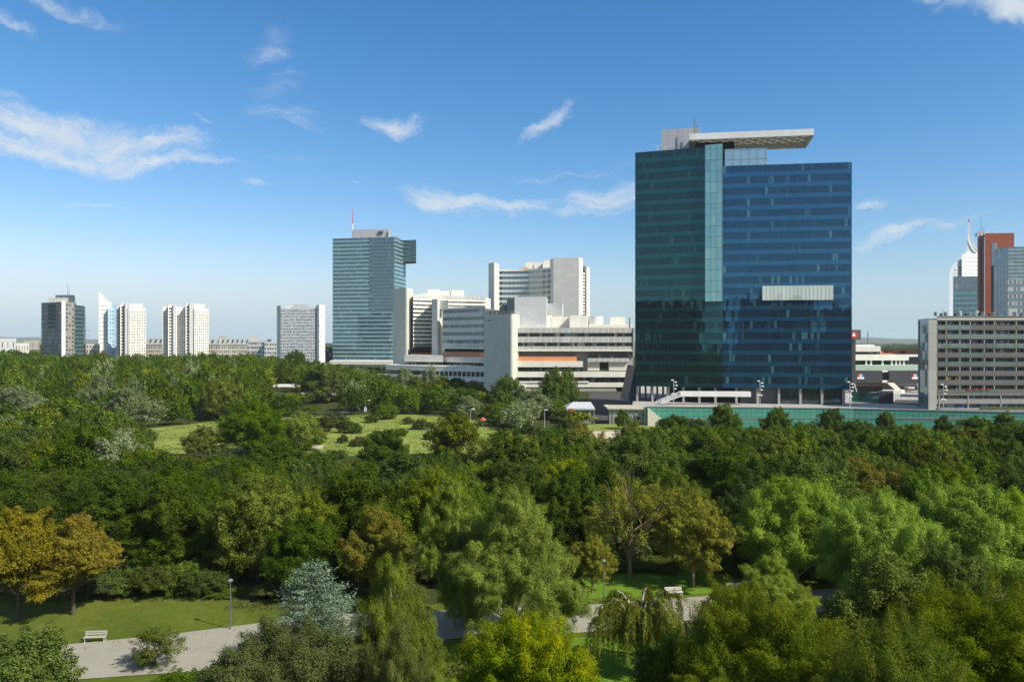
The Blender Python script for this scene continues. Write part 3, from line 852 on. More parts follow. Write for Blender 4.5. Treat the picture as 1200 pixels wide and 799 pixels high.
# ---------------------------------------------------------------- green glass tower with mast
def sea_tower():
    D = 800
    P0, P1, P2 = V2(390, 800), V2(462, 786), V2(475.5, 822)
    z0, z1 = 8.0, 130.6
    P3 = (P0[0] + 12, P0[1] + 45)
    t = thing("mast_tower", "sea-green glass skyscraper with red and white mast and a box jutting from its top", "skyscraper", (P0[0] + 30, 800, 0))
    MB().prism([(P0[0] + .2, P0[1] + .3), (P1[0], P1[1] + .3), (P2[0] - .3, P2[1]), P3], z0, z1 - .4).build("core", DARKM, t)
    floors(t, [P3, P0, P1, P2], z0, z1, 31, G_SEA, S_SEA, 0.52, 0.15)
    a_ = lerp2(P0, P1, (434 - 390) / 72)
    zc = Zp(364, 793)
    n = 21
    for k in range(n):
        h = (z1 - zc) / n
        MB().strip([a_, P1], zc + k * h, zc + k * h + h * .68, .1, .55, v0=100 * k + 1).build("dark_window_band", G_SEAD, t)
        MB().strip([a_, P1], zc + k * h + h * .68, zc + (k + 1) * h, .1, .62, v0=100 * k + 51).build("dark_spandrel", S_SEAD, t)
    # jutting box
    q0, q1 = V2(471.5, 812), V2(487.5, 806)
    za, zb = Zp(307, 810), Zp(281.5, 810)
    MB().prism([(q0[0] + .1, q0[1] + .2), (q1[0] - .1, q1[1] + .2), back(q1, 20), back(q0, 20)], za, zb - .3).build("jutting_box", DARKM, t)
    floors(t, [q0, q1, (back(q1, 20)[0] + .2, q1[1] + 20)], za, zb, 6, G_SEAD, S_SEAD, .62, .12, "box_window_band", "box_spandrel")
    MB().prism([V2(414, 800), V2(455, 796), V2(457, 815), V2(414, 815)], z1 - .4, Zp(269, 800)).build("plant_room", METAL, t)
    MB().prism([V2(458, 800), V2(468, 800), V2(468, 812), V2(458, 812)], z1 - .4, Zp(277, 800)).build("roof_block", METAL, t)
    MB().strip([V2(444, 797), V2(449, 796.4)], Zp(274, 798), Zp(271, 798), 0, 1.2).build("window", G_DARK, t)
    MB().prism([V2(455.5, 794), V2(457.5, 794), V2(457.5, 796), V2(455.5, 796)], Zp(274, 797), Zp(270, 797)).build("yellow_sign", YELLOWP, t)
    x = Xp(413, 800)
    MB().tube((x, 801, z1 - 1), (x, 801, Zp(262, 800)), .55, .42).build("mast", WHITEP, t)
    MB().tube((x, 801, Zp(262, 800)), (x, 801, Zp(245, 800)), .42, .2).build("mast_top", REDP, t)
    p = thing("podium_roof", "flat pale podium roof on columns at the foot of the sea-green skyscraper", "podium", (Xp(425, 770), 770, 0))
    MB().prism([V2(386, 772), V2(460, 760), V2(462, 800), V2(390, 812)], Zp(427, 766), Zp(423, 766)).build("roof", CONC, p)
    for k in range(8):
        q = lerp2(V2(389, 774), V2(457, 763), k / 7); MB().tube((*q, 0), (*q, Zp(427, 766)), .6).build("column", CONC, p)
sea_tower()

# ---------------------------------------------------------------- concrete conference and office complex
def tower_plan(x0, x1, xe, D0, D1, r=1.8, dep=14):
    """face from px x0 at D0 to px x1 at D1, bright side running back to px xe"""
    p, q = V2(x0, D0), V2(x1, D1)
    return rounded_end(p, q, (Xp(xe, D1 + dep) - q[0], dep), r)

def rounded_end(p, q, back, r=1.8):
    """plan of a windowless tower: face p->q, rounded outer corner at q, then back"""
    dx, dy = q[0] - p[0], q[1] - p[1]; L = math.hypot(dx, dy); ux, uy = dx / L, dy / L
    bx, by = back; LB = math.hypot(bx, by); vx, vy = bx / LB, by / LB
    arc = []
    for k in range(7):
        a_ = math.pi / 2 * k / 6
        s, c = math.sin(a_), math.cos(a_)
        arc.append((q[0] - ux * r * (1 - s) + vx * r * (1 - c), q[1] - uy * r * (1 - s) + vy * r * (1 - c)))
    return [p] + arc + [(q[0] + bx, q[1] + by), (p[0] + bx, p[1] + by)]

def roof_blocks(t, lst, mat=None):
    for (x0, x1, y0, y1, D) in lst:
        MB().prism([V2(x0, D), V2(x1, D), (Xp(x1, D) + 1, D + 9), (Xp(x0, D) + 1, D + 9)], Zp(y1, D), Zp(y0, D)).build("roof_block", mat or CONC, t)

def far_wing():
    # wing furthest left: stair tower, white banded facade, second stair tower
    t = thing("banded_office_wing", "long pale office wing with white window bands between two blank stair towers", "office building", (Xp(500, 560), 560, 0))
    D = 560
    a0, a1 = V2(460.5, 552), V2(482, 530)
    MB().prism(tower_plan(460.5, 478, 484, 546, 539.5, 2.2), Zp(428, 545), Zp(338, 545)).build("stair_tower", CONCS, t)
    wl = [V2(484, 541), V2(495, 546), V2(507, 551), V2(520, 556), V2(545, 563), V2(569, 568)]
    MB().prism(wl + [V2(575, 590), V2(484, 575)], Zp(409, 550), Zp(347, 556)).build("wall", CONC, t)
    z0, z1 = Zp(405, 550), Zp(350, 553)
    h = (z1 - z0) / 12
    for k in range(12):
        MB().strip(wl, z0 + k * h, z0 + k * h + h * .44, -.1, .05, v0=100 * k + 1).build("window_band", G_DARK if k < 10 else G_GREY, t)
        MB().strip(wl, z0 + k * h + h * .44, z0 + (k + 1) * h, -.1, .16, v0=100 * k + 51).build("spandrel", CONC, t)
    MB().strip(wl, z1, z1 + 2.4, -.1, .3).build("parapet", S_MULL, t)
    MB().strip([V2(483, 538), V2(507, 549)], Zp(417.5, 544), Zp(413.5, 544), -2, .3).build("orange_band", ORANGE, t)
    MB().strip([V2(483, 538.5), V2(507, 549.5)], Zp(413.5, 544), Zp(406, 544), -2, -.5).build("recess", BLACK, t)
    roof_blocks(t, [(501, 512, 339, 348, 570), (513, 527, 341, 348, 572), (528, 541, 340, 349, 572), (492, 500, 344, 348, 566)])
    s0, s1 = V2(506, 540), V2(518, 530)
    MB().prism(tower_plan(506, 514, 518.5, 534, 530, 2.0, 20), Zp(430, 532), Zp(350.5, 532)).build("stair_tower", CONC, t)
    MB().prism([V2(512, 536), V2(525, 531), V2(525, 545), V2(512, 548)], Zp(362, 532), Zp(352, 532)).build("stair_head", CONC, t)

def concave_block():
    t = thing("concave_office_block", "concave glazed office block with an orange band, left of the tallest blank stair tower", "office building", (Xp(545, 500), 500, 0))
    pts = arc_pts(V2(518.5, 520), V2(569, 492), 3.5, 10)
    z0, z1 = Zp(407, 505), Zp(362, 505)
    MB().prism(pts + [V2(590, 530), V2(535, 545)], z0, z1 - .2).build("wall", CONCD, t)
    h = (z1 - z0) / 5
    for k in range(5):
        MB().strip(pts, z0 + k * h, z0 + k * h + h * .55, -.1, .1, v0=100 * k + 1).build("spandrel", S_MULL, t)
        MB().strip(pts, z0 + k * h + h * .55, z0 + (k + 1) * h, -.1, .05, v0=100 * k + 51).build("window_band", G_MULL, t)
    MB().strip([(p[0], p[1] - .2) for p in pts], z1, z1 + 1.2, -1, .2).build("parapet", CONC, t)
    MB().strip(pts, z0 - 1.0, z0, -2, .2).build("edge_beam", CONC, t)
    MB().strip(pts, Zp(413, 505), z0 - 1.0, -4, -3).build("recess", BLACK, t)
    MB().strip(pts, Zp(418.5, 505), Zp(412.5, 505), -3, -.2).build("orange_band", ORANGE, t)
    MB().prism([V2(516, 515), V2(569, 488), V2(590, 520), V2(525, 540)], Zp(424.5, 505), Zp(418.5, 505)).build("terrace_band", CONC, t)
    MB().strip([V2(516, 516), V2(569, 489)], Zp(428.5, 500), Zp(424.5, 500), -4, -1).build("window_band", G_DARK, t)
    # plinth terraces running out to the left
    MB().prism([V2(474, 520), V2(519, 508), V2(522, 530), V2(480, 545)], Zp(424, 510), Zp(416.5, 510)).build("terrace_band", CONC, t)
    MB().prism([V2(475, 521), V2(519, 509), V2(522, 528), V2(480, 545)], Zp(429, 510), Zp(424, 510)).build("window_band", G_DARK, t)
    MB().prism([V2(452, 522), V2(500, 500), V2(569, 480), V2(575, 505), V2(470, 545)], Zp(434.5, 500), Zp(428.6, 500)).build("terrace_band", CONC, t)
    MB().prism([V2(455, 523), V2(500, 502), V2(569, 482), V2(575, 505), V2(470, 545)], Zp(440, 500), Zp(434.5, 500)).build("window_band", G_DARK, t)
    for k in range(14):
        p = lerp2(V2(500, 500.5), V2(568, 481), k / 13); MB().box((p[0], p[1], (Zp(440, 500) + Zp(434.5, 500)) / 2), (.6, .6, 3.0)).build("pillar", CONC, t)
    MB().prism([V2(440, 525), V2(500, 496), V2(569, 474), V2(575, 505), V2(470, 545)], -1.0, Zp(440, 500)).build("terrace_wall", CONC, t)
    MB().prism([V2(520, 472), V2(569, 464), V2(569, 474), V2(520, 482)], Zp(447, 470), Zp(444.5, 470)).build("canopy", WHITEC, t)

def stair_slab():
    t = thing("blank_stair_tower", "tall windowless grey concrete tower with a rounded bright corner", "stair tower", (Xp(585, 440), 440, -2))
    MB().prism(tower_plan(567, 601, 609, 448, 438, 1.7, 12), -3, Zp(368, 440)).build("wall", CONCS, t)
    MB().strip([V2(571, 446.6), V2(575, 445.4)], Zp(376, 450), Zp(375, 450), -.1, .1).build("vent", BLACK, t)
    MB().prism([V2(568, 450), V2(602, 441), V2(604, 452), V2(571, 464)], Zp(368, 445), Zp(364, 445)).build("roof_terrace", G_DARK, t)
    roof_blocks(t, [(586, 592, 357, 366, 470), (594, 600, 355, 366, 470)], CONCG)

def front_wing():
    t = thing("stepped_office_wing", "low stepped pale office wing with window bands and an orange strip beside the glass tower", "office building", (Xp(670, 450), 450, -2))
    D = 446
    L, Rr = (604, D), (742, D + 2)
    P, Q = V2(*L), V2(*Rr)
    def z(py): return Zp(py, D)
    def band(x0, x1, y0, y1, mat, out, name, back=-6, v0=None):
        MB().strip([V2(x0, D + .001 * x0), V2(x1, D + .001 * x1)], z(y1), z(y0), back, out, v0=v0).build(name, mat, t)
    MB().prism([V2(604, D + 1), V2(742, D + 1), V2(742, D + 26), V2(606, D + 26)], z(409), z(385.5)).build("upper_storeys", CONCG, t)
    band(606, 742, 384, 390, S_MULL, .1, "parapet_band", v0=1)
    band(606, 742, 390, 394.5, G_DARK, .02, "window_band", v0=101)
    band(606, 742, 394.5, 401.3, S_MULL, .1, "spandrel", v0=201)
    band(606, 742, 401.3, 405.7, G_DARK, .02, "window_band", v0=303)
    band(606, 742, 405.7, 409.6, S_MULL, .1, "spandrel", v0=401)
    band(604, 743, 409.6, 411.6, CONC, .4, "edge_beam")
    MB().prism([V2(604, D + 5), V2(742, D + 5), V2(742, D + 24), V2(606, D + 24)], z(470), z(411.6)).build("recess_wall", CONCG, t)
    band(606, 676, 417.8, 423.3, ORANGE, -.6, "orange_band")
    band(606, 683, 423.3, 430, CONC, 1.2, "terrace_band")
    band(606, 683, 430, 435.5, G_DARK, -.5, "window_band", v0=505)
    band(606, 736, 435.5, 441.8, CONC, 1.6, "terrace_band")
    band(606, 684, 441.8, 446.6, G_DARK, -.3, "window_band", v0=611)
    for (x0, x1) in ((684, 698), (700, 717), (719, 729), (731, 737)):
        band(x0, x1, 442, 448.3, G_DARK, -.5, "window_band", v0=711 + x0)
    band(604, 737, 448.3, 453.5, CONC, 1.0, "terrace_band")
    band(606, 690, 446.6, 448.3, CONC, 1.5, "sill")
    band(604, 722, 455, 462, CONCG, .8, "base_band")
    band(620, 736, 453.5, 456, BLACK, -.4, "shade_strip")  # black strip painted in for the shade below the terrace
    band(604, 616, 451, 470, CONC, 2.0, "pier")
    band(689, 737, 416.5, 419.6, G_DARK, .4, "bridge_window_band", v0=801)
    band(689, 737, 419.6, 424, S_MULL, .5, "bridge_spandrel", v0=901)
    band(703, 714, 424, 433, BLACK, -4, "opening")
    band(689, 703, 424, 434.5, BEIGE, -1.5, "return_wall"); band(714, 736, 424, 434.5, BEIGE, -1.2, "return_wall")
    band(741.5, 743.5, 384, 418, CONCG, .6, "end_wall")
    # blank panel block and plant on the roof
    MB().prism([V2(603, 452), V2(640.5, 449), V2(641.5, 470), V2(606, 473)], z(386), Zp(347.8, 450)).build("panel_block", PANEL, t)
    MB().prism([V2(594, 466), V2(604, 462), V2(606, 475), V2(598, 478)], z(386), Zp(350, 465)).build("panel_block_flank", CONCG, t)
    roof_blocks(t, [(628, 646, 369, 384, 454), (647, 666, 371, 384, 458), (668, 688, 369.5, 384, 454), (715, 733, 371.5, 381, 462), (690, 742, 380, 384.5, 455)])
    MB().prism([V2(641, 466), V2(659, 460), V2(660, 478), V2(642, 482)], z(384), Zp(355.5, 465)).build("roof_plant", PANEL, t)
    MB().tube((Xp(698, 462), 462, z(384)), (Xp(698, 462), 462, Zp(371, 462)), 4.4, n=20).build("roof_tank", PANEL, t)
    MB().tube((Xp(738, 455), 455, z(384)), (Xp(738, 455), 455, Zp(372, 455)), .3).build("roof_mast", POLE, t)

def rear_tower():
    t = thing("concave_rear_tower", "tall concave banded office tower with blank end walls, rising behind the lower wings", "office tower", (Xp(630, 620), 620, 0))
    s0, s1 = V2(572.5, 618), V2(584.5, 604)
    MB().prism(tower_plan(572.5, 580, 585, 614, 608, 2.0, 16), -1, Zp(308, 612)).build("stair_tower", CONC, t)
    pts = arc_pts(V2(580.5, 634), V2(650, 612), 9, 12)
    z0, z1 = Zp(385, 625), Zp(317, 628)
    MB().prism(pts + [V2(672, 650), V2(590, 670)], -1, z1).build("wall", CONCG, t)
    n = 11
    h = (z1 - z0) / n
    for k in range(n):
        MB().strip(pts, z0 + k * h, z0 + k * h + h * .45, -.1, .1, v0=100 * k + 1).build("spandrel", S_MULL, t)
        MB().strip(pts, z0 + k * h + h * .45, z0 + (k + 1) * h, -.1, .05, v0=100 * k + 51).build("window_band", G_OFFICE, t)
    MB().strip(pts, z1, z1 + 1.4, -2, .3).build("parapet", CONC, t)
    w0, w1 = V2(648.5, 606), V2(678.5, 600)
    MB().prism([w0, w1, (w1[0] + 4, w1[1] + 12), (w0[0] - 2, w0[1] + 14)], -1, Zp(302, 603)).build("end_wall", CONC, t)
    x0, x1 = V2(682, 616), V2(691, 611)
    MB().prism(tower_plan(682, 688.5, 691, 616, 613, 1.4, 12), -1, Zp(312, 614)).build("stair_tower", CONC, t)
    g0, g1 = V2(678.8, 609), V2(684, 613)
    MB().prism([g0, g1, (g1[0] + 4, g1[1] + 10), (g0[0], g0[1] + 10)], -1, Zp(316, 611)).build("link_wall", BLACK, t)
    zz = Zp(372, 611)
    for k in range(14):
        za = zz + k * (Zp(318, 611) - zz) / 14
        MB().strip([g0, g1], za, za + 1.5, -.1, 1.0).build("balcony", CONC, t)
    roof_blocks(t, [(616, 624, 307, 317, 640), (626, 636, 307.5, 317, 640), (637, 647, 305, 317, 632)])
    MB().box((Xp(615, 636), 636, Zp(315, 636)), (6, 3, 1.6)).build("orange_plant", ORANGE, t)
far_wing(); concave_block(); stair_slab(); front_wing(); rear_tower()

# ---------------------------------------------------------------- far towers on the horizon, left
def grey_round_tower():
    D = 760
    t = thing("grey_apartment_tower", "grey apartment tower with dark glass penthouse and a glazed flank, leftmost on the skyline", "apartment tower", (Xp(73, D), D, 0))
    a_, b_, c_, d_, e_ = V2(48.5, D + 6), V2(72, D - 14), V2(76.5, D - 12), V2(87, D - 6), V2(97.5, D + 8)
    z1 = Zp(354.5, D)
    MB().prism([a_, b_, c_, d_, V2(90, D + 30), V2(52, D + 34)], 0, z1).build("wall", matte("grey_render", (.25, .245, .225), .85, .08, .1, joint=(0, 3.0)), t)
    MB().prism([(d_[0], d_[1] + .5), e_, V2(100, D + 26), V2(88, D + 30)], 0, Zp(358, D)).build("glazed_flank", DARKM, t)
    floors(t, [d_, e_, V2(100, D + 26)], 0, Zp(358, D), 16, G_SEAD, S_SEAD, .6, .12)
    wl = grid_rects(a_, b_, 10, z1 - 1, 6, 14, .5, .5)
    wr = grid_rects(c_, d_, 10, z1 - 1, 3, 14, .5, .45)
    windows(t, wr + wl, G_FAR)
    MB().strip([b_, c_], 2, z1 + 1.0, -.3, .6).build("bright_corner", WHITE, t)
    bal = [(lerp2(a_, b_, .38), lerp2(a_, b_, .78), 40 + k * 4.0, 42.6 + k * 4.0) for k in range(8) if 40 + k * 4 < z1 - 3]
    for p, q, za, zb in bal: MB().strip([p, q], za, zb, 0, .9).build("balcony", DARKM, t)
    MB().prism([V2(57, D), V2(80, D - 4), V2(80, D + 14), V2(57, D + 16)], z1, Zp(349, D)).build("roof_storey", CONC, t)
    MB().prism([V2(65, D + 4), V2(87, D + 2), V2(87, D + 16), V2(65, D + 18)], Zp(349.2, D), Zp(345.5, D)).build("penthouse", G_OFFICE, t)
    MB().prism([V2(72, D + 1), V2(88, D), V2(88, D + 10), V2(72, D + 12)], z1 - 2, Zp(347, D)).build("dark_block", G_OFFICE, t)
    an = MB()
    for px, py in ((79, 331), (81, 334)): an.tube((Xp(px, D + 8), D + 8, Zp(346, D)), (Xp(px, D + 8), D + 8, Zp(py, D)), .22, .1, n=5)
    an.build("antenna", POLE, t)

def wedge_tower():
    D = 840
    t = thing("wedge_topped_tower", "slim white tower with a pointed wedge top and a pale blue flank", "apartment tower", (Xp(124, D), D, 0))
    f, dv = facing(124, D)
    profile2(MB(), [(115.5, 428), (126.2, 428), (126.2, 352.5), (121, 346.5), (115.8, 341)], f, dv, 0, 13).build("wedge", WHITEC, t)
    profile2(MB(), [(126.3, 428), (130.6, 428), (130.6, 354.5), (126.3, 352.6)], f, dv, 1, 13).build("shaft", WHITE, t)
    MB().prism([V2(126.5, D - 5), V2(134, D + 6), back(V2(134, D + 6), 12), back(V2(127, D), 14)], 0, Zp(361, D)).build("blue_flank", SKYBLUEW, t)
    MB().prism([V2(131.5, D + 4), V2(137.5, D + 4), back(V2(137.5, D + 4), 12), back(V2(131.5, D + 4), 12)], 0, Zp(356, D)).build("blue_core", SKYBLUEW, t)
    windows(t, grid_rects(f(116), f(125.8), 6, Zp(356, D), 1, 14, .96, .14), matte("grey_stripe_joint", (.42, .43, .44)), 'window')  # grey horizontal stripes across the white wedge
    windows(t, grid_rects(V2(128.2, D - 2.5), V2(133.5, D + 5.2), 6, Zp(363, D), 2, 14, .4, .4), G_FAR)

def twin_core_tower(name, label, px0, px1, D, cores, tops, base, seed):
    rg = random.Random(seed)
    t = thing(name, label, "apartment tower", (Xp((px0 + px1) / 2, D), D, 0))
    for i, (xa, xb, yt, dd) in enumerate(tops):
        P, Q = V2(xa, D + dd - 3), V2(xb, D + dd + (5 if xb - xa > 12 else 1))
        z1 = Zp(yt, D)
        MB().prism([P, Q, back(Q, 16), back(P, 16)], 0, z1).build("wing", WHITE, t)
        MB().strip([P, Q], z1, z1 + 1.0, -1, .2).build("parapet", WHITE, t)
        yield t, P, Q, z1
    for (xa, xb, yt, dd) in cores:
        P, Q = V2(xa, D + dd), V2(xb, D + dd)
        MB().prism([P, Q, back(Q, 14), back(P, 14)], 0, Zp(yt, D)).build("lift_core", WHITEC, t)

def white_towers():
    for (t, P, Q, z1), dark in zip(twin_core_tower("white_apartment_tower", "white apartment tower beside the wedge-topped one, with a single tall core", 134, 171, 800,
            [(146.5, 150.5, 355, -9)], [(136.5, 141, 361, -1), (141, 146.4, 357, -5), (150.6, 171, 362.5, -7), (152, 167, 357.5, 0)], 0, 3), (1, 2, 3, 0)):
        L = [] if not dark else grid_rects(P, Q, 8, z1 - 1.5, {1: 2, 2: 1, 3: 7}[dark], 18 if dark > 1 else 16, {1: .3, 2: .62, 3: .34}[dark], .5)
        windows(t, L, G_FAR if dark != 2 else G_DARK)
    for (t, P, Q, z1), dark in zip(twin_core_tower("white_apartment_tower", "white apartment tower with two tall cores, standing alone between low roofs", 190, 245, 800,
            [(203, 206.5, 357, -8), (222, 227.5, 355, -10)], [(190.5, 197, 361, -2), (197, 202.9, 358.5, -6), (206.6, 217.5, 361, 0), (217.5, 221.9, 357, -7), (227.6, 244.5, 363, -8), (228, 240, 357.5, 0)], 0, 4), (1, 2, 3, 2, 4, 0)):
        L = [] if not dark else grid_rects(P, Q, 8, z1 - 1.5, {1: 3, 2: 1, 3: 4, 4: 7}[dark], 18, {1: .3, 2: .62, 3: .3, 4: .34}[dark], .5)
        windows(t, L, G_FAR if dark != 2 else G_DARK)

def low_houses():
    def row(name, label, x0, x1, ytop, yroof, D, nx, nz, wall, roof, seed, skew=0, rooflights=0, ww=.42):
        t = thing(name, label, "housing block", (Xp((x0 + x1) / 2, D), D, 0))
        P, Q = V2(x0, D + skew), V2(x1, D)
        z1, zr = Zp(ytop, D), Zp(yroof, D)
        MB().prism([P, Q, back(Q, 16), back(P, 16)], 0, z1).build("wall", wall, t)
        windows(t, grid_rects(P, Q, 2, z1 - .6, nx, nz, ww, .5), G_FAR)
        if zr > z1 + .5:
            b = MB()
            b.poly([(P[0] - .5, P[1] - .6, z1), (Q[0] + .5, Q[1] - .6, z1), (*back(Q, 6), zr), (*back(P, 6), zr)], [(0, 0), (Q[0] - P[0], 0), (Q[0] - P[0], 8), (0, 8)])
            b.poly([(*back(P, 6), zr), (*back(Q, 6), zr), (*back(Q, 16), z1), (*back(P, 16), z1)])
            b.poly([(Q[0] + .5, Q[1] - .6, z1), (*back(Q, 16), z1), (*back(Q, 6), zr)])
            b.poly([(P[0] - .5, P[1] - .6, z1), (*back(P, 6), zr), (*back(P, 16), z1)])
            r = b.build("roof", roof, t)
            for k in range(rooflights):
                u = (k + .5) / rooflights
                p = lerp2(P, Q, u - .13 / rooflights); q = lerp2(P, Q, u + .2 / rooflights)
                f = .3
                zb = z1 + (zr - z1) * .25; zt = z1 + (zr - z1) * .8
                m = MB()
                m.poly([(p[0], p[1] - .6 + 6.6 * .25, zb + .12), (q[0], q[1] - .6 + 6.6 * .25, zb + .12), (q[0], q[1] - .6 + 6.6 * .8, zt + .12), (p[0], p[1] - .6 + 6.6 * .8, zt + .12)])
                m.poly([(p[0], p[1] - .6 + 6.6 * .25, zb - .1), (q[0], q[1] - .6 + 6.6 * .25, zb - .1), (q[0], q[1] - .6 + 6.6 * .25, zb + .12), (p[0], p[1] - .6 + 6.6 * .25, zb + .12)])
                m.build("roof_window", G_DARK, t)
        return t
    row("low_housing_block", "small white housing block between the grey tower and the wedge-topped one", 101, 117, 403, 403, 830, 5, 5, WHITE, ROOFG, 1)
    row("low_housing_block", "grey-roofed housing block in the gap between the two white towers", 171.5, 190, 404, 396, 860, 8, 5, BEIGE, ROOFG, 2, rooflights=3)
    row("low_housing_block", "short grey-roofed housing block just beside the two-cored white tower", 244, 258, 404, 397, 850, 5, 5, BEIGE, ROOFG, 3, rooflights=2)
    row("low_housing_block", "long beige housing block with a row of slanted roof windows", 257, 291, 404, 396.5, 820, 14, 5, BEIGE, ROOFG, 4, rooflights=6)
    t = row("low_housing_block", "stepped grey and white housing block beside the patterned slab", 290, 312, 399, 399, 790, 10, 6, matte("greywhite", (.52, .54, .54), .8, .06, .2), ROOFG, 5, ww=.6)
    MB().prism([V2(294, 795), V2(303, 795), V2(303, 805), V2(294, 805)], Zp(399, 790), Zp(394, 790)).build("roof_block", BEIGE, t)
    t = row("low_housing_block", "dark-windowed housing block touching the patterned slab", 310, 328, 400.5, 400.5, 780, 9, 6, matte("greywhite2", (.60, .61, .60), .8, .06, .2), ROOFG, 6, ww=.6)
    MB().prism([V2(313, 785), V2(318, 785), V2(318, 795), V2(313, 795)], Zp(401, 790), Zp(397.5, 790)).build("roof_block", CONCD, t)
    row("low_housing_block", "distant beige block peeking over the long row's roof, on its own", 256, 265, 393.5, 393.5, 900, 3, 3, BEIGE, ROOFG, 7)
    row("low_housing_block", "dark glass low block beside the foot of the sea-green skyscraper", 380, 391, 407, 407, 830, 4, 4, DARKM, ROOFG, 8, ww=.8)
    row("low_housing_block", "white flat-roofed hall at the far edge of the park", -20, 19, 396.5, 396.5, 980, 6, 2, WHITEC, ROOFG, 9, ww=.15)
    row("low_housing_block", "low white hall next to the flat-roofed one", 18, 34, 402, 402, 1000, 5, 2, WHITE, ROOFG, 10, ww=.2)
    row("low_housing_block", "small sandy block behind the low white halls", 28, 46, 399, 399, 1200, 6, 2, BEIGE, ROOFG, 12, ww=.2)
    c = thing("construction_crane", "thin red construction crane between the grey tower and the wedge-topped one", "crane", (Xp(100, 1300), 1300, 0))
    b = MB(); x = Xp(100, 1300)
    b.tube((x, 1300, 0), (x, 1300, Zp(386, 1300)), .7, n=4).build("mast", REDP, c)
    MB().tube((x - 4, 1300, Zp(387, 1300)), (x + 9, 1300, Zp(387, 1300)), .4, n=4).build("jib", REDP, c)

def patterned_slab():
    D = 700
    t = thing("patterned_slab_block", "tall slab block with a black and white speckled facade and curved white end", "apartment block", (Xp(350, D), D, 0))
    P, Q = V2(329, D), V2(369, D - 3)
    z1 = Zp(361, D)
    MB().prism([P, Q, back(Q, 14), back(P, 14)], 0, z1).build("wall", matte("speckled_render", (.56, .57, .57), .8, .06, .2), t)
    rg = random.Random(5)
    L = []
    for k in range(20):
        for i in range(16):
            h = (z1 - 4) / 20
            a_ = (i + rg.uniform(.05, .25)) / 16; b_ = a_ + rg.uniform(.4, .62) / 16
            za = 3 + k * h + rg.uniform(.2, .8)
            L.append((lerp2(P, Q, a_), lerp2(P, Q, b_), za, za + h * rg.uniform(.45, .6)))
    L.sort(key=lambda r: -r[2])
    windows(t, L, glass("speckle_glass", (.04, .05, .06), (.7, .85, 1), .16, 50, 0, blind=.3, blind_col=(.3, .36, .42)))
    MB().prism([V2(324.5, D + 6), V2(329, D - .5), V2(329, D + 14), V2(326, D + 16)], 0, Zp(358, D)).build("side_wing", CONC, t)
    pts = [V2(369.1, D + 5)] + [V2(371.5, D - 3), V2(374, D - 5), V2(377, D - 4), V2(379.5, D - 1), V2(381, D + 4)] + [V2(381, D + 14), V2(369.5, D + 14)]
    MB().prism([V2(369.1, D - 1), V2(371.4, D - 1), V2(371.4, D + 12), V2(369.1, D + 12)], 0, Zp(361, D)).build("blue_shade_gap", matte("blue_grey_shade", (.22, .29, .36)), t)  # blue-grey colour stands for the shade in this gap
    MB().prism([pts[i] for i in (1, 2, 3, 4, 5, 6, 7)], 0, Zp(357.5, D)).build("curved_end", WHITEC, t)
    L = []
    cp = pts[1:6]
    for k in range(12):
        for i in range(4):
            if rg.random() < .7:
                u = rg.uniform(.1, .6); za = 4 + k * 4.5 + rg.uniform(0, 1)
                L.append((lerp2(cp[i], cp[i + 1], u), lerp2(cp[i], cp[i + 1], u + .25), za, za + 1.6))
    windows(t, L, matte("pale_recess", (.34, .35, .36)), 'small_window')
    MB().prism([V2(344, D + 2), V2(362, D + 2), V2(362, D + 12), V2(344, D + 12)], z1, Zp(356.8, D)).build("roof_block", METAL, t)
    MB().strip([V2(334, D + 2), V2(341, D + 2)], z1, Zp(359, D), -4, 0).build("roof_block", CONC, t)
grey_round_tower(); wedge_tower(); white_towers(); low_houses(); patterned_slab()

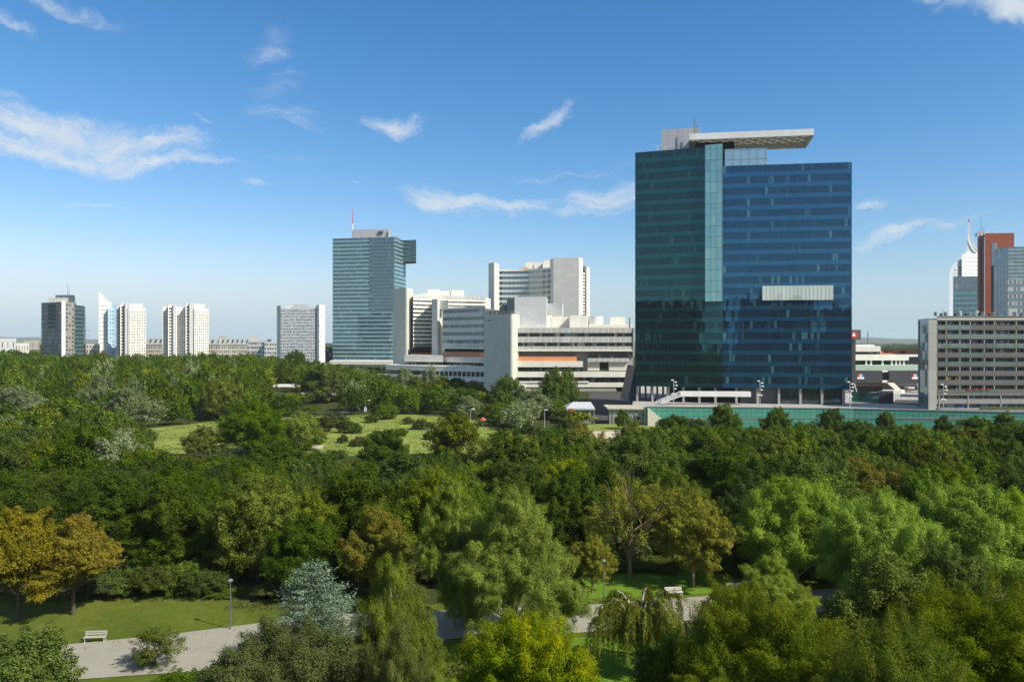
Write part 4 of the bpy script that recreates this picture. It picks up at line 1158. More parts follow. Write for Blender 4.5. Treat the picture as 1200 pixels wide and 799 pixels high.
# ---------------------------------------------------------------- right edge: slab block, towers behind, shopping centre
def slab_block():
    D = 300
    t = thing("balcony_slab_block", "long grey apartment slab with rows of loggias and green glass parapets above the plaza", "apartment block", (Xp(1160, D), D, 2))
    x0, x1 = 1098, 1275
    P, Q = V2(x0, D), V2(x1, D)
    def z(py): return Zp(py, D)
    zb, zt = 2.0, z(373)
    MB().prism([(P[0], P[1] + 2.0), (Q[0], Q[1] + 2.0), (Q[0], Q[1] + 14), (P[0], P[1] + 14)], zb, zt - .6).build("wall", matte("loggia_wall", (.20, .195, .18), .85, .08, .4), t)
    MB().strip([P, Q], zt - .55, zt, -14, .15).build("roof", matte("pale_roof_edge", (.55, .53, .45), .8), t)
    w0, w1 = V2(1088, D - .4), V2(1097.9, D - .4)
    MB().prism([w0, w1, back(w1, 14), back(w0, 12)], zb, zt - .56).build("end_wall", matte("end_wall_grey", (.36, .36, .335), .85, .06, .15, joint=(3.0, 3.45), streak=.06), t)
    e0, e1 = V2(1078.3, D + 9), V2(1087.9, D + .2)
    MB().prism([e0, e1, back(e1, 10), back(e0, 3)], zb, zt).build("glazed_end", G_END, t)
    fh = 10.72 / F * D
    rg = random.Random(21)
    bays = [1098, 1109.5, 1125, 1137.3, 1153.5, 1165.5, 1191, 1203, 1219, 1231, 1247, 1262, 1275]
    rects = []; coloured = []
    for k in range(9):
        yb = 461.5 - 10.72 * k
        zs, zp = z(yb), z(yb - 5.6)
        MB().strip([P, Q], zs - .12, zs + .12, -2.2, .05).build("floor_slab", matte("slab_edge", (.20, .20, .18), .85, .1, .4), t)
        cut = sorted(rg.sample(bays[1:-1], 4))
        cut = [bays[0]] + cut + [bays[-1]]
        for i in range(len(cut) - 1):
            g = rg.random() < (.55 if k > 5 else .35)
            MB().strip([V2(cut[i] + .1, D), V2(cut[i + 1] - .1, D)], zs + .12, zp, -.06, .12, v0=100 * (k * 7 + i) + .5).build("parapet_panel", G_CLEAR if g else matte("concrete_parapet", (.125, .125, .116), .85, .12, .5, streak=.12), t)
        for i, b in enumerate(bays):
            if k < 9:
                MB().strip([V2(b - .35, D), V2(b + .35, D)], zp, zs + fh - .12, -1.9, -.02).build("partition", matte("partition_grey", (.42, .41, .37), .8), t)
        for i in range(len(bays) - 1):
            w = bays[i + 1] - bays[i]
            n = 2 if w < 13 else 3
            for j in range(n):
                if rg.random() < .15: continue
                a_ = bays[i] + w * (j + .18 + rg.uniform(-.05, .05)) / n; b_ = a_ + w * rg.uniform(.45, .68) / n
                tall = rg.random() < .5
                rects.append((((Xp(a_, D)), D + 2), (Xp(b_, D), D + 2), zs + (.2 if tall else 1.0), zs + fh - .55))
    vis = [r for r in rects if r[1][0] < Xp(1204, D)]; hid = [r for r in rects if r[1][0] >= Xp(1204, D)]
    windows(t, vis + hid, glass("loggia_glass", (.025, .032, .04), (.6, .75, .9), .12, 50, 0, blind=.25, blind_col=(.05, .12, .3)))
    for (xa, xb, py, mat) in ((1109, 1114, 444, YELLOWP), (1119.5, 1124, 444, YELLOWP), (1154, 1157.5, 434, BLUEP), (1182, 1186, 434, BLUEP), (1108, 1110, 455, matte("mint", (.2, .6, .45))), (1120, 1124, 455, matte("mint", (.2, .6, .45)))):
        MB().strip([V2(xa, D + .9), V2(xb, D + .9)], z(py + 2.4), z(py - 2), -.05, 0).build("balcony_screen", mat, t)
    for (x_, y_) in ((1135, 459), (1143, 459), (1150, 459.4), (1158, 459)):
        MB().box((Xp(x_, D), D - .3, z(y_ - 2.8)), (1.6, .25, .35)).build("flower_box", matte("red_flowers", (.4, .06, .04), .9, .6, 6), t)
    # two base storeys
    base = matte("base_concrete", (.24, .24, .23), .85, .12, .5, streak=.1)
    MB().strip([P, Q], z(473), z(467.5), -1.5, -.1).build("base_band", base, t)
    MB().strip([P, Q], zb, z(478), -1.5, -.05).build("base_band", base, t)
    MB().strip([P, Q], z(462.8), z(461.8), -2, .1).build("base_band", base, t)
    MB().strip([(P[0], P[1] + 1), (Q[0], Q[1] + 1)], z(478), z(463), -.2, 0).build("base_wall", matte("base_wall", (.16, .16, .15), .85, .1, .4), t)
    L = []
    for (xa, xb) in ((1099, 1102), (1107, 1110), (1123, 1127), (1127.5, 1132), (1139, 1145), (1146, 1151), (1153, 1158), (1160, 1165), (1189, 1192), (1205, 1210)):
        L.append((V2(xa, D + 1), V2(xb, D + 1), z(467.3), z(463.2)))
    for (xa, xb) in ((1110, 1118), (1119, 1125), (1138, 1149), (1150, 1152.5), (1158, 1164), (1166, 1178), (1181, 1190), (1192, 1201)):
        L.append((V2(xa, D + 1), V2(xb, D + 1), z(477.8), z(473.4)))
    windows(t, L, glass("base_glass", (.04, .06, .08), (.6, .75, .9), .12, 1.2, .12, (.1, .1, .1), .3, (.16, .24, .34)), 'base_window')
    for xa in (1127, 1154.5):
        MB().strip([V2(xa, D + .9), V2(xa + 2.6, D + .9)], zb, z(473), -.05, .15).build("door", BLUEP, t)
    for xa in (1100, 1134, 1172.5, 1215):
        MB().strip([V2(xa, D), V2(xa + 1.2, D)], zb, z(462), -1.5, .02).build("pier", CONCG, t)
    # roof: stair heads, vents, antennas
    for (xa, xb, yt, dd) in ((1100, 1108, 370.5, 6), (1112, 1124, 371, 8), (1150, 1158, 370, 7), (1168, 1176, 369.5, 8), (1186, 1200, 366.5, 7), (1130, 1142, 371.5, 9)):
        MB().prism([V2(xa, D + dd), V2(xb, D + dd), V2(xb, D + dd + 4), V2(xa, D + dd + 4)], zt, z(yt)).build("roof_block", CONCG, t)
    for (xa, yt) in ((1124, 363), (1144, 363), (1182, 362)):
        v = MB()
        v.tube((Xp(xa, D + 6), D + 6, zt), (Xp(xa, D + 6), D + 6, z(yt)), .45, n=8).tube((Xp(xa + 1.6, D + 6), D + 6, zt), (Xp(xa + 1.6, D + 6), D + 6, z(yt + .3)), .4, n=8)
        v.build("vent_pipe", METALS, t)
    for xa in (1104, 1105.5):
        MB().tube((Xp(xa, D + 7), D + 7, z(371)), (Xp(xa, D + 7), D + 7, z(361.5)), .05, n=4).build("antenna", POLE, t)

def right_towers():
    # rust red tower
    D = 520
    t = thing("rust_red_tower", "rust-red slab tower with dark red flank, rising behind the grey balcony block", "office tower", (Xp(1168, D), D, 2))
    a_, b_, c_ = V2(1145.5, D + 14), V2(1154, D), V2(1188.5, D - 2)
    z1 = Zp(273.5, D)
    MB().prism([b_, c_, back(c_, 22), back(b_, 22)], 2, z1).build("red_front", REDWALL, t)
    MB().prism([a_, (b_[0] - .02, b_[1] + .4), back((b_[0] - .02, b_[1] + .4), 20), back(a_, 8)], 2, Zp(275, D)).build("red_flank", REDDARK, t)
    MB().strip([lerp2(a_, b_, .4), lerp2(a_, b_, .66)], 2, Zp(279, D), -.2, .1).build("flank_slot", BLACK, t)
    MB().strip([lerp2(b_, c_, .22), lerp2(b_, c_, .42)], 2, Zp(285, D), -.2, .12, v0=3).build("slot_window", G_OFFICE, t)
    rb = MB()
    for (x_, w, h) in ((1147, 2, 2.2), (1150, 2.5, 3), (1154, 3, 2.5), (1160, 4, 1.8), (1165, 3, 2.2)):
        rb.box((Xp(x_, D + 8), D + 9, z1 + h / 2 - .8), (w, 3, h))
    rb.build("roof_plant", METALS, t)
    for x_, y_ in ((1149.5, 246), (1153, 262), (1151.3, 266)):
        MB().tube((Xp(x_, D + 8), D + 8, z1), (Xp(x_, D + 8), D + 8, Zp(y_, D)), .18, .06, n=5).build("antenna", POLE, t)
    # glass office at the frame edge
    D = 455
    g = thing("grey_glass_office", "grey glass office tower at the frame edge, beside the rust-red tower", "office tower", (Xp(1190, D), D, 2))
    P, M_, Q = V2(1164.5, D + 12), V2(1181, D), V2(1262, D - 6)
    z1 = Zp(289.5, D)
    MB().prism([(P[0] + .2, P[1] + .3), (M_[0], M_[1] + .3), (Q[0], Q[1] + .3), back(Q, 25), back(P, 25)], 2, z1 - .3).build("core", DARKM, g)
    floors(g, [P, M_], 2, z1, 24, glass("office_flank_glass", (.035, .05, .06), (.6, .72, .8), .22, 3.0, .5, (.16, .19, .21), .15, (.2, .24, .25)), glass("office_flank_spandrel", (.07, .095, .11), (.6, .72, .8), .2, 3, .3, (.15, .18, .2), 0, var=.4), .6, .08)
    zc = Zp(328, D)
    floors(g, [M_, Q], zc, z1, 9, G_SEAD, glass("office_green_spandrel", (.16, .23, .22), (.7, .85, .85), .18, 4, .2, (.1, .13, .13), 0, var=.3), .5, .1, "upper_window_band", "upper_spandrel")
    floors(g, [M_, Q], 2, zc, 15, glass("office_lit_glass", (.05, .06, .065), (.7, .8, .85), .2, 2.2, .7, (.42, .43, .42), .25, (.4, .42, .4)), S_SEAD, .6, .08, "lower_window_band", "lower_spandrel")
    # dark gap block
    # white tower with the curved spire
    D = 760
    w = thing("white_spire_tower", "white tower with a curved needle spire, partly behind the rust-red tower", "skyscraper", (Xp(1130, D), D, 0))
    f, dv = facing(1130, D)
    pro = [(1112, 420), (1127.5, 420), (1127.5, 303), (1124, 304.5), (1120, 307), (1116.5, 310.5), (1113.8, 314.5), (1112.2, 319)]
    profile2(MB(), pro, f, dv, 4, 20).build("rear_panel", matte("pale_grey_panel", (.5, .55, .6), .6, .03, .1, joint=(3, 3)), w)
    pro = [(1127.2, 420), (1149, 420), (1149, 297.5), (1127.2, 297.8)]
    profile2(MB(), pro, f, dv, 0, 16).build("front_panel", WHITEC, w)
    L = []
    for k, y_ in enumerate((302, 306.5, 311, 315.5, 320)):
        for x_ in (1130, 1135, 1139.5, 1143):
            L.append((f(x_), f(x_ + 2.2), Zp(y_ + .5, D), Zp(y_ - .4, D)))
    windows(w, L, matte("slit_grey", (.3, .32, .34)), 'slit_window')
    L = [((f(x_)[0] + dv[0] * 4, f(x_)[1] + dv[1] * 4), (f(x_ + dx)[0] + dv[0] * 4, f(x_ + dx)[1] + dv[1] * 4), Zp(y_ + .7, D), Zp(y_ - .7, D)) for x_, y_, dx in ((1120, 311, 1.6), (1123, 313, 3.5), (1118.5, 316.5, 1.8), (1123, 316.5, 3.5), (1118.5, 320.5, 1.8), (1123, 320.5, 3.5), (1123, 324, 3.5))]
    windows(w, L, G_FAR)
    # spire: a concave sail with a bright right rim
    def rc(tt): return (1147 - 11.9 * (1 - (1 - tt) ** 2.0), 294.5 - 35 * tt ** 1.45)
    right = [rc(k / 10) for k in range(11)]
    left = [(1134.3, 259), (1134.2, 275), (1133.6, 286), (1132.6, 292), (1131, 297.6)]
    profile2(MB(), [(1131, 297.7), (1148, 297.7)] + right + left, f, dv, 3, 9).build("spire", matte("spire_grey", (.48, .52, .55), .5, .03, .1, joint=(0, 3)), w)
    rim = MB()
    for k in range(10):
        p, q = right[k], right[k + 1]
        rim.tube((*f(p[0]), Zp(p[1], f(p[0])[1])), (*f(q[0]), Zp(q[1], f(q[0])[1])), .85 - .055 * k, .85 - .055 * (k + 1), n=8)
    rim.build("spire_rim", WHITEC, w)
    MB().tube((*f(1135.3), Zp(259.5, D)), (*f(1135.3), Zp(256, D)), .7, .3).build("spire_tip", REDP, w)
    D = 620
    g = thing("dark_teal_office", "dark teal glass office block in front of the white spire tower", "office building", (Xp(1131, D), D, 2))
    P, Q = V2(1117, D), V2(1149, D - 3)
    z1 = Zp(324, D)
    MB().prism([(P[0] + .1, P[1] + .2), (Q[0], Q[1] + .2), back(Q, 24), back(P, 24)], 2, z1).build("core", DARKM, g)
    zc = Zp(339, D)
    floors(g, [P, Q], zc, z1, 2, G_OFFICE, None, .98, .1, "top_window_band")
    floors(g, [P, Q], Zp(392, D), zc, 9, glass("teal_band_glass", (.015, .045, .055), (.45, .75, .8), .2, 3, .1, (.02, .04, .05), .08, (.06, .12, .12)), glass("teal_band_spandrel", (.03, .085, .10), (.5, .8, .9), .26, 3, .08, (.02, .05, .06), 0, var=.3), .62, .4)

def shopping():
    D = 400
    t = thing("shopping_centre", "layered pale shopping centre with dark signed bridge panels between tower and slab block", "shopping centre", (Xp(1038, D), D, 2))
    def z(py, d=D): return Zp(py, d)
    def layer(x0, x1, y0, y1, d, dep, mat, name):
        MB().prism([V2(x0, d), V2(x1, d), (Xp(x1, d) + 1, d + dep), (Xp(x0, d) + 1, d + dep)], z(y1, d), z(y0, d)).build(name, mat, t)
    layer(985, 1032, 405.5, 412, 470, 14, CONC, "roof_storey"); layer(985, 1025, 403.8, 405.6, 475, 10, PANEL, "roof_storey")
    layer(985, 1031, 412, 415.5, 472, 10, G_DARK, "window_band")
    layer(985, 1065, 416, 422.2, 440, 16, CONC, "parapet")
    layer(985, 1064, 422.2, 428.2, 442, 12, BLACK, "window_band")
    for x_ in (1014, 1019.5, 1033, 1044, 1049, 1053.5, 1058):
        layer(x_, x_ + 2.4, 422.3, 428.1, 441, 2, CONC, "pier")
    layer(985, 1090, 428.4, 434.2, 425, 20, matte("green_glass_roof", (.38, .5, .40), .4, .1, .3), "glazed_roof")
    layer(1064, 1090, 416.5, 428.3, 446, 12, DARKM, "side_hall"); layer(1064, 1092, 415.8, 418, 444, 14, PANEL, "side_roof")
    layer(999, 1034, 434.4, 448.3, 400, 5, DARKM, "bridge_panel"); layer(1042, 1092, 434.4, 448.3, 402, 5, DARKM, "bridge_panel")
    layer(1033.5, 1042.5, 434.5, 436, 403, 4, CONC, "bridge_deck"); layer(1033.5, 1042.5, 445.5, 448.3, 402.5, 4, CONC, "bridge_deck")
    layer(1034, 1042, 436, 445.5, 406, 1, G_CLEAR, "bridge_glazing")
    for (x0, d) in ((1004.5, 400), (1068.5, 402)):
        w = 8
        MB().strip([V2(x0, d), V2(x0 + w, d)], z(444, d), z(438.5, d), 0, .12).build("sign_board", WHITEP, t)
        MB().strip([V2(x0, d), V2(x0 + 2.6, d)], z(441.8, d), z(438.5, d), .125, .16).build("sign_red_field", REDP, t)
        MB().strip([V2(x0 + 5.4, d), V2(x0 + w, d)], z(441.8, d), z(438.5, d), .125, .16).build("sign_blue_field", BLUEP, t)
        MB().strip([V2(x0 + 3.2, d), V2(x0 + 4.8, d)], z(440.6, d), z(439.4, d), .125, .16).build("sign_emblem", REDP, t)
    # undercroft, stair, retaining walls
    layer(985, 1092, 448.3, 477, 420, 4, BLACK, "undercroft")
    layer(1004, 1034, 452, 462, 408, 6, matte("brown_soffit", (.10, .085, .07), .8, .2, .3), "sloping_soffit")
    st = MB()
    d = 396
    for k in range(12):
        u = k / 12
        st.prism([V2(1040 + 14 * u, d + 3 - .1 * k), V2(1048 + 12 * u, d + 3 - .1 * k), V2(1048 + 12 * u, d + 5), V2(1040 + 14 * u, d + 5)], z(449 + 11.5 * u + 1, d), z(449 + 11.5 * u, d))
    st.prism([V2(1034, d), V2(1057, d - 1), V2(1060, d + 3), V2(1034, d + 3)], z(463, d), z(457, d))
    st.build("stair", CONC, t)
    layer(1046, 1092, 448.4, 452, 404, 3, CONCG, "soffit_beam"); layer(1060, 1072, 453.5, 455.5, 412, 2, CONC, "landing")
    for x_, lean in ((1001, 3.2), (1075, 1.5)):
        MB().tube((*V2(x_, 398), z(449, 398)), (*V2(x_ + lean, 397), 2), .3).build("prop", METALS, t)
    MB().prism([V2(1056, 372), V2(1080, 368), V2(1080, 380), V2(1056, 384)], 2, z(463.5, 372)).build("blue_wall", matte("slate_blue_wall", (.05, .08, .12), .7), t)
    r = thing("glass_fence", "low green glass fence along the plaza below the shopping bridge", "fence", (Xp(1015, 330), 330, 2))
    MB().strip([V2(998, 340), V2(1034, 332)], 2, 6.4, -.1, 0, v0=.3).build("glass_panels", glass("fence_glass", (.03, .09, .075), (.6, .9, .8), .10, 1.4, .14, (.12, .16, .15), .3, (.06, .2, .16), var=.8), r)
    MB().prism([V2(1030, 332), V2(1047, 331), V2(1047, 338), V2(1030, 339)], 2, 6.9).build("dark_end", DARKM, r)
    ramp = MB()
    ramp.poly([(*V2(1044, 330), 2.06), (*V2(1078, 322), 2.06), (*V2(1078, 350), 2.1), (*V2(1050, 352), 2.1)])
    tag(ramp.build("road", ASPH), kind='structure')
    # billboard with the red and white emblem
    D = 420
    b = thing("billboard", "dark billboard with a round red and white emblem beside the glass tower's edge", "billboard", (Xp(1004, D), D, 2))
    x0, x1 = Xp(996.5, D), Xp(1008.3, D)
    MB().box(((x0 + x1) / 2, D, Zp(392.3, D)), (x1 - x0, 1.2, 5.3)).build("board", matte("olive_board", (.10, .10, .085), .7), b)
    cx = Xp(999.8, D)
    ring = MB().tube((cx, D - .62, Zp(392.3, D)), (cx, D - .78, Zp(392.3, D)), 1.75, n=28); ring.build("emblem_disc", REDP, b)
    MB().profile([(cx - .95, Zp(392.3, D) - .8), (cx + .95, Zp(392.3, D) - .8), (cx + .75, Zp(392.3, D) - .1), (cx + .35, Zp(392.3, D) + .95), (cx - .35, Zp(392.3, D) + .95), (cx - .75, Zp(392.3, D) - .1)], D - .86, D - .7).build("emblem_mark", WHITEP, b)
    MB().box(((x0 + x1) / 2 - 1, D + .3, (Zp(398.2, D) + 2) / 2), (2.2, .8, Zp(398.2, D) - 2)).build("post", DARKM, b)
    # red roofed halls and bridge pylon far behind
    h = thing("red_roofed_hall", "long hall with a red tiled roof behind the shopping centre", "hall", (Xp(1060, 640), 640, 0))
    D = 640
    P, Q = V2(1030, D), V2(1105, D)
    MB().prism([P, Q, (Q[0], D + 22), (P[0], D + 22)], 0, Zp(416, D)).build("wall", BEIGE, h)
    rf = MB()
    zr, ze = Zp(409.7, D), Zp(416.2, D)
    rf.poly([(P[0] - 1, D - 1, ze), (Q[0], D - 1, ze), (Q[0], D + 11, zr), (P[0] + 6, D + 11, zr)])
    rf.poly([(P[0] + 6, D + 11, zr), (Q[0], D + 11, zr), (Q[0], D + 23, ze), (P[0] - 1, D + 23, ze)])
    rf.poly([(P[0] - 1, D - 1, ze), (P[0] + 6, D + 11, zr), (P[0] - 1, D + 23, ze)])
    rr = rf.build("roof", TILE, h)
    for x_ in (1040, 1042.5, 1059, 1062):
        MB().box((Xp(x_, D), D + 4, Zp(412.6, D) + .2), (1.0, 1.6, 1.6)).build("dormer", BLACK, h)
    p = thing("bridge_pylon", "distant cable-stayed bridge pylon on the horizon beside the billboard", "bridge", (Xp(1017, 2600), 2600, 0))
    D = 2600
    x_ = Xp(1017, D)
    MB().tube((x_, D, 0), (x_, D, Zp(388.5, D)), 2.6, 1.6, n=6).build("pylon", matte("pylon_green", (.18, .27, .26)), p)
    cb = MB()
    for s_ in (-1, 1):
        for k in (1, 2, 3): cb.tube((x_, D, Zp(389.5 + k, D)), (x_ + s_ * 28 * k, D, 14), .16, n=3, cap=False)
    cb.build("cables", METALS, p)
slab_block(); right_towers(); shopping()
# ---------------------------------------------------------------- street furniture
def local_thing(name, label, cat, loc, rz=0.0, group=None):
    o = thing(name, label, cat, loc, group, rz)
    ORIG[o.name] = Vector((0, 0, 0))
    return o

def make_bench(label, loc, rz, wood=None):
    wood = wood or SLAT
    o = local_thing("park_bench", label, "bench", loc, rz)
    W = 1.95
    s = MB()
    for k in range(3): s.box((0, -.10 + .17 * k, .45), (W, .14, .045))
    s.build("seat", wood, o)
    b = MB()
    for k in range(2): b.box((0, .36 + .03 * k, .64 + .20 * k), (W, .04, .15), 0)
    b.build("backrest", wood, o)
    for x in (-W / 2 + .12, W / 2 - .12):
        l = MB()
        l.box((x, -.12, .215), (.06, .06, .43)).box((x, .30, .215), (.06, .06, .43)).box((x, .08, .41), (.06, .50, .05)).tube((x, .31, .42), (x, .40, .92), .035, n=6)
        l.box((x, -.12, .03), (.12, .2, .06)).box((x, .30, .03), (.12, .2, .06))
        l.build("leg", METALS, o)
    return o

b1 = G(111, 752.5); make_bench("pale slatted park bench on the grass edge beside the wide path near the orange chestnuts", (b1[0], b1[1], .06), R(6), matte("weathered_slat", (.38, .37, .33), .7, .12, 3.0))
b2 = G(790, 699); make_bench("white slatted park bench beside the path behind the weeping tree", (b2[0], b2[1], .06), R(6))
b3 = G(862, 694.5); make_bench("white slatted park bench on the lawn half hidden by pale green willows", (b3[0], b3[1], .06), R(6))

def park_lamp(label, px, py_top, py_base, z=0.0):
    p = G(px, py_base, z)
    h = (py_base - py_top) / F * p[1]
    o = local_thing("park_lamp", label, "street lamp", (p[0], p[1], z))
    MB().tube((0, 0, 0), (0, 0, h * .3), .085, .07, 10).tube((0, 0, h * .3), (0, 0, h - .25), .06, .045, 10).build("pole", POLE, o)
    MB().tube((0, 0, h - .32), (0, 0, h - .14), .07, .24, 14).build("lamp_head", matte("lamp_glass", (.45, .48, .48), .3, .03), o)
    MB().tube((0, 0, h - .14), (0, 0, h), .28, .10, 14).build("lamp_cap", matte("lamp_cap", (.16, .21, .24), .4, .03), o)
park_lamp("slim dark park lamp on the lawn's edge between the orange chestnuts and the blue spruce", 270, 678, 737)
park_lamp("slim dark park lamp by the path between the small golden tree and the weeping tree", 707.5, 655, 705)

def street_lamp(label, px, py_top, D, z, arm=1.6, box=False):
    x = Xp(px, D); h = Zp(py_top, D) - z
    o = local_thing("street_lamp", label, "street lamp", (x, D, z))
    MB().tube((0, 0, 0), (0, 0, h), .16, .11, 8).build("pole", METALS, o)
    MB().tube((0, 0, h - .05), (arm, 0, h + .15), .09, .07, 6).build("arm", METALS, o)
    MB().box((arm + .35, 0, h + .12), (1.3, .6, .28)).build("lamp_head", WHITEP, o)
    if box: MB().box((0, -.05, 3.0 if h > 9 else 1.5), (1.1, .5, 1.9)).build("control_box", matte("pale_box", (.5, .62, .7), .5), o)
street_lamp("grey street lamp with a pale box on its pole at the meadow's far edge", 428.2, 469, 362, gz(362), 1.2, True)
street_lamp("grey street lamp in front of the silvery tree beyond the meadow", 469.5, 474, 372, gz(372), 1.4)
street_lamp("grey street lamp among the trees under the blank concrete tower's left side", 551.5, 479.5, 300, gz(300), .6)
street_lamp("grey street lamp among dark trees under the blank concrete tower's rounded corner", 638, 480.5, 305, gz(305), .3)
for px, D, py, lab in ((184, 640, 424, "thin lamp post above the yellow tree under the wedge-topped tower"), (207, 640, 422, "thin lamp post among dark trees under the two-cored white tower"), (230, 660, 421, "thin lamp post above dark trees beside the two-cored white tower's right edge")):
    street_lamp(lab, px, py, D, 0, 1.0)

def camera_pole(label, px, py_top, D):
    x = Xp(px, D); h = Zp(py_top, D) - 2.0
    o = local_thing("plaza_light_pole", label, "light pole", (x, D, 2.0), group="light poles along the plaza edge")
    MB().tube((0, 0, 0), (0, 0, h), .17, .13, 8).build("pole", METALS, o)
    for k, (dx, dz) in enumerate(((-.55, -.1), (.75, -.9), (1.0, -2.2), (.6, -3.6), (-.5, -5.6), (.5, -5.7))):
        f = MB().box((dx * 1.1, -.1, h + dz), (.75, .5, .42)); f.tube((0, 0, h + dz), (dx, 0, h + dz), .06, n=5)
        f.build("floodlight", WHITEP, o)
camera_pole("plaza light pole beside the tower's outdoor stair", 789.5, 445, 321)
camera_pole("plaza light pole in front of the tower's dark service core", 890.5, 446, 316)
camera_pole("plaza light pole at the glass tower's outer corner", 996, 447, 306)
camera_pole("plaza light pole in front of the balcony slab block", 1105.5, 450, 295)

def kiosk():
    D = 318; z = gz(D)
    o = thing("market_tent", "white-roofed pavilion tent among trees beside the concrete hut", "tent", (Xp(679, D), D, z))
    x0, x1 = Xp(663, D), Xp(696, D)
    zt = Zp(471.5, D); ze = Zp(477, D)
    r = MB()
    r.poly([(x0, D - 4, ze), (x1, D - 4, ze), (x1 - 1, D + 3, zt), (x0 + 3, D + 3, zt)]); r.poly([(x0 + 3, D + 3, zt), (x1 - 1, D + 3, zt), (x1, D + 9, ze), (x0, D + 9, ze)])
    r.poly([(x0, D - 4, ze - .7), (x1, D - 4, ze - .7), (x1, D - 4, ze), (x0, D - 4, ze)]); r.poly([(x1, D - 4, ze - .7), (x1, D + 9, ze - .7), (x1, D + 9, ze), (x1, D - 4, ze)]); r.poly([(x0, D - 4, ze), (x0 + 3, D + 3, zt), (x0, D + 9, ze)]); r.poly([(x1, D - 4, ze), (x1, D + 9, ze), (x1 - 1, D + 3, zt)])
    r.build("roof", matte("grey_tarpaulin", (.45, .48, .50), .6), o)
    for x in (x0 + .4, (x0 + x1) / 2, x1 - .4):
        MB().tube((x, D - 3.7, z), (x, D - 3.7, ze - .3), .1).build("post", METALS, o)
    MB().prism([(x0 + 1, D + 2), (x1 - 1, D + 2), (x1 - 1, D + 7), (x0 + 1, D + 7)], z, ze - .3).build("wall", CONCG, o)
    MB().box((x0 + 2, D - 4.2, ze - .8), (1.6, .5, 1.0)).build("red_awning", REDP, o)
    D = 470; z = gz(D)
    o = thing("cafe_kiosk", "low pale-roofed cafe kiosk glimpsed between trees beyond the meadow", "kiosk", (Xp(334, D), D, z))
    x0, x1 = Xp(321, D), Xp(347, D)
    MB().prism([(x0 + 1, D), (x1 - 1, D), (x1 - 1, D + 8), (x0 + 1, D + 8)], z - 6, Zp(453.5, D)).build("wall", matte("kiosk_blue", (.12, .16, .22), .7), o)
    MB().prism([(x0, D - 2), (x1, D - 2), (x1, D + 9), (x0, D + 9)], Zp(453.4, D), Zp(451, D)).build("roof", WHITEP, o)
    for x in (x0 + 4, x1 - 1): MB().tube((x, D - 1.8, z - 6), (x, D - 1.8, Zp(453.4, D)), .25).build("post", matte("rust_post", (.35, .14, .05)), o)
    D = 420; z = gz(D)
    o = thing("cafe_terrace", "long white terrace pavilion half hidden by trees at the meadow's far end", "pavilion", (Xp(378, D), D, z))
    x0, x1 = Xp(352, D), Xp(402, D)
    MB().prism([(x0, D), (x1, D), (x1, D + 6), (x0, D + 6)], Zp(462.5, D), Zp(460.5, D)).build("roof", WHITEP, o)
    for k in range(8):
        x = x0 + (x1 - x0) * (k + .5) / 8; MB().tube((x, D + .3, z - 3), (x, D + .3, Zp(462.5, D)), .22, n=6).build("post", WHITEP if k % 3 else matte("rust_post", (.35, .14, .05)), o)
    MB().prism([(x0, D + 5), (x1, D + 5), (x1, D + 5.8), (x0, D + 5.8)], z - 3, Zp(462.6, D)).build("back_wall", DARKM, o)
kiosk()

def car(label, px, D, rz, paint):
    z = gz(D)
    o = local_thing("parked_car", label, "car", (Xp(px, D), D, z + .05), rz)
    body = MB(); prof = [(-2.1, .35), (2.1, .35), (2.15, .75), (1.9, .92), (1.1, .98), (-1.9, 1.0), (-2.15, .8)]
    body.profile(prof, -.85, .85); body.build("body", paint, o)
    MB().profile([(1.05, .985), (.45, 1.44), (-1.2, 1.46), (-1.85, .985)], -.74, .74).build("cabin", G_DARK, o)
    MB().profile([(.42, 1.45), (-1.18, 1.47), (-1.18, 1.51), (.42, 1.49)], -.72, .72).build("roof", paint, o)
    for x in (-1.3, 1.3):
        for y in (-.86, .86):
            w = MB().tube((x, y - .1, .32), (x, y + .1, .32), .32, n=14).build("wheel", BLACK, o)
            MB().tube((x, y - .12, .32), (x, y + .12, .32), .18, n=10).build("rim", METALS, w)
car("white car parked at the meadow's far edge left of the lamp with a box", 404, 356, R(8), WHITEP)

# ---------------------------------------------------------------- trees
RNG = np.random.default_rng(12)

def unit(v): return v / np.maximum(np.linalg.norm(v, axis=-1, keepdims=True), 1e-9)

def leaf_mesh(name, c, n, t, L, W, lv, tip, mat):
    """one mesh of rhombic leaves: centres c, normals n, axis t, length and width per leaf"""
    N = len(c)
    b = unit(np.cross(n, t)); t = unit(np.cross(b, n))
    L = L[:, None] * .5; W = W[:, None] * .5
    fold = n * (W * .45)
    v = np.stack([c - t * L, c + b * W + fold, c + t * L, c - b * W + fold], 1).reshape(-1, 3).astype(np.float32)
    me = bpy.data.meshes.new(name)
    me.vertices.add(4 * N); me.loops.add(4 * N); me.polygons.add(N)
    me.vertices.foreach_set('co', v.ravel())
    me.loops.foreach_set('vertex_index', np.arange(4 * N, dtype=np.int32))
    me.polygons.foreach_set('loop_start', np.arange(0, 4 * N, 4, dtype=np.int32))
    for nm, arr in (('lv', lv), ('tip', tip)):
        at = me.attributes.new(nm, 'FLOAT', 'FACE')
        at.data.foreach_set('value', arr.astype(np.float32))
    me.materials.append(mat)
    me.update(calc_edges=True)
    return me

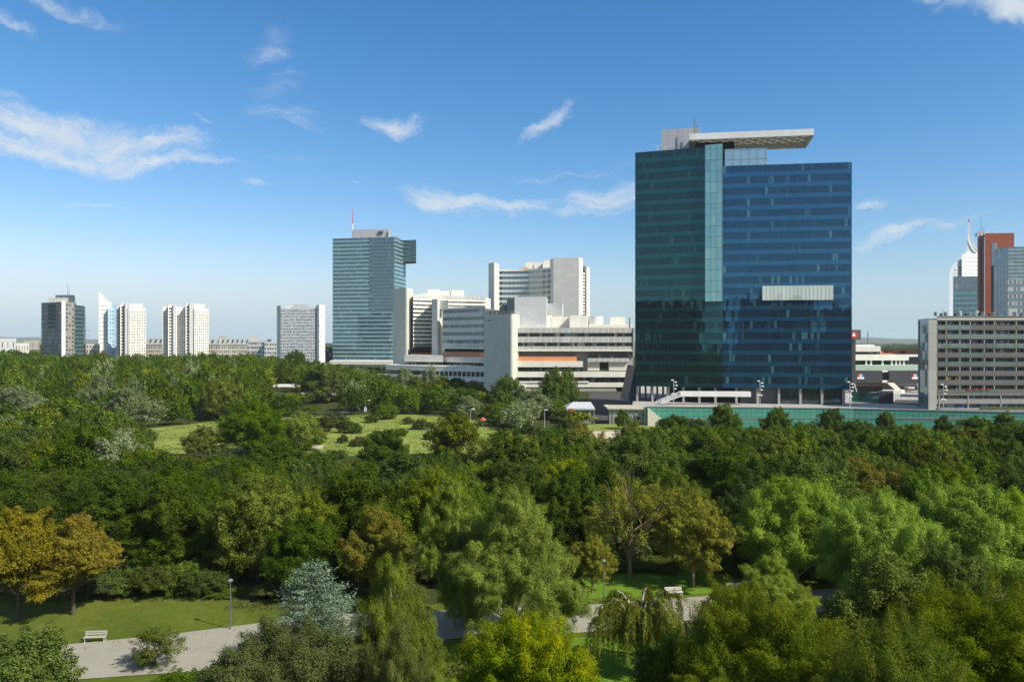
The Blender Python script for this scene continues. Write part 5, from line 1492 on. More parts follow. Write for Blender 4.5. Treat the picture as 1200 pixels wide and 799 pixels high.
class Crown:
    def __init__(s): s.c = []; s.n = []; s.t = []; s.L = []; s.W = []; s.lv = []; s.tip = []
    def add(s, c, n, t, L, W, lv, tip):
        for k, v in zip('c n t L W lv tip'.split(), (c, n, t, L, W, lv, tip)): getattr(s, k).append(v)
    def mesh(s, name, mat):
        cat = lambda k: np.concatenate(getattr(s, k))
        return leaf_mesh(name, cat('c'), unit(cat('n')), unit(cat('t')), cat('L'), cat('W'), np.clip(cat('lv'), 0, 1), np.clip(cat('tip'), 0, 1), mat)
    def count(s): return sum(len(x) for x in s.c)

def limb_tubes(b, p, q, r0, r1, rg, n=6, sag=.12):
    p, q = Vector(p), Vector(q)
    m = (p + q) / 2 + Vector((rg.normal() * .5, rg.normal() * .5, rg.normal() * .3)) * (q - p).length * sag
    b.tube(p, m, r0, (r0 + r1) / 2, n, cap=False); b.tube(m, q, (r0 + r1) / 2, r1, n, cap=False)

def build_trunk(name, b, mat):
    me = bpy.data.meshes.new(name)
    me.from_pydata(b.v, [], b.f)
    me.polygons.foreach_set('use_smooth', [True] * len(me.polygons))
    me.materials.append(mat)
    return me

def broadleaf(name, mat, bark, H=12., W=10., base=.16, lobes=12, lobe_r=.30, subs=16, sub_r=(.09, .15), flat=.75, leaf=.26, aspect=.6, dens=9., up=.55, hang=0., rnd_n=.42, seed=1,
              egg=.25, sparse=0., twigs=0, tipamt=0., trunk_r=None, bump=.28, limb=1.0, spray=0., lean=.0):
    """a crown of lobes, each set with leaf clumps; sizes in metres for the finished tree"""
    rg = np.random.default_rng(seed)
    zc = H * (base + 1) / 2; az = H * (1 - base) / 2; ax = W / 2
    kd = unit(rg.normal(size=(5, 3))); ka = rg.uniform(-.6, 1, 5) * bump
    def env(d):
        e = 1 + (ka[None, :] * np.exp(5 * (d @ kd.T - 1))).sum(1)
        s = 1 - egg * np.clip(d[:, 2], 0, 1) ** 1.5
        return np.stack([d[:, 0] * ax * e * s, d[:, 1] * ax * e * s, d[:, 2] * az * (1 + (e - 1) * .4)], 1)
    # lobe centres spread evenly over directions
    ld = []
    ga = math.pi * (3 - 5 ** .5)
    off = rg.uniform(0, 6)
    for i in range(lobes):
        z = 1 - 1.62 * (i + .5) / lobes
        r = math.sqrt(max(0, 1 - z * z))
        ld.append((r * math.cos(off + ga * i), r * math.sin(off + ga * i), z))
    ld = unit(np.array(ld) + rg.normal(size=(lobes, 3)) * .22)
    lr = W * lobe_r * rg.uniform(.55, 1.35, lobes)
    lc = env(ld) * (1 - np.clip(lr / (W * .5), 0, .7) * .8)[:, None] * rg.uniform(.70, 1.2, (lobes, 1))
    lc[:, 2] += zc
    if lean: lc[:, 0] += (lc[:, 2] / H) ** 2 * lean * W
    lc = np.vstack([lc, [[0, 0, zc + az * .1]]]); lr = np.append(lr, W * lobe_r * 1.1)
    cr = Crown()
    clc, clr, cll, clo = [], [], [], []
    for i in range(len(lc)):
        m = int(subs * rg.uniform(.8, 1.2))
        d = unit(rg.normal(size=(m, 3)) + np.array([0, 0, .35]) + (unit(lc[i] - [0, 0, zc - az * .3]) * .5))
        p = lc[i] + d * (lr[i] * rg.uniform(.62, 1.05, (m, 1))) * np.array([1, 1, .85])
        clo.append(d); clc.append(p); clr.append(W * rg.uniform(*sub_r, m)); cll.append(np.full(m, rg.uniform(-.12, .12)))
    clc, clr, cll, clo = np.concatenate(clc), np.concatenate(clr), np.concatenate(cll), np.concatenate(clo)
    if sparse:
        k = rg.random(len(clc)) > sparse; clc, clr, cll, clo = clc[k], clr[k], cll[k], clo[k]
    cll = cll + rg.uniform(-.16, .16, len(clc))
    ctip = rg.random(len(clc))
    cnt = np.maximum(6, (clr ** 2 * dens * 4 / (leaf * leaf * aspect) * .5).astype(int))
    idx = np.repeat(np.arange(len(clc)), cnt)
    N = len(idx)
    # every clump is a tapering spray pointing out and up, not a ball
    ax_ = unit(clo + np.array([0, 0, up * .7]) + rg.normal(size=clo.shape) * .45)
    el_ = rg.uniform(.9, 1.75, len(clc))
    s = rg.random(N) ** .85 * 2 - .85
    q = unit(rg.normal(size=(N, 3)) + ax_[idx] * .25 + np.array([0, 0, .35]))
    tap = np.clip(1.05 - .42 * s - .25 * s * s, .15, 1.1)[:, None]
    rad = clr[idx][:, None] * (.42 + .62 * rg.random((N, 1)) ** .7) * tap
    p = clc[idx] + ax_[idx] * (s * clr[idx] * el_[idx])[:, None] + q * rad * np.array([1, 1, flat])
    p += rg.normal(size=(N, 3)) * clr[idx][:, None] * .10
    if spray:
        p += ax_[idx] * (rg.random((N, 1)) ** 3) * spray
    d = unit(q + ax_[idx] * (np.clip(s, -.3, 1) * .8)[:, None])
    nrm = unit(d + np.array([0, 0, up * .5]) + rg.normal(size=(N, 3)) * rnd_n * .8)
    tt = rg.normal(size=(N, 3))
    if hang: tt = unit(tt) * (1 - hang) + np.array([0, 0, -1.]) * hang
    L = leaf * rg.uniform(.7, 1.3, N); Wd = L * aspect * rg.uniform(.8, 1.2, N)
    lv = .5 + cll[idx] + rg.normal(size=N) * .16
    relh = (p[:, 2] - zc) / az
    outer = np.linalg.norm((p - [0, 0, zc]) / [ax, ax, az], axis=1)
    tip = np.clip(tipamt * ((ctip[idx] - .5) * 2.2 + (outer - .9) * 2.5 + relh * .45 + rg.normal(size=N) * .2), 0, 1) if tipamt else np.zeros(N)
    cr.add(p, nrm, tt, L, Wd, lv, tip)
    b = MB()
    tr = trunk_r or H * .018
    top = Vector((lean * W * .3, 0, zc + az * .25))
    b.tube((0, 0, -.6), (0, 0, .25), tr * 1.7, tr * 1.15, 10, cap=False)
    base = max(base, .05)
    b.tube((0, 0, .25), (0, 0, H * base * 1.4 + .6), tr * 1.15, tr * .85, 10, cap=False)
    limb_tubes(b, (0, 0, H * base * 1.4 + .55), top, tr * .85, tr * .35, rg, 8)
    for i in range(len(lc) - 1):
        z0 = rg.uniform(H * base * 1.1, min(zc, lc[i][2] * .8) + .2)
        q = lc[i] + ld[i] * lr[i] * .35
        limb_tubes(b, (0, 0, min(z0, zc)), q, tr * .48 * limb, tr * .14 * limb, rg, 6)
        for k in range(2 + twigs):
            e = lc[i] + unit(rg.normal(size=3) + ld[i] * .9 + [0, 0, .3]) * lr[i] * rg.uniform(.9, 1.3 if not twigs else 1.45)
            limb_tubes(b, lc[i] * .75 + np.array([0, 0, z0]) * .25 if twigs else lc[i], e, tr * .16 * limb, tr * .05 * limb, rg, 4)
    allc = np.concatenate(cr.c)
    H = float(np.quantile(allc[:, 2], .997)); W = 2 * float(np.quantile(np.hypot(allc[:, 0], allc[:, 1]), .965))
    return dict(trunk=build_trunk(name + "_trunk", b, bark), crown=cr.mesh(name + "_crown", mat), H=H, W=W, n=cr.count(), name=name)

def spruce(name, mat, bark, H, W, seed, leaf=.2):
    rg = np.random.default_rng(seed)
    cr = Crown(); b = MB()
    b.tube((0, 0, -.5), (0, 0, H * .97), H * .02, .02, 8, cap=False)
    z = H * .08
    while z < H * .98:
        f = 1 - z / H
        n = 7 if f > .3 else 5
        a0 = rg.uniform(0, 6.28)
        for k in range(n):
            a = a0 + 6.283 * k / n + rg.normal() * .2
            L = W * .5 * (f ** .75) * rg.uniform(.62, 1.18) + .25
            dx, dy = math.cos(a), math.sin(a)
            m = max(3, int(L / .22))
            P = [np.array([dx * L * u, dy * L * u, z - .10 * L * math.sin(u * 2.2) + .16 * L * u * u]) for u in np.linspace(0, 1, m)]
            for u in range(m - 1): b.tube(P[u], P[u + 1], .035 * (1 - u / m) + .008, .035 * (1 - (u + 1) / m) + .008, 4, cap=False)
            for j, u in enumerate(np.linspace(.15, 1, m)):
                q = P[j]; wdt = .10 + .42 * L * .35 * (1.05 - u) + .12
                c = int(44 * (wdt + .25))
                side = rg.normal(size=c) * wdt
                o = np.stack([-dy * side, dx * side, rg.normal(size=c) * .09 + np.abs(side) * .12], 1) + np.array([dx, dy, .15]) * np.abs(side)[:, None] * .6
                t = np.array([dx, dy, .25])[None, :] * 1.0 + np.stack([-dy * np.sign(side), dx * np.sign(side), 0 * side], 1) * .8 + rg.normal(size=(c, 3)) * .35
                nr = np.array([0, 0, 1.]) + rg.normal(size=(c, 3)) * .5
                cr.add(q + o, nr, t, leaf * rg.uniform(.7, 1.4, c), leaf * .36 * rg.uniform(.8, 1.2, c), .32 + .4 * u * np.ones(c) + rg.normal(size=c) * .15, np.zeros(c))
        z += H * .052 * rg.uniform(.8, 1.2)
    return dict(trunk=build_trunk(name + "_trunk", b, bark), crown=cr.mesh(name + "_crown", mat), H=H, W=W, n=cr.count(), name=name)

def weeping(name, mat, bark, H, W, seed, leaf=.2, strands=420, drop=.62, top=.5, upright=0):
    """arching boughs with hanging leafy strands"""
    rg = np.random.default_rng(seed)
    cr = Crown(); b = MB()
    b.tube((0, 0, -.5), (0, 0, H * top), H * .03, H * .02, 8, cap=False)
    boughs = []
    for k in range(14 + upright):
        a = 2.4 * k + rg.normal() * .2
        L = W * .5 * rg.uniform(.45, .95) * (.5 if k >= 14 else 1)
        zt = H * (rg.uniform(.72, .92) if k < 14 else rg.uniform(.88, .98))
        z0 = H * rg.uniform(top * .5, top)
        pts = []
        for u in np.linspace(0, 1, 7):
            zz = z0 + (zt - z0) * math.sin(min(1, u * 1.5) * math.pi / 2) - max(0, u - .65) * H * .3
            pts.append(np.array([math.cos(a) * L * u, math.sin(a) * L * u, zz]))
        for i in range(6): b.tube(pts[i], pts[i + 1], .09 * (1 - i / 7) + .012, .09 * (1 - (i + 1) / 7) + .012, 6, cap=False)
        boughs.append(pts)
    for s_ in range(strands):
        pts = boughs[rg.integers(len(boughs))]
        u = rg.uniform(1.2, 6); i = min(5, int(u)); p = pts[i] + (pts[i + 1] - pts[i]) * (u - i)
        p = p + rg.normal(size=3) * np.array([.3, .3, .12]) * W * .07
        ln = min(p[2] - .3, H * drop * rg.uniform(.35, 1.0)); 
        outd = unit(np.array([p[0], p[1], 0.]) + rg.normal(size=3) * [.6, .6, 0])
        m = max(6, int(ln / (leaf * .17)))
        t = np.sort(rg.random(m)); sw = rg.uniform(.05, .22) * W * .5
        q = p + outd * (np.sin(np.minimum(1, t * 1.4) * 1.57)[:, None] * sw) + np.array([0, 0, -1.]) * ((t ** 1.3) * ln)[:, None] + np.array([0, 0, 1.]) * (np.sin(np.minimum(1, t * 2.2) * 3.14) * .08 * ln)[:, None]
        q += rg.normal(size=(m, 3)) * leaf * .38
        axis = outd * .35 + np.array([0, 0, -1.]) + rg.normal(size=(m, 3)) * .35
        nr = outd * .8 + np.array([0, 0, .35]) + rg.normal(size=(m, 3)) * .5
        cr.add(q, nr, axis, leaf * rg.uniform(.7, 1.4, m), leaf * .38 * rg.uniform(.8, 1.2, m), .5 + rg.normal() * .14 + rg.normal(size=m) * .16, (rg.random(m) < .1) * 1.0)
    return dict(trunk=build_trunk(name + "_trunk", b, bark), crown=cr.mesh(name + "_crown", mat), H=H, W=W, n=cr.count(), name=name)

BARK = matte("bark", (.09, .072, .055), .9, .35, 3.0)
BARKP = matte("pale_bark", (.36, .33, .28), .85, .25, 2.0)
BARKG = matte("golden_bark", (.20, .15, .085), .9, .3, 2.0)

M_DARK = leaf_mat("dark_leaves", (0.027, 0.050, 0.006), (0.056, 0.098, 0.010), (0.104, 0.158, 0.018), hue=.02)
M_MID = leaf_mat("mid_leaves", (0.044, 0.078, 0.008), (0.093, 0.148, 0.014), (0.159, 0.220, 0.028), hue=.02)
M_OLIVE = leaf_mat("olive_leaves", (0.051, 0.071, 0.007), (0.106, 0.139, 0.013), (0.175, 0.205, 0.025), hue=.02)
M_YEL = leaf_mat("yellowgreen_leaves", (0.075, 0.108, 0.009), (0.154, 0.200, 0.015), (0.248, 0.286, 0.033), hue=.015)
M_SILV = leaf_mat("silver_leaves", (0.088, 0.127, 0.052), (0.182, 0.231, 0.104), (0.299, 0.345, 0.182), hue=.015)
M_WIL = leaf_mat("willow_leaves", (.085, .122, .018), (.178, .246, .036), (.285, .365, .070), hue=.006, val=.1)
M_WILB = leaf_mat("bright_willow_leaves", (0.101, 0.168, 0.017), (0.201, 0.306, 0.034), (0.318, 0.420, 0.072), hue=.008, val=.1)
M_CHES = leaf_mat("rusty_chestnut_leaves", (0.098, 0.098, 0.009), (0.213, 0.196, 0.018), (0.345, 0.293, 0.034), tip=(0.287, 0.190, 0.018), hue=.006, sat=.06, val=.12)
M_CHEO = leaf_mat("olive_chestnut_leaves", (0.066, 0.083, 0.009), (0.138, 0.156, 0.018), (0.220, 0.226, 0.033), tip=(0.187, 0.160, 0.020), hue=.008, sat=.06, val=.15)
M_LOC = leaf_mat("locust_leaves", (0.040, 0.080, 0.005), (0.094, 0.165, 0.008), (0.165, 0.245, 0.012), tip=(0.396, 0.380, 0.010), hue=.006, val=.08)
M_FERN = leaf_mat("feathery_leaves", (0.042, 0.079, 0.005), (0.094, 0.155, 0.009), (0.165, 0.226, 0.019), tip=(0.165, 0.179, 0.017), hue=.01, val=.15)
M_GOLD = leaf_mat("golden_leaves", (0.105, 0.117, 0.014), (0.222, 0.231, 0.029), (0.333, 0.332, 0.058), hue=.006, sat=.06, val=.12)
M_BRASS = leaf_mat("yellow_leaves", (.16, .18, .008), (.30, .33, .010), (.46, .48, .02), hue=.01)
M_SPR = leaf_mat("blue_needles", (0.044, 0.073, 0.045), (0.149, 0.220, 0.145), (0.308, 0.407, 0.281), transl=.08, hue=.01, val=.1)
M_WEEP = leaf_mat("weeping_leaves", (0.069, 0.083, 0.015), (0.150, 0.173, 0.033), (0.250, 0.256, 0.065), tip=(0.225, 0.213, 0.037), hue=.01)
M_WEEPG = leaf_mat("weeping_green_leaves", (0.063, 0.086, 0.010), (0.132, 0.172, 0.021), (0.218, 0.253, 0.039), hue=.01)
M_SHRUB = leaf_mat("shrub_leaves", (0.037, 0.057, 0.013), (0.076, 0.105, 0.022), (0.131, 0.156, 0.045))

# near prototypes (fine leaves)
PN = {}
PN['dark'] = [broadleaf("dark_maple", M_DARK, BARK, 14, 12, -.10, 20, .23, 17, (.05, .11), .95, .22, .65, 6.5, seed=1), broadleaf("dark_lime", M_DARK, BARK, 14, 11, -.10, 21, .22, 15, (.05, .11), 1.0, .21, .65, 6.5, seed=2, egg=.4), broadleaf("dark_ash", M_DARK, BARK, 13, 13, -.10, 19, .24, 17, (.05, .115), .85, .22, .6, 6.0, seed=23, bump=.4)]
PN['mid'] = [broadleaf("green_maple", M_MID, BARK, 13, 12, -.10, 19, .23, 17, (.05, .11), .95, .21, .65, 6.0, seed=3, bump=.35), broadleaf("green_lime", M_MID, BARK, 14, 11, -.1, 20, .22, 16, (.05, .11), .95, .21, .65, 6, seed=4, egg=.45)]
PN['olive'] = [broadleaf("olive_ash", M_OLIVE, BARK, 13, 12, -.08, 19, .23, 17, (.05, .105), .95, .20, .5, 6, seed=5, sparse=.1), broadleaf("olive_elm", M_OLIVE, BARK, 13, 12, -.10, 19, .24, 17, (.05, .11), .85, .21, .6, 6, seed=25, bump=.4)]
PN['yel'] = [broadleaf("yellowgreen_maple", M_YEL, BARK, 14, 11, -.10, 20, .22, 17, (.05, .10), .9, .21, .6, 6, seed=6, bump=.35, spray=.5)]
PN['chestnut'] = [broadleaf("rusty_chestnut", M_CHES, BARK, 11, 8.4, .17, 22, .20, 13, (.07, .125), .36, .19, .55, 6, up=.8, seed=7, egg=.3, tipamt=.25), broadleaf("rusty_chestnut", M_CHES, BARK, 11, 8.4, .17, 21, .20, 13, (.07, .125), .36, .19, .55, 6, up=.8, seed=17, egg=.35, tipamt=.25)]
PN['chestolive'] = [broadleaf("olive_chestnut", M_CHEO, BARK, 12, 9, .06, 20, .21, 14, (.06, .12), .45, .21, .55, 6, up=.75, seed=8, egg=.35, tipamt=.6)]
PN['gold'] = [broadleaf("golden_tree", M_GOLD, BARKG, 11, 10, .14, 17, .23, 17, (.05, .095), .75, .18, .55, 5.5, seed=9)]
PN['fern'] = [broadleaf("feathery_locust", M_FERN, BARK, 13, 14, .12, 20, .22, 20, (.05, .095), .55, .16, .36, 5.0, seed=10, spray=.9, tipamt=.35, rnd_n=.7), broadleaf("feathery_locust", M_FERN, BARK, 13, 14, .12, 20, .22, 20, (.05, .095), .55, .16, .36, 5.0, seed=20, spray=.9, tipamt=.35, rnd_n=.7)]
PN['shrub'] = [broadleaf("shrub", M_SHRUB, BARK, 4, 5, .02, 12, .28, 12, (.09, .15), .8, .17, .6, 5.5, seed=11, egg=.1), broadleaf("shrub", M_MID, BARK, 4, 5, .02, 12, .28, 12, (.09, .15), .8, .18, .6, 5.5, seed=12, egg=.1)]

# mid-distance prototypes (coarser leaves, fewer of them)
PM = {}
def midk(nm, mat, seeds, bark=BARK, **kw):
    a = dict(H=13., W=12., base=-.12, lobes=17, lobe_r=.22, subs=13, sub_r=(.055, .12), flat=.95, egg=.4, leaf=.34, aspect=.6, dens=6.0)
    a.update(kw)
    return [broadleaf(nm, mat, bark, seed=s, **a) for s in seeds]
PM['dark'] = midk("dark_tree", M_DARK, (31, 32, 33))
PM['mid'] = midk("green_tree", M_MID, (34, 35, 36), bump=.35)
PM['olive'] = midk("olive_tree", M_OLIVE, (37, 38))
PM['yel'] = midk("yellowgreen_tree", M_YEL, (39, 40))
PM['silver'] = midk("silver_poplar", M_SILV, (41, 42), BARKP, sub_r=(.055, .11), sparse=.12, flat=.9, leaf=.32, limb=1.6, twigs=1)
PM['willow'] = midk("willow", M_WIL, (43, 44), BARKP, hang=.6, aspect=.32, leaf=.44, flat=1.2, dens=6.5)
PM['tipped'] = midk("pale_tipped_poplar", M_SILV if 0 else M_MID, (54,), H=15., W=16., spray=1.6, leaf=.36, lobes=20, lobe_r=.2)
PM['poplar'] = midk("poplar", M_MID, (45,), W=7.5, H=14., egg=.55, lobes=14, leaf=.4, spray=.8)
PM['chestolive'] = midk("rusty_tree", M_CHEO, (46,), flat=.5, tipamt=.6)
PM['chestnut'] = midk("orange_tree", M_CHES, (47,), flat=.6)
PM['gold'] = midk("golden_tree", M_GOLD, (48,))
PM['yellow'] = midk("yellow_tree", M_BRASS, (49,))
PM['bare'] = midk("pale_bare_tree", M_SILV, (50,), BARKP, sparse=.55, limb=2.6, twigs=4, dens=5)
PM['shrub'] = midk("round_shrub", M_SHRUB, (51, 52), H=4., W=5., base=.01, lobes=10, leaf=.3, egg=.1, sub_r=(.1, .16)) + midk("round_shrub", M_MID, (53,), H=4., W=5., base=.01, lobes=10, leaf=.3, egg=.1, sub_r=(.1, .16))

TREES = []      # (x, y, radius) of everything planted
AUTO = []       # automatically labelled ones

def plant(proto, name, label, x, y, z, h, w, cat="tree", group=None, rz=None, wy=None):
    o = bpy.data.objects.new(name, None)
    o.empty_display_size = .5
    o.location = (x, y, z)
    o.rotation_euler = (0, 0, rnd.uniform(0, 6.28) if rz is None else rz)
    o.scale = (w / proto['W'], (wy or w) / proto['W'], h / proto['H'])
    COL.objects.link(o)
    for part in ('trunk', 'crown'):
        c = bpy.data.objects.new(part, proto[part])
        COL.objects.link(c); c.parent = o
    tag(o, label, cat, group)
    TREES.append((x, y, w / 2))
    return o

def hero(kind, name, label, px, py_top, D, wpx, near=None, var=0, cat="tree", group=None, rz=None, proto=None, sink=0.0):
    near = D < 135 if near is None else near
    if proto is None:
        L = (PN if near and kind in PN else PM)[kind]
        proto = L[var % len(L)]
    z = gz(D) - sink
    h = Zp(py_top, D) - z
    return plant(proto, name, label, Xp(px, D), D, z, h, wpx / F * D, cat, group, rz)

# --- the trees one can tell apart, near to far
hero('chestnut', "chestnut_tree", "rusty orange chestnut tree cut by the frame edge, behind the pale bench", 22, 596, 80, 104, var=0, rz=.4)
hero('chestnut', "chestnut_tree", "rusty orange chestnut tree standing beside its twin, straight above the pale bench", 86, 606, 81.5, 92, var=1, rz=2.0)
hero('dark', "maple_tree", "dark green maple forming the dense wall behind the orange chestnuts", 135, 556, 99, 125, var=0)
hero('dark', "maple_tree", "dark green maple above the clipped hedge, between orange chestnut and yellow-green maple", 212, 566, 97, 120, var=1)
hero('dark', "maple_tree", "deep green spreading tree filling the gap behind both dark maples", 180, 545, 112, 130, var=2)
hero('dark', "maple_tree", "deep green tree towering at the frame edge behind the orange chestnuts", 40, 558, 105, 130, var=2)
hero('yel', "maple_tree", "yellow-green maple with upswept twigs behind the dark park lamp", 303, 556, 93, 108)
hero('dark', "maple_tree", "dark green dense maple between yellow-green maple and blue spruce", 356, 604, 88, 92, var=1)
hero('chestolive', "chestnut_tree", "olive-brown chestnut tree beside the blue spruce's top", 441, 594, 85, 88)
hero('dark', "maple_tree", "bluish dark tree rising behind the olive-brown chestnut", 400, 556, 108, 95, var=0)
hero('dark', "maple_tree", "dark round tree directly behind the pale central willow's top", 608, 541, 110, 110, var=1)
hero('mid', "maple_tree", "mid green tree behind the tall narrow birch and pale central willow", 500, 548, 116, 105, var=1)
hero('gold', "golden_tree", "small golden tree with forked trunk beside the path lamp", 694, 628, 88.5, 52)
TH = broadleaf("thin_golden_tree", M_GOLD, BARKG, 13, 10, .12, 14, .27, 12, (.045, .085), .75, .22, .5, 5.0, seed=61, sparse=.42, twigs=5, limb=1.3, spray=.8)
hero('gold', "thinning_tree", "thinning brownish tree with bare upright twigs behind the weeping tree", 738, 556, 94, 112, proto=TH)
hero('gold', "golden_tree", "round golden-olive tree above the two white benches", 812, 580, 91, 98)
hero('dark', "maple_tree", "dark green tree behind the round golden-olive one", 853, 528, 117, 138, var=0)
hero('dark', "maple_tree", "dark green tree squeezed between golden-olive tree and pale willows", 868, 566, 102, 80, var=2)
hero('mid', "maple_tree", "mid green feathery-topped tree behind the thinning brownish one", 745, 512, 132, 120, var=0)
WILP = broadleaf("pale_willow", M_WIL, BARKP, 15, 13, -.02, 26, .19, 22, (.045, .09), 1.0, .20, .30, 6.0, hang=.45, seed=71, up=.6, spray=.6, egg=.55, bump=.4)
BIR = broadleaf("tall_birch", M_WIL, BARKP, 15, 7.5, -.05, 26, .22, 20, (.05, .10), 1.5, .19, .30, 6.0, hang=.75, seed=72, up=.3, egg=.5, bump=.4)
hero('willow', "willow_tree", "large pale grey-green willow standing beside the path at the picture's middle", 600, 577, 73, 148, proto=WILP, rz=1.0)
hero('willow', "birch_tree", "tall drooping grey-green birch tucked against the central willow", 531, 562, 78, 82, proto=BIR)
WILB = [broadleaf("bright_willow", M_WILB, BARKP, 14, 14, .06, 22, .22, 22, (.05, .095), 1.0, .24, .32, 6.0, hang=.35, seed=s, up=.5, spray=.7, egg=.3, bump=.35) for s in (81, 82)]
hero('willow', "willow_tree", "bright green billowing willow beside the dark gap, first of the pale willow bank", 933, 564, 91, 140, proto=WILB[0], rz=.5)
hero('willow', "willow_tree", "bright green willow in the middle of the pale willow bank", 1028, 582, 78, 140, proto=WILB[1], rz=2.2)
hero('willow', "willow_tree", "bright green willow below the balcony slab block, tallest of the pale bank", 1132, 570, 82, 150, proto=WILB[0], rz=3.6)
hero('willow', "willow_tree", "bright green willow cut by the frame edge", 1215, 578, 80, 130, proto=WILB[1], rz=4.4)
hero('willow', "willow_tree", "small light green willow next to the bench beside the dark gap", 887, 622, 96, 44, proto=WILB[0], rz=5.0)
hero('willow', "willow_tree", "blue-green willow bush overhanging the white bench", 905, 655, 74, 100, proto=WILP, rz=3.0)
hero('chestolive', "chestnut_tree", "olive-brown chestnut rising behind the bright willows, the taller of two", 1004, 537, 114, 92)
hero('chestolive', "chestnut_tree", "olive-brown chestnut behind the bright willows, the lower of two", 1066, 552, 112, 78, rz=1.2)
hero('mid', "maple_tree", "mid green tree between the lower olive chestnut and the frame-edge willows", 1120, 545, 120, 100)
# bottom edge
LOC = broadleaf("yellow_locust", M_LOC, BARK, 12, 10.5, .15, 20, .22, 22, (.05, .09), .7, .13, .45, 5.0, seed=91, tipamt=.24, spray=.7, up=.5)
hero('mid', "locust_tree", "bright yellow-tipped locust tree at the bottom edge below the central willow", 604, 726, 47, 205, proto=LOC, rz=.7)
WEE = weeping("weeping_mulberry", M_WEEP, BARKP, 8, 8.2, 92, .16, 640, .5, .55)
hero('mid', "weeping_tree", "umbrella-shaped weeping tree with pale arching boughs beside the path", 747, 682, 67, 122, proto=WEE, rz=1.1)
WEB = broadleaf("weeping_birch", M_WEEPG, BARKP, 10, 8, -.05, 24, .21, 18, (.045, .10), 1.5, .14, .34, 4.6, hang=.75, seed=93, up=.4, egg=.5, bump=.6, sparse=.25)
hero('mid', "weeping_birch", "yellow-green weeping birch between blue spruce and yellow-tipped locust", 462, 655, 60, 105, proto=WEB, rz=.2)
hero('mid', "weeping_birch", "low yellow-green weeping birch at the bottom edge below its taller twin", 468, 726, 52, 96, proto=WEB, rz=2.9)
SPR = spruce("blue_spruce", M_SPR, BARK, 10, 9.4, 94, .17)
hero('mid', "blue_spruce", "pale blue-green spruce with layered boughs beside the path", 368, 656, 67, 166, proto=SPR, rz=.9)
hero('shrub', "shrub", "broad dark olive shrub at the bottom edge below the blue spruce", 340, 736, 55, 205, proto=broadleaf("olive_thicket", M_SHRUB, BARK, 8, 11, .02, 20, .22, 20, (.05, .09), .8, .13, .55, 5.0, seed=95, egg=.1, spray=.5), rz=.5, cat="shrub")
hero('shrub', "shrub", "rounded green bush in the bottom corner beside the wide path", 30, 744, 61, 118, var=1, cat="shrub")
SMALL = broadleaf("young_tree", M_OLIVE, BARK, 3.8, 4.2, .12, 10, .26, 13, (.07, .12), .85, .13, .5, 3.6, seed=96, sparse=.25, spray=.3, egg=.1)
hero('olive', "young_tree", "small young tree alone in front of the wide path", 182, 735, 68.5, 64, proto=SMALL)
hero('shrub', "shrub", "dark green bush at the bottom edge below the weeping tree", 782, 738, 57, 74, var=1, cat="shrub")
hero('shrub', "shrub", "dark bush in front of the bench at the willows' foot", 862, 698, 72, 84, var=0, cat="shrub")
hero('fern', "locust_tree", "feathery dark green locust at the bottom edge below the first bright willow", 900, 702, 51, 225, var=0)
hero('mid', "maple_tree", "upright green maple in front of the middle bright willow", 1040, 652, 60, 165, var=1)
hero('fern', "locust_tree", "feathery dark locust in the bottom corner below the frame-edge willows", 1165, 690, 53, 220, var=1)
hero('fern', "locust_tree", "feathery green locust filling the bottom edge between maple and corner locust", 1050, 735, 44, 190, var=1)
hero('mid', "maple_tree", "deep green maple under the tallest bright willow's crown", 1110, 640, 69, 110, var=0)
hero('mid', "shrub", "small leafy shrub at the bottom edge beside the young tree", 205, 788, 62, 60, proto=PN['shrub'][1], cat="shrub")
hero('mid', "shrub", "low shrub at the bottom edge between young tree and olive thicket", 262, 775, 60, 66, proto=PN['shrub'][0], cat="shrub")

# hedge behind the lawn: a row of clipped bushes that reads as one
for i, (px, pt, D, w) in enumerate(((120, 676, 87.5, 62), (148, 668, 88.5, 60), (178, 664, 88, 62), (207, 660, 89, 60), (236, 668, 88, 58), (262, 690, 87.5, 40))):
    hero('shrub', "hedge_bush", ["hedge bush nearest the orange chestnut", "hedge bush second from the orange chestnut", "hedge bush in the middle of the row, paler leaves", "tallest hedge bush under the dark maple", "hedge bush second from the dark park lamp", "low hedge bush ending the row by the dark park lamp"][i] + " along the lawn", px, pt, D, w, var=i, cat="bush", group="hedge bushes along the lawn's edge")
for i, (px, pt, D, w, lab) in enumerate(((330, 678, 87, 60, "dark shrub under the dense maple beside the blue spruce"), (420, 680, 86, 70, "dark shrub under the olive-brown chestnut"), (655, 650, 90, 60, "dark shrub beside the central willow behind the golden tree"), (760, 655, 99, 80, "dark shrub behind the thinning brownish tree's trunk"), (840, 640, 100, 80, "dark shrub behind the round golden-olive tree"), (560, 640, 92, 90, "dark shrub behind the central willow"), (715, 660, 98, 50, "low shrub behind the small golden tree"), (480, 640, 92, 70, "dark shrub between olive-brown chestnut and drooping birch"), (10, 690, 90, 70, "dark shrub under the frame-edge orange chestnut"), (70, 695, 90, 70, "dark shrub between the two orange chestnut trunks"), (880, 660, 95, 60, "dark shrub beside the small light green willow"))):
    hero('shrub', "shrub", lab, px, pt, D, w, var=0, cat="shrub")

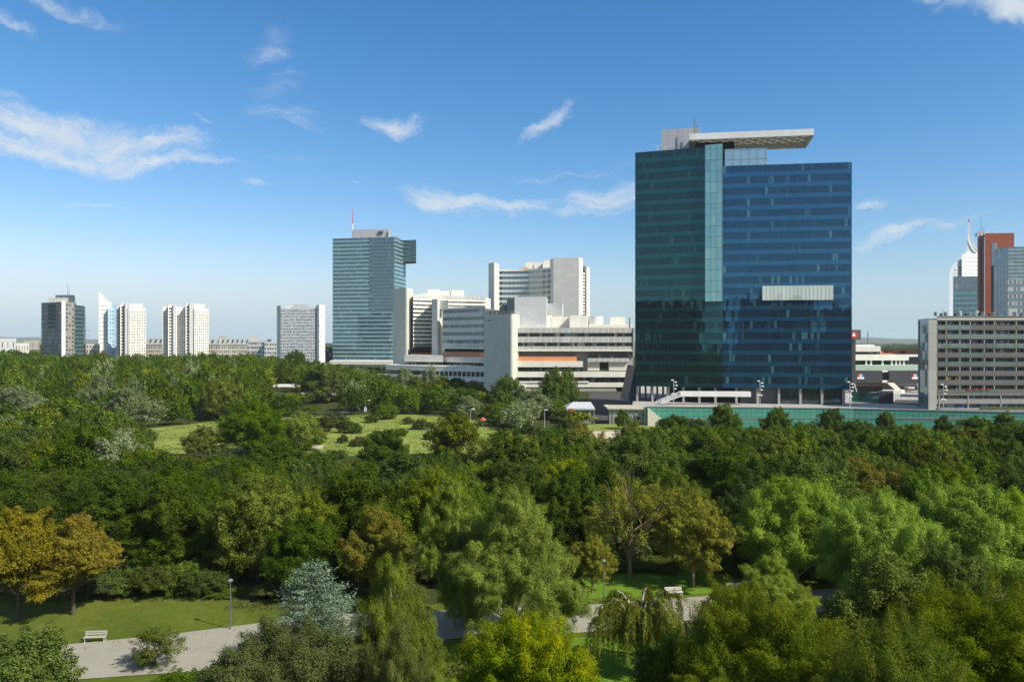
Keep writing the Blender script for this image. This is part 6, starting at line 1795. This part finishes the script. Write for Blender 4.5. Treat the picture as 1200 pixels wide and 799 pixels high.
# --- middle distance trees one can tell apart
MIDH = [
    ('tipped', "poplar_tree", "tall pale-tipped poplar at the meadow's near edge under the long housing row", 298, 469, 232, 78, 0),
    ('willow', "willow_tree", "loose grey-green willow beside the tall poplar on the meadow", 350, 483, 240, 58, 1),
    ('yel', "round_tree", "light yellow-green round tree in front of the meadow's narrow end", 236, 499, 226, 46, 0),
    ('olive', "oak_tree", "dark olive round oak at the meadow's near end under the concave offices", 533, 484, 222, 68, 1),
    ('dark', "dark_tree", "dark pointed tree against the meadow's middle", 449, 504, 196, 60, 1),
    ('bare', "pale_bare_tree", "pale silvery tree with bare white limbs, left of the meadow strip", 77, 492, 205, 70, 0),
    ('silver', "silver_poplar", "broad silver poplar with pale trunk at the frame edge", 22, 453, 275, 82, 0),
    ('silver', "silver_poplar", "broad grey silver poplar under the wedge-topped tower", 152, 455, 285, 76, 1),
    ('silver', "silver_poplar", "pale silver poplar under the two-cored white tower's left side", 118, 438, 330, 50, 0),
    ('willow', "willow_tree", "pale domed willow under the long housing row", 281, 431, 400, 46, 0),
    ('yel', "round_tree", "light green tree with pale trunk below the domed willow", 262, 442, 335, 55, 1),
    ('yellow', "yellow_tree", "bright yellow tree among the dark woods under the white towers", 172, 433, 420, 24, 0),
    ('yellow', "yellow_shrub", "small yellow-tipped tree below the pale bare tree", 48, 538, 172, 30, 0),
    ('dark', "columnar_tree", "dark columnar tree standing up before the patterned slab block", 347, 411, 560, 30, 0),
    ('mid', "big_tree", "large bright green tree below the sea-green skyscraper", 384, 427, 400, 62, 1),
    ('silver', "silver_tree", "small silvery tree behind the street lamp beyond the meadow", 473, 452, 385, 26, 1),
    ('silver', "silver_tree", "grey-green tree before the terraces under the banded wing's first stair tower", 474, 431, 425, 30, 0),
    ('silver', "silver_tree", "grey-green tree before the terraces under the banded wing's second stair tower", 504, 429, 420, 26, 1),
    ('mid', "round_tree", "low green tree before the long terrace under the sea-green skyscraper's edge", 452, 440, 410, 36, 1),
    ('olive', "round_tree", "olive tree before the long terrace between two grey-green trees", 489, 441, 405, 34, 0),
    ('dark', "round_tree", "dark tree before the long terrace under the concave block", 533, 443, 400, 40, 1),
    ('mid', "round_tree", "dark green tree before the curved terraces beside the blank concrete tower", 556, 446, 400, 34, 0),
    ('silver', "silver_tree", "silvery tree left of the blank concrete tower's foot", 549, 464, 335, 38, 0),
    ('yel', "round_tree", "sunlit yellow-green tree under the banded wing's second stair tower", 519, 440, 400, 36, 0),
    ('yel', "round_tree", "yellowish tree under the podium roof", 434, 446, 395, 28, 1),
    ('mid', "tall_tree", "tall green tree in front of the stepped office wing's bands", 648, 432, 345, 40, 0),
    ('mid', "tall_tree", "slimmer green tree beside the tall one before the stepped office wing", 666, 432, 350, 26, 2),
    ('mid', "round_tree", "round green tree at the blank concrete tower's rounded corner", 592, 441, 345, 46, 1),
    ('silver', "silver_tree", "grey-green tree right of the blank concrete tower's corner", 627, 455, 335, 42, 1),
    ('chestnut', "orange_tree", "orange-tinged tree left of the pale forecourt path", 622, 512, 190, 30, 0),
    ('chestnut', "orange_tree", "small orange-tinged tree beside the light yellow one near the forecourt path", 648, 515, 185, 26, 0),
    ('gold', "golden_tree", "brownish golden tree at the forecourt path's left edge", 669, 503, 200, 36, 0),
    ('yel', "round_tree", "light yellow-green tree in front of the concrete hut", 741, 493, 205, 58, 0),
    ('mid', "young_tree", "slim young tree on the forecourt lawn before the concrete hut", 730, 480, 298, 20, 0),
    ('dark', "round_tree", "round tree in front of the outdoor stair at the barrier's start", 791, 487, 255, 42, 0),
    ('mid', "round_tree", "dark tree topping the barrier beneath the teal facade's pale bay", 849, 473, 262, 40, 2),
    ('mid', "round_tree", "taller tree against the barrier below the blue facade's middle", 909, 478, 258, 38, 0),
    ('dark', "round_tree", "tree against the barrier below the blue facade's outer corner", 974, 479, 255, 37, 1),
    ('mid', "round_tree", "isolated tree against the barrier below the shopping bridge", 1040, 482, 258, 25, 1),
    ('dark', "round_tree", "small tree with a red patch beside it, below the slab block's end wall", 1105, 487, 250, 26, 2),
    ('dark', "round_tree", "wide dark tree against the barrier below the slab block", 1145, 489, 245, 46, 0),
    ('mid', "round_tree", "tree against the barrier below the rust-red tower", 1178, 483, 248, 34, 2),
    ('dark', "round_tree", "broad dark tree filling the gap before the barrier under the teal facade", 822, 492, 246, 50, 1),
    ('mid', "round_tree", "low broad tree before the barrier under the tower's dark service core", 942, 494, 240, 46, 1),
    ('dark', "round_tree", "broad tree before the barrier between tower corner and shopping bridge", 1006, 493, 242, 50, 0),
    ('mid', "round_tree", "low tree before the barrier under the slab block's glazed end", 1070, 497, 236, 42, 2),
    ('chestnut', "orange_tree", "small orange-brown tree in front of the barrier below the blue facade", 894, 507, 215, 28, 0),
    ('yel', "round_tree", "yellow-green tree in front of the barrier under the slab block's end", 1088, 505, 222, 34, 0),
    ('dark', "dark_tree", "dark leafy mass at the near rim of the meadow under the patterned slab", 330, 520, 168, 120, 0),
    ('dark', "dark_tree", "dark green tree between meadow strip and pale bare tree", 118, 508, 190, 64, 2),
    ('mid', "green_tree", "deep green tree in front of the meadow's narrow end", 250, 540, 150, 100, 1),
    ('silver', "silver_poplar", "grey loose tree standing among dark crowns near the frame edge", 10, 488, 225, 46, 1),
    ('dark', "dark_tree", "bluish dark tree in front of the meadow under the banded wing", 470, 532, 142, 90, 2),
    ('olive', "olive_tree", "olive tree under the dark olive round oak", 560, 520, 160, 80, 0),
]
for kind, nm, lab, px, pt, D, w, var in MIDH:
    hero(kind, nm, lab, px, pt, D, w, near=False, var=var)
# meadow shrubs
for i, (px, py, w, h) in enumerate(((393, 497, 26, 14), (404, 504, 16, 12), (416, 505, 14, 10), (373, 517, 16, 11), (380, 503, 22, 16), (452, 488, 26, 17), (494, 500, 20, 9), (163, 509, 12, 14), (172, 514, 18, 12), (402, 516, 10, 7), (436, 492, 14, 6), (352, 508, 18, 14), (365, 500, 14, 12), (478, 494, 10, 5), (505, 512, 14, 8), (420, 520, 16, 8), (446, 515, 22, 9), (470, 508, 12, 6), (344, 516, 18, 12))):
    D = (CAMZ + 5) * F / (py + 3 - CY)
    o = hero('shrub', "meadow_shrub", None, px, py - h, D, w * 1.25, near=False, var=i, cat="shrub", group="shrubs dotted over the meadow")
    AUTO.append((o, "round shrub on the meadow", px, D, 'shrub'))

# --- the woods: fill between them
KDESC = {'dark': "dark green tree", 'mid': "mid green tree", 'olive': "olive green tree", 'yel': "yellow-green tree", 'silver': "silvery grey tree", 'willow': "pale grey-green willow", 'chestolive': "rusty olive tree", 'poplar': "narrow green poplar", 'gold': "golden brown tree"}
KNAME = {'dark': "dark_tree", 'mid': "green_tree", 'olive': "olive_tree", 'yel': "yellowgreen_tree", 'silver': "silver_tree", 'willow': "willow_tree", 'chestolive': "rusty_tree", 'poplar': "poplar_tree", 'gold': "golden_tree"}

def interp(x, pts):
    if x <= pts[0][0]: return pts[0][1]
    for (a_, b_), (c_, d_) in zip(pts, pts[1:]):
        if x <= c_: return b_ + (d_ - b_) * (x - a_) / (c_ - a_)
    return pts[-1][1]

def inside(p, poly):
    c = False
    for i in range(len(poly)):
        (x1, y1), (x2, y2) = poly[i], poly[i - 1]
        if (y1 > p[1]) != (y2 > p[1]) and p[0] < (x2 - x1) * (p[1] - y1) / (y2 - y1) + x1: c = not c
    return c

def blocked(x, y, px):
    if inside((x, y), MEADOW_POLY): return True
    if 145 < px < 185 and 225 < y < 265: return True
    if 690 < px < 760 and 270 < y: return True
    if px > 745 and y > 292: return True
    if 690 < px < 728 and y > 222: return True
    if px > 640 and px < 700 and 300 < y < 330: return True
    if y > 345 and px > 700: return True
    return False

def env_top(px, D):
    """highest picture row a filler tree may reach"""
    e = interp(px, [(0, 434), (60, 436), (100, 432), (180, 438), (250, 450), (300, 462), (350, 474), (400, 480), (470, 476), (560, 470), (600, 466), (690, 476)])
    if 140 < px < 590 and D < 262: e = max(e, interp(px, [(140, 512), (190, 530), (260, 530), (320, 528), (350, 534), (420, 538), (480, 534), (560, 524), (590, 500)]))
    if 590 <= px < 690 and D < 290: e = max(e, 500)
    if 690 <= px < 728: e = 536
    if 728 <= px: e = interp(px, [(728, 506), (765, 500), (800, 497), (840, 497), (960, 500), (1080, 499), (1200, 493)])
    if D < 140: e = max(e, interp(px, [(0, 556), (300, 545), (470, 545), (560, 540), (690, 530), (800, 520), (960, 528), (1200, 525)]))
    return e

rnd.seed(5)
cands = []
D = 101.0
while D < 335:
    s = 7.6 + D * .014
    x = -D * .72
    while x < D * .72:
        cands.append((x + rnd.uniform(-.42, .42) * s, D + rnd.uniform(-.45, .45) * s)); x += s
    D += s * .98
count = 0
nfill = []
for x, y in cands:
    px = CX + x / y * F
    if not -50 < px < 1250 or blocked(x, y, px): continue
    if any((x - a_) ** 2 + (y - b_) ** 2 < (.62 * r_ + 3.2) ** 2 for a_, b_, r_ in TREES): continue
    nfill.append((x, y, px))
print("fill candidates", len(nfill))
MAXFILL = 205
if len(nfill) > MAXFILL:   # keep the nearest ones as single trees; those behind become part of the far woodland
    nfill.sort(key=lambda q: q[1])
    FARFILL = nfill[MAXFILL:]; nfill = nfill[:MAXFILL]
else: FARFILL = []
for x, y, px in nfill:
    r = rnd.random()
    if px < 150 and y > 170: kinds = (('silver', .28), ('mid', .3), ('dark', .27), ('olive', .15))
    elif px < 320: kinds = (('dark', .40), ('mid', .30), ('olive', .20), ('silver', .10))
    elif px < 700: kinds = (('dark', .38), ('mid', .26), ('olive', .22), ('yel', .07), ('chestolive', .07))
    else: kinds = (('dark', .38), ('mid', .36), ('olive', .20), ('yel', .06))
    for k, p_ in kinds:
        if r < p_: break
        r -= p_
    h = rnd.uniform(10, 15.5) * (.92 if y < 150 else 1)
    et = env_top(px, y)
    z = gz(y)
    hmax = Zp(et + rnd.uniform(0, 10), y) - z
    sink = rnd.uniform(1.5, 3.5)
    z -= sink; h = min(h, hmax) + sink
    if h < 5.5: continue
    L = PN[k] if (y < 128 and k in PN) else PM[k]
    w = max(6.5, h * rnd.uniform(.78, 1.08))
    o = plant(rnd.choice(L), KNAME[k], None, x, y, z, h, w, group="single trees in the park woods")
    AUTO.append((o, KDESC[k], px, y, k))
    count += 1
print("filled", count, "leaf faces", sum(q["n"] for L in list(PN.values()) + list(PM.values()) for q in L))

# understorey that fills the shade below the crowns: uncountable, one object
def scatter_mesh(name, protos, spots, mat_index=None, kind='stuff'):
    """merge many coarse crowns into one object"""
    V, A, B_, MI = [], [], [], []
    mats = []
    for (pi, x, y, z, w, h, rz) in spots:
        co, lv, tip, mt, PW, PH = protos[pi]
        c, s = math.cos(rz), math.sin(rz)
        v = co * np.array([w / PW, w / PW, h / PH])
        v = np.stack([v[:, 0] * c - v[:, 1] * s + x, v[:, 0] * s + v[:, 1] * c + y, v[:, 2] + z], 1)
        V.append(v); A.append(np.clip(.5 + (lv - .5) * .8 + rnd.uniform(-.26, .26), 0, 1)); B_.append(tip)
        if mt not in mats: mats.append(mt)
        MI.append(np.full(len(lv), mats.index(mt), dtype=np.int32))
    V = np.concatenate(V).astype(np.float32); A = np.concatenate(A).astype(np.float32); MI = np.concatenate(MI)
    N = len(A)
    me = bpy.data.meshes.new(name)
    me.vertices.add(4 * N); me.loops.add(4 * N); me.polygons.add(N)
    me.vertices.foreach_set('co', V.ravel())
    me.loops.foreach_set('vertex_index', np.arange(4 * N, dtype=np.int32))
    me.polygons.foreach_set('loop_start', np.arange(0, 4 * N, 4, dtype=np.int32))
    at = me.attributes.new('lv', 'FLOAT', 'FACE'); at.data.foreach_set('value', A)
    for m in mats: me.materials.append(m)
    me.polygons.foreach_set('material_index', MI)
    me.update(calc_edges=True)
    o = bpy.data.objects.new(name, me); COL.objects.link(o)
    o['kind'] = kind
    return o

def as_proto(p):
    me = p['crown']
    co = np.empty(len(me.vertices) * 3, np.float32); me.vertices.foreach_get('co', co)
    lv = np.empty(len(me.polygons), np.float32); me.attributes['lv'].data.foreach_get('value', lv)
    return (co.reshape(-1, 3), lv, lv * 0, me.materials[0], p['W'], p['H'])

FP = []
for s_, (m, nm) in enumerate(((M_DARK, "fd"), (M_DARK, "fe"), (M_MID, "fm"), (M_MID, "fn"), (M_OLIVE, "fo"), (M_SILV, "fs"), (M_YEL, "fy"))):
    FP.append(as_proto(broadleaf("far_" + nm, m, BARK, 13., 12., -.05, 11, .26, 9, (.075, .15), .95, .82, .7, 2.7, seed=200 + s_, bump=.4, egg=.4, rnd_n=.45)))

def far_woods():
    rg = random.Random(77)
    spots = []
    for x, y, px in FARFILL:
        h = min(rg.uniform(9, 15), Zp(env_top(px, y) + rg.uniform(0, 8), y) - gz(y))
        if h > 4: spots.append((rg.choice((0, 1, 2, 3, 4, 5)), x, y, gz(y), rg.uniform(10, 14), h, rg.uniform(0, 6.28)))
    sky = [(-60, 411), (0, 411), (12, 408), (25, 414), (50, 417), (85, 417), (100, 413), (120, 407), (135, 414), (150, 418), (165, 416), (200, 418), (240, 415), (270, 415), (290, 412), (305, 416), (340, 420), (365, 424), (385, 428), (420, 431), (455, 436), (470, 446), (500, 452), (520, 446), (560, 452), (575, 462), (620, 468), (640, 462), (690, 470), (720, 476)]
    D = 338.0
    while D < 980:
        s = 9.5 + (D - 338) * .012
        x = -D * .72
        while x < Xp(715, D):
            X_, Y_ = x + rg.uniform(-.45, .45) * s, D + rg.uniform(-.45, .45) * s
            x += s
            px = CX + X_ / Y_ * F
            if px < -70 or inside((X_, Y_), MEADOW_POLY): continue
            if px > 455 and Y_ > 430: continue
            if px > 690 and Y_ > 320: continue
            if 380 < px < 470 and Y_ > 680: continue
            if 316 < px < 352 and 440 < Y_ < 482: continue
            if 350 < px < 404 and 400 < Y_ < 428: continue
            if 45 < px < 330 and Y_ > 715: continue
            if px >= 330 and Y_ > 650: continue
            if any((X_ - a_) ** 2 + (Y_ - b_) ** 2 < (.7 * r_ + 2) ** 2 for a_, b_, r_ in TREES): continue
            h = rg.uniform(12, 20)
            e = interp(px, sky) - 3
            if Y_ < 520: e += 6
            if 312 < px < 352 and Y_ < 440: e = max(e, 459)
            if 352 < px < 404 and Y_ < 400: e = max(e, 474)
            if 420 < px < 436 and Y_ < 362: e = max(e, 492)
            hm = Zp(e + rg.uniform(0, 5), Y_) - gz(Y_)
            h = min(h, hm)
            if h < 3.5: continue
            r = rg.random()
            pi = (0 if r < .24 else 1 if r < .44 else 2 if r < .6 else 3 if r < .74 else 4 if r < .86 else 5 if r < .95 else 6)
            spots.append((pi, X_, Y_, gz(Y_), rg.uniform(8, 13) * (1 + (Y_ - 338) * .0005), h, rg.uniform(0, 6.28)))
        D += s * .95
    # woods towards the horizon between the towers
    for k in range(420):
        Y_ = 1000 + 4200 * rg.random() ** 1.5
        px = rg.choice((rg.uniform(-60, 60), rg.uniform(380, 400), rg.uniform(985, 1110), rg.uniform(985, 1110)))
        spots.append((rg.choice((0, 1, 2)), Xp(px, Y_), Y_, -1, rg.uniform(18, 40), rg.uniform(10, 17), rg.uniform(0, 6.28)))
    print("far trees", len(spots))
    o = scatter_mesh("far_woodland", FP, spots)
    o['label'] = "dense far-off park woods under the distant towers"; o['category'] = "woodland"

def undergrowth():
    rg = random.Random(78)
    spots = []
    up = []
    for k in range(1000):
        Y_ = 88 + 210 * rg.random() ** 1.2
        X_ = rg.uniform(-.7, .7) * Y_
        px = CX + X_ / Y_ * F
        if blocked(X_, Y_, px) or Y_ > 300: continue
        if Y_ < 101 and not (X_ < -20 and Y_ > 91): 
            if Y_ < 97: continue
        spots.append((rg.choice((0, 1, 2, 4)), X_, Y_, gz(Y_) - .3, rg.uniform(4, 8), rg.uniform(1.6, 3.6), rg.uniform(0, 6.28)))
    o = scatter_mesh("undergrowth", UP, spots)
    o['label'] = "tangled undergrowth on the wood floor between the trees"; o['category'] = "undergrowth"
UP = [as_proto(broadleaf("under_" + str(i), m, BARK, 4., 6., .0, 8, .30, 7, (.10, .17), .9, .55, .7, 2.6, seed=230 + i, egg=0)) for i, m in enumerate((M_DARK, M_SHRUB, M_MID, M_DARK, M_OLIVE))]
far_woods(); undergrowth()

def grass_tufts():
    """uneven tall grass on the meadow and along the lawn edges: uncountable, one object"""
    rg = np.random.default_rng(5)
    py_rng = random.Random(9)
    C = []
    poly = MEADOW_POLY
    while len(C) < 4200:
        x, y = py_rng.uniform(-130, 0), py_rng.uniform(226, 354)
        if inside((x, y), poly): C.append((x, y, gz(y) + .1, .5))
    for k in range(2600):
        x = py_rng.uniform(-70, -20); y = 84.5 + py_rng.gauss(0, .8) + (1.5 if x < -48 else 3.0 if x < -30 else 0)
        C.append((x, y, .06, .28))
    C = np.array(C); n = 7
    P = np.repeat(C, n, 0); N = len(P)
    s = P[:, 3]
    p = P[:, :3] + rg.normal(size=(N, 3)) * np.stack([s * .8, s * .8, s * .1], 1)
    t = np.array([0, 0, 1.]) + rg.normal(size=(N, 3)) * .5
    nr = rg.normal(size=(N, 3)) + np.array([0, -.2, .5])
    M = leaf_mat("grass_blades", (.07, .10, .02), (.14, .17, .045), (.26, .25, .09), hue=0, val=0, sat=0, transl=.35)
    big = np.repeat((rg.random(len(C)) ** 2), n)
    me = leaf_mesh("tall_grass", p, unit(nr), unit(t), s * rg.uniform(.6, 1.4, N), s * .3 * rg.uniform(.6, 1.3, N), np.clip(.2 + .6 * big + rg.normal(size=N) * .15, 0, 1), np.zeros(N), M)
    o = bpy.data.objects.new("tall_grass", me); COL.objects.link(o)
    o['kind'] = 'stuff'; o['label'] = "tufts of tall grass on the sunlit meadow and lawn edge"; o['category'] = "grass"
grass_tufts()

# red patches seen among the trees
def red_patch(label, px, py, D, w, h):
    x, z = Xp(px, D), Zp(py, D)
    o = thing("red_sunshade", label, "sunshade", (x, D, gz(D)))
    b = MB()
    n = 10
    for k in range(n):
        a0, a1 = 6.283 * k / n, 6.283 * (k + 1) / n
        b.poly([(x + w * math.cos(a0), D + w * math.sin(a0), z - h), (x + w * math.cos(a1), D + w * math.sin(a1), z - h), (x, D, z)])
        b.poly([(x + w * math.cos(a0), D + w * math.sin(a0), z - h - .3), (x + w * math.cos(a1), D + w * math.sin(a1), z - h - .3), (x + w * math.cos(a1), D + w * math.sin(a1), z - h), (x + w * math.cos(a0), D + w * math.sin(a0), z - h)])
    b.build("canopy", matte("faded_red", (.5, .10, .09), .7, .1, 1), o)
    MB().tube((x, D, gz(D)), (x, D, z - .05), .05, n=6).build("pole", METALS, o)
red_patch("faded red sunshade beside the lamp among trees at the meadow's end", 566, 488.5, 292, 1.1, .8)

# ---------------------------------------------------------------- labels for the woods' single trees
LAND = [(-400, 48, "at the frame edge by the white halls"), (48, 108, "below the grey round tower"), (108, 180, "below the wedge-topped tower"), (180, 250, "below the two-cored white tower"), (250, 325, "below the long housing row"), (325, 385, "below the patterned slab"), (385, 462, "below the sea-green skyscraper"),
        (462, 567, "below the banded concrete offices"), (567, 612, "below the blank concrete tower"), (612, 744, "below the stepped office wing"), (744, 847, "below the teal facade"), (847, 1000, "below the deep blue facade"), (1000, 1078, "below the shopping bridge"), (1078, 1144, "below the slab block's end"), (1144, 1900, "below the rust-red tower")]
ORD = ["nearest", "second", "third", "fourth", "fifth", "sixth", "seventh", "eighth", "ninth", "tenth", "eleventh", "twelfth", "thirteenth", "fourteenth", "fifteenth", "sixteenth", "seventeenth", "eighteenth"]
bucket = {}
for o, d, px, y, k in AUTO:
    for a_, b_, land in LAND:
        if a_ <= px < b_: bucket.setdefault((d, land), []).append((y, o)); break
for (d, land), L in bucket.items():
    L.sort(key=lambda q: q[0])
    for i, (y, o) in enumerate(L):
        o['label'] = f"{d} {land}" if len(L) == 1 else f"{d} {land}, " + (f"{ORD[i]} one" if i == 0 else f"{ORD[min(i, 17)]} going back")

# ---------------------------------------------------------------- blocks and wood behind the viewpoint, seen only mirrored in the glass
def behind():
    for i, (x, y, w, h) in enumerate(((-330, -170, 90, 62), (-215, -150, 100, 70), (-90, -190, 80, 58), (35, -165, 70, 64), (120, -150, 75, 70), (205, -175, 80, 60), (300, -160, 70, 52))):
        o = thing("apartment_block", ["long", "tall", "low", "mid-height", "highest", "plain", "short"][i] + " dark-fronted apartment block behind the viewpoint, mirrored in the glass tower", "apartment block", (x, y, 0))
        MB().box((x, y, h / 2), (w, 16, h)).build("wall", matte("dim_render", (.075, .08, .095), .8, .2, .1, joint=(4, 3), jcol=.5), o)
behind()

def fallen_leaves():
    """dry leaves scattered on the lawn and the path edge: uncountable, one object"""
    rg = np.random.default_rng(3)
    N = 5200
    x = rg.uniform(-58, 26, N); y = rg.uniform(72, 88, N)
    y = np.where(rg.random(N) < .5, 84.5 + rg.normal(size=N) * 1.3, y)
    c = np.stack([x, y, np.full(N, .105)], 1)
    n = np.array([0, 0, 1.]) + rg.normal(size=(N, 3)) * .25
    me = leaf_mesh("fallen_leaves", c, unit(n), unit(rg.normal(size=(N, 3))), rg.uniform(.06, .15, N), rg.uniform(.05, .10, N), np.clip(.5 + rg.normal(size=N) * .3, 0, 1), np.zeros(N),
                   leaf_mat("dry_leaves", (.08, .055, .02), (.20, .14, .05), (.34, .26, .10), hue=0, val=0, sat=0, transl=.1))
    o = bpy.data.objects.new("fallen_leaves", me); COL.objects.link(o)
    o['kind'] = 'stuff'; o['label'] = "dry fallen leaves scattered over lawn and path"; o['category'] = "leaves"
fallen_leaves()

# ---------------------------------------------------------------- summer haze
def haze():
    b = MB(); b.box((0, 5700, 72), (23700, 12400, 156))
    m, t, out = newmat("summer_haze")
    v = t.n('ShaderNodeVolumePrincipled')
    v.inputs['Color'].default_value = (.85, .95, 1.0, 1)
    v.inputs['Density'].default_value = 0.00005
    v.inputs['Anisotropy'].default_value = 0.0
    t.l(v.outputs[0], out.inputs['Volume'])
    o = b.build("haze", m)
    o['kind'] = 'stuff'; o['label'] = "thin pale summer haze over the whole city"; o['category'] = "haze"
haze()
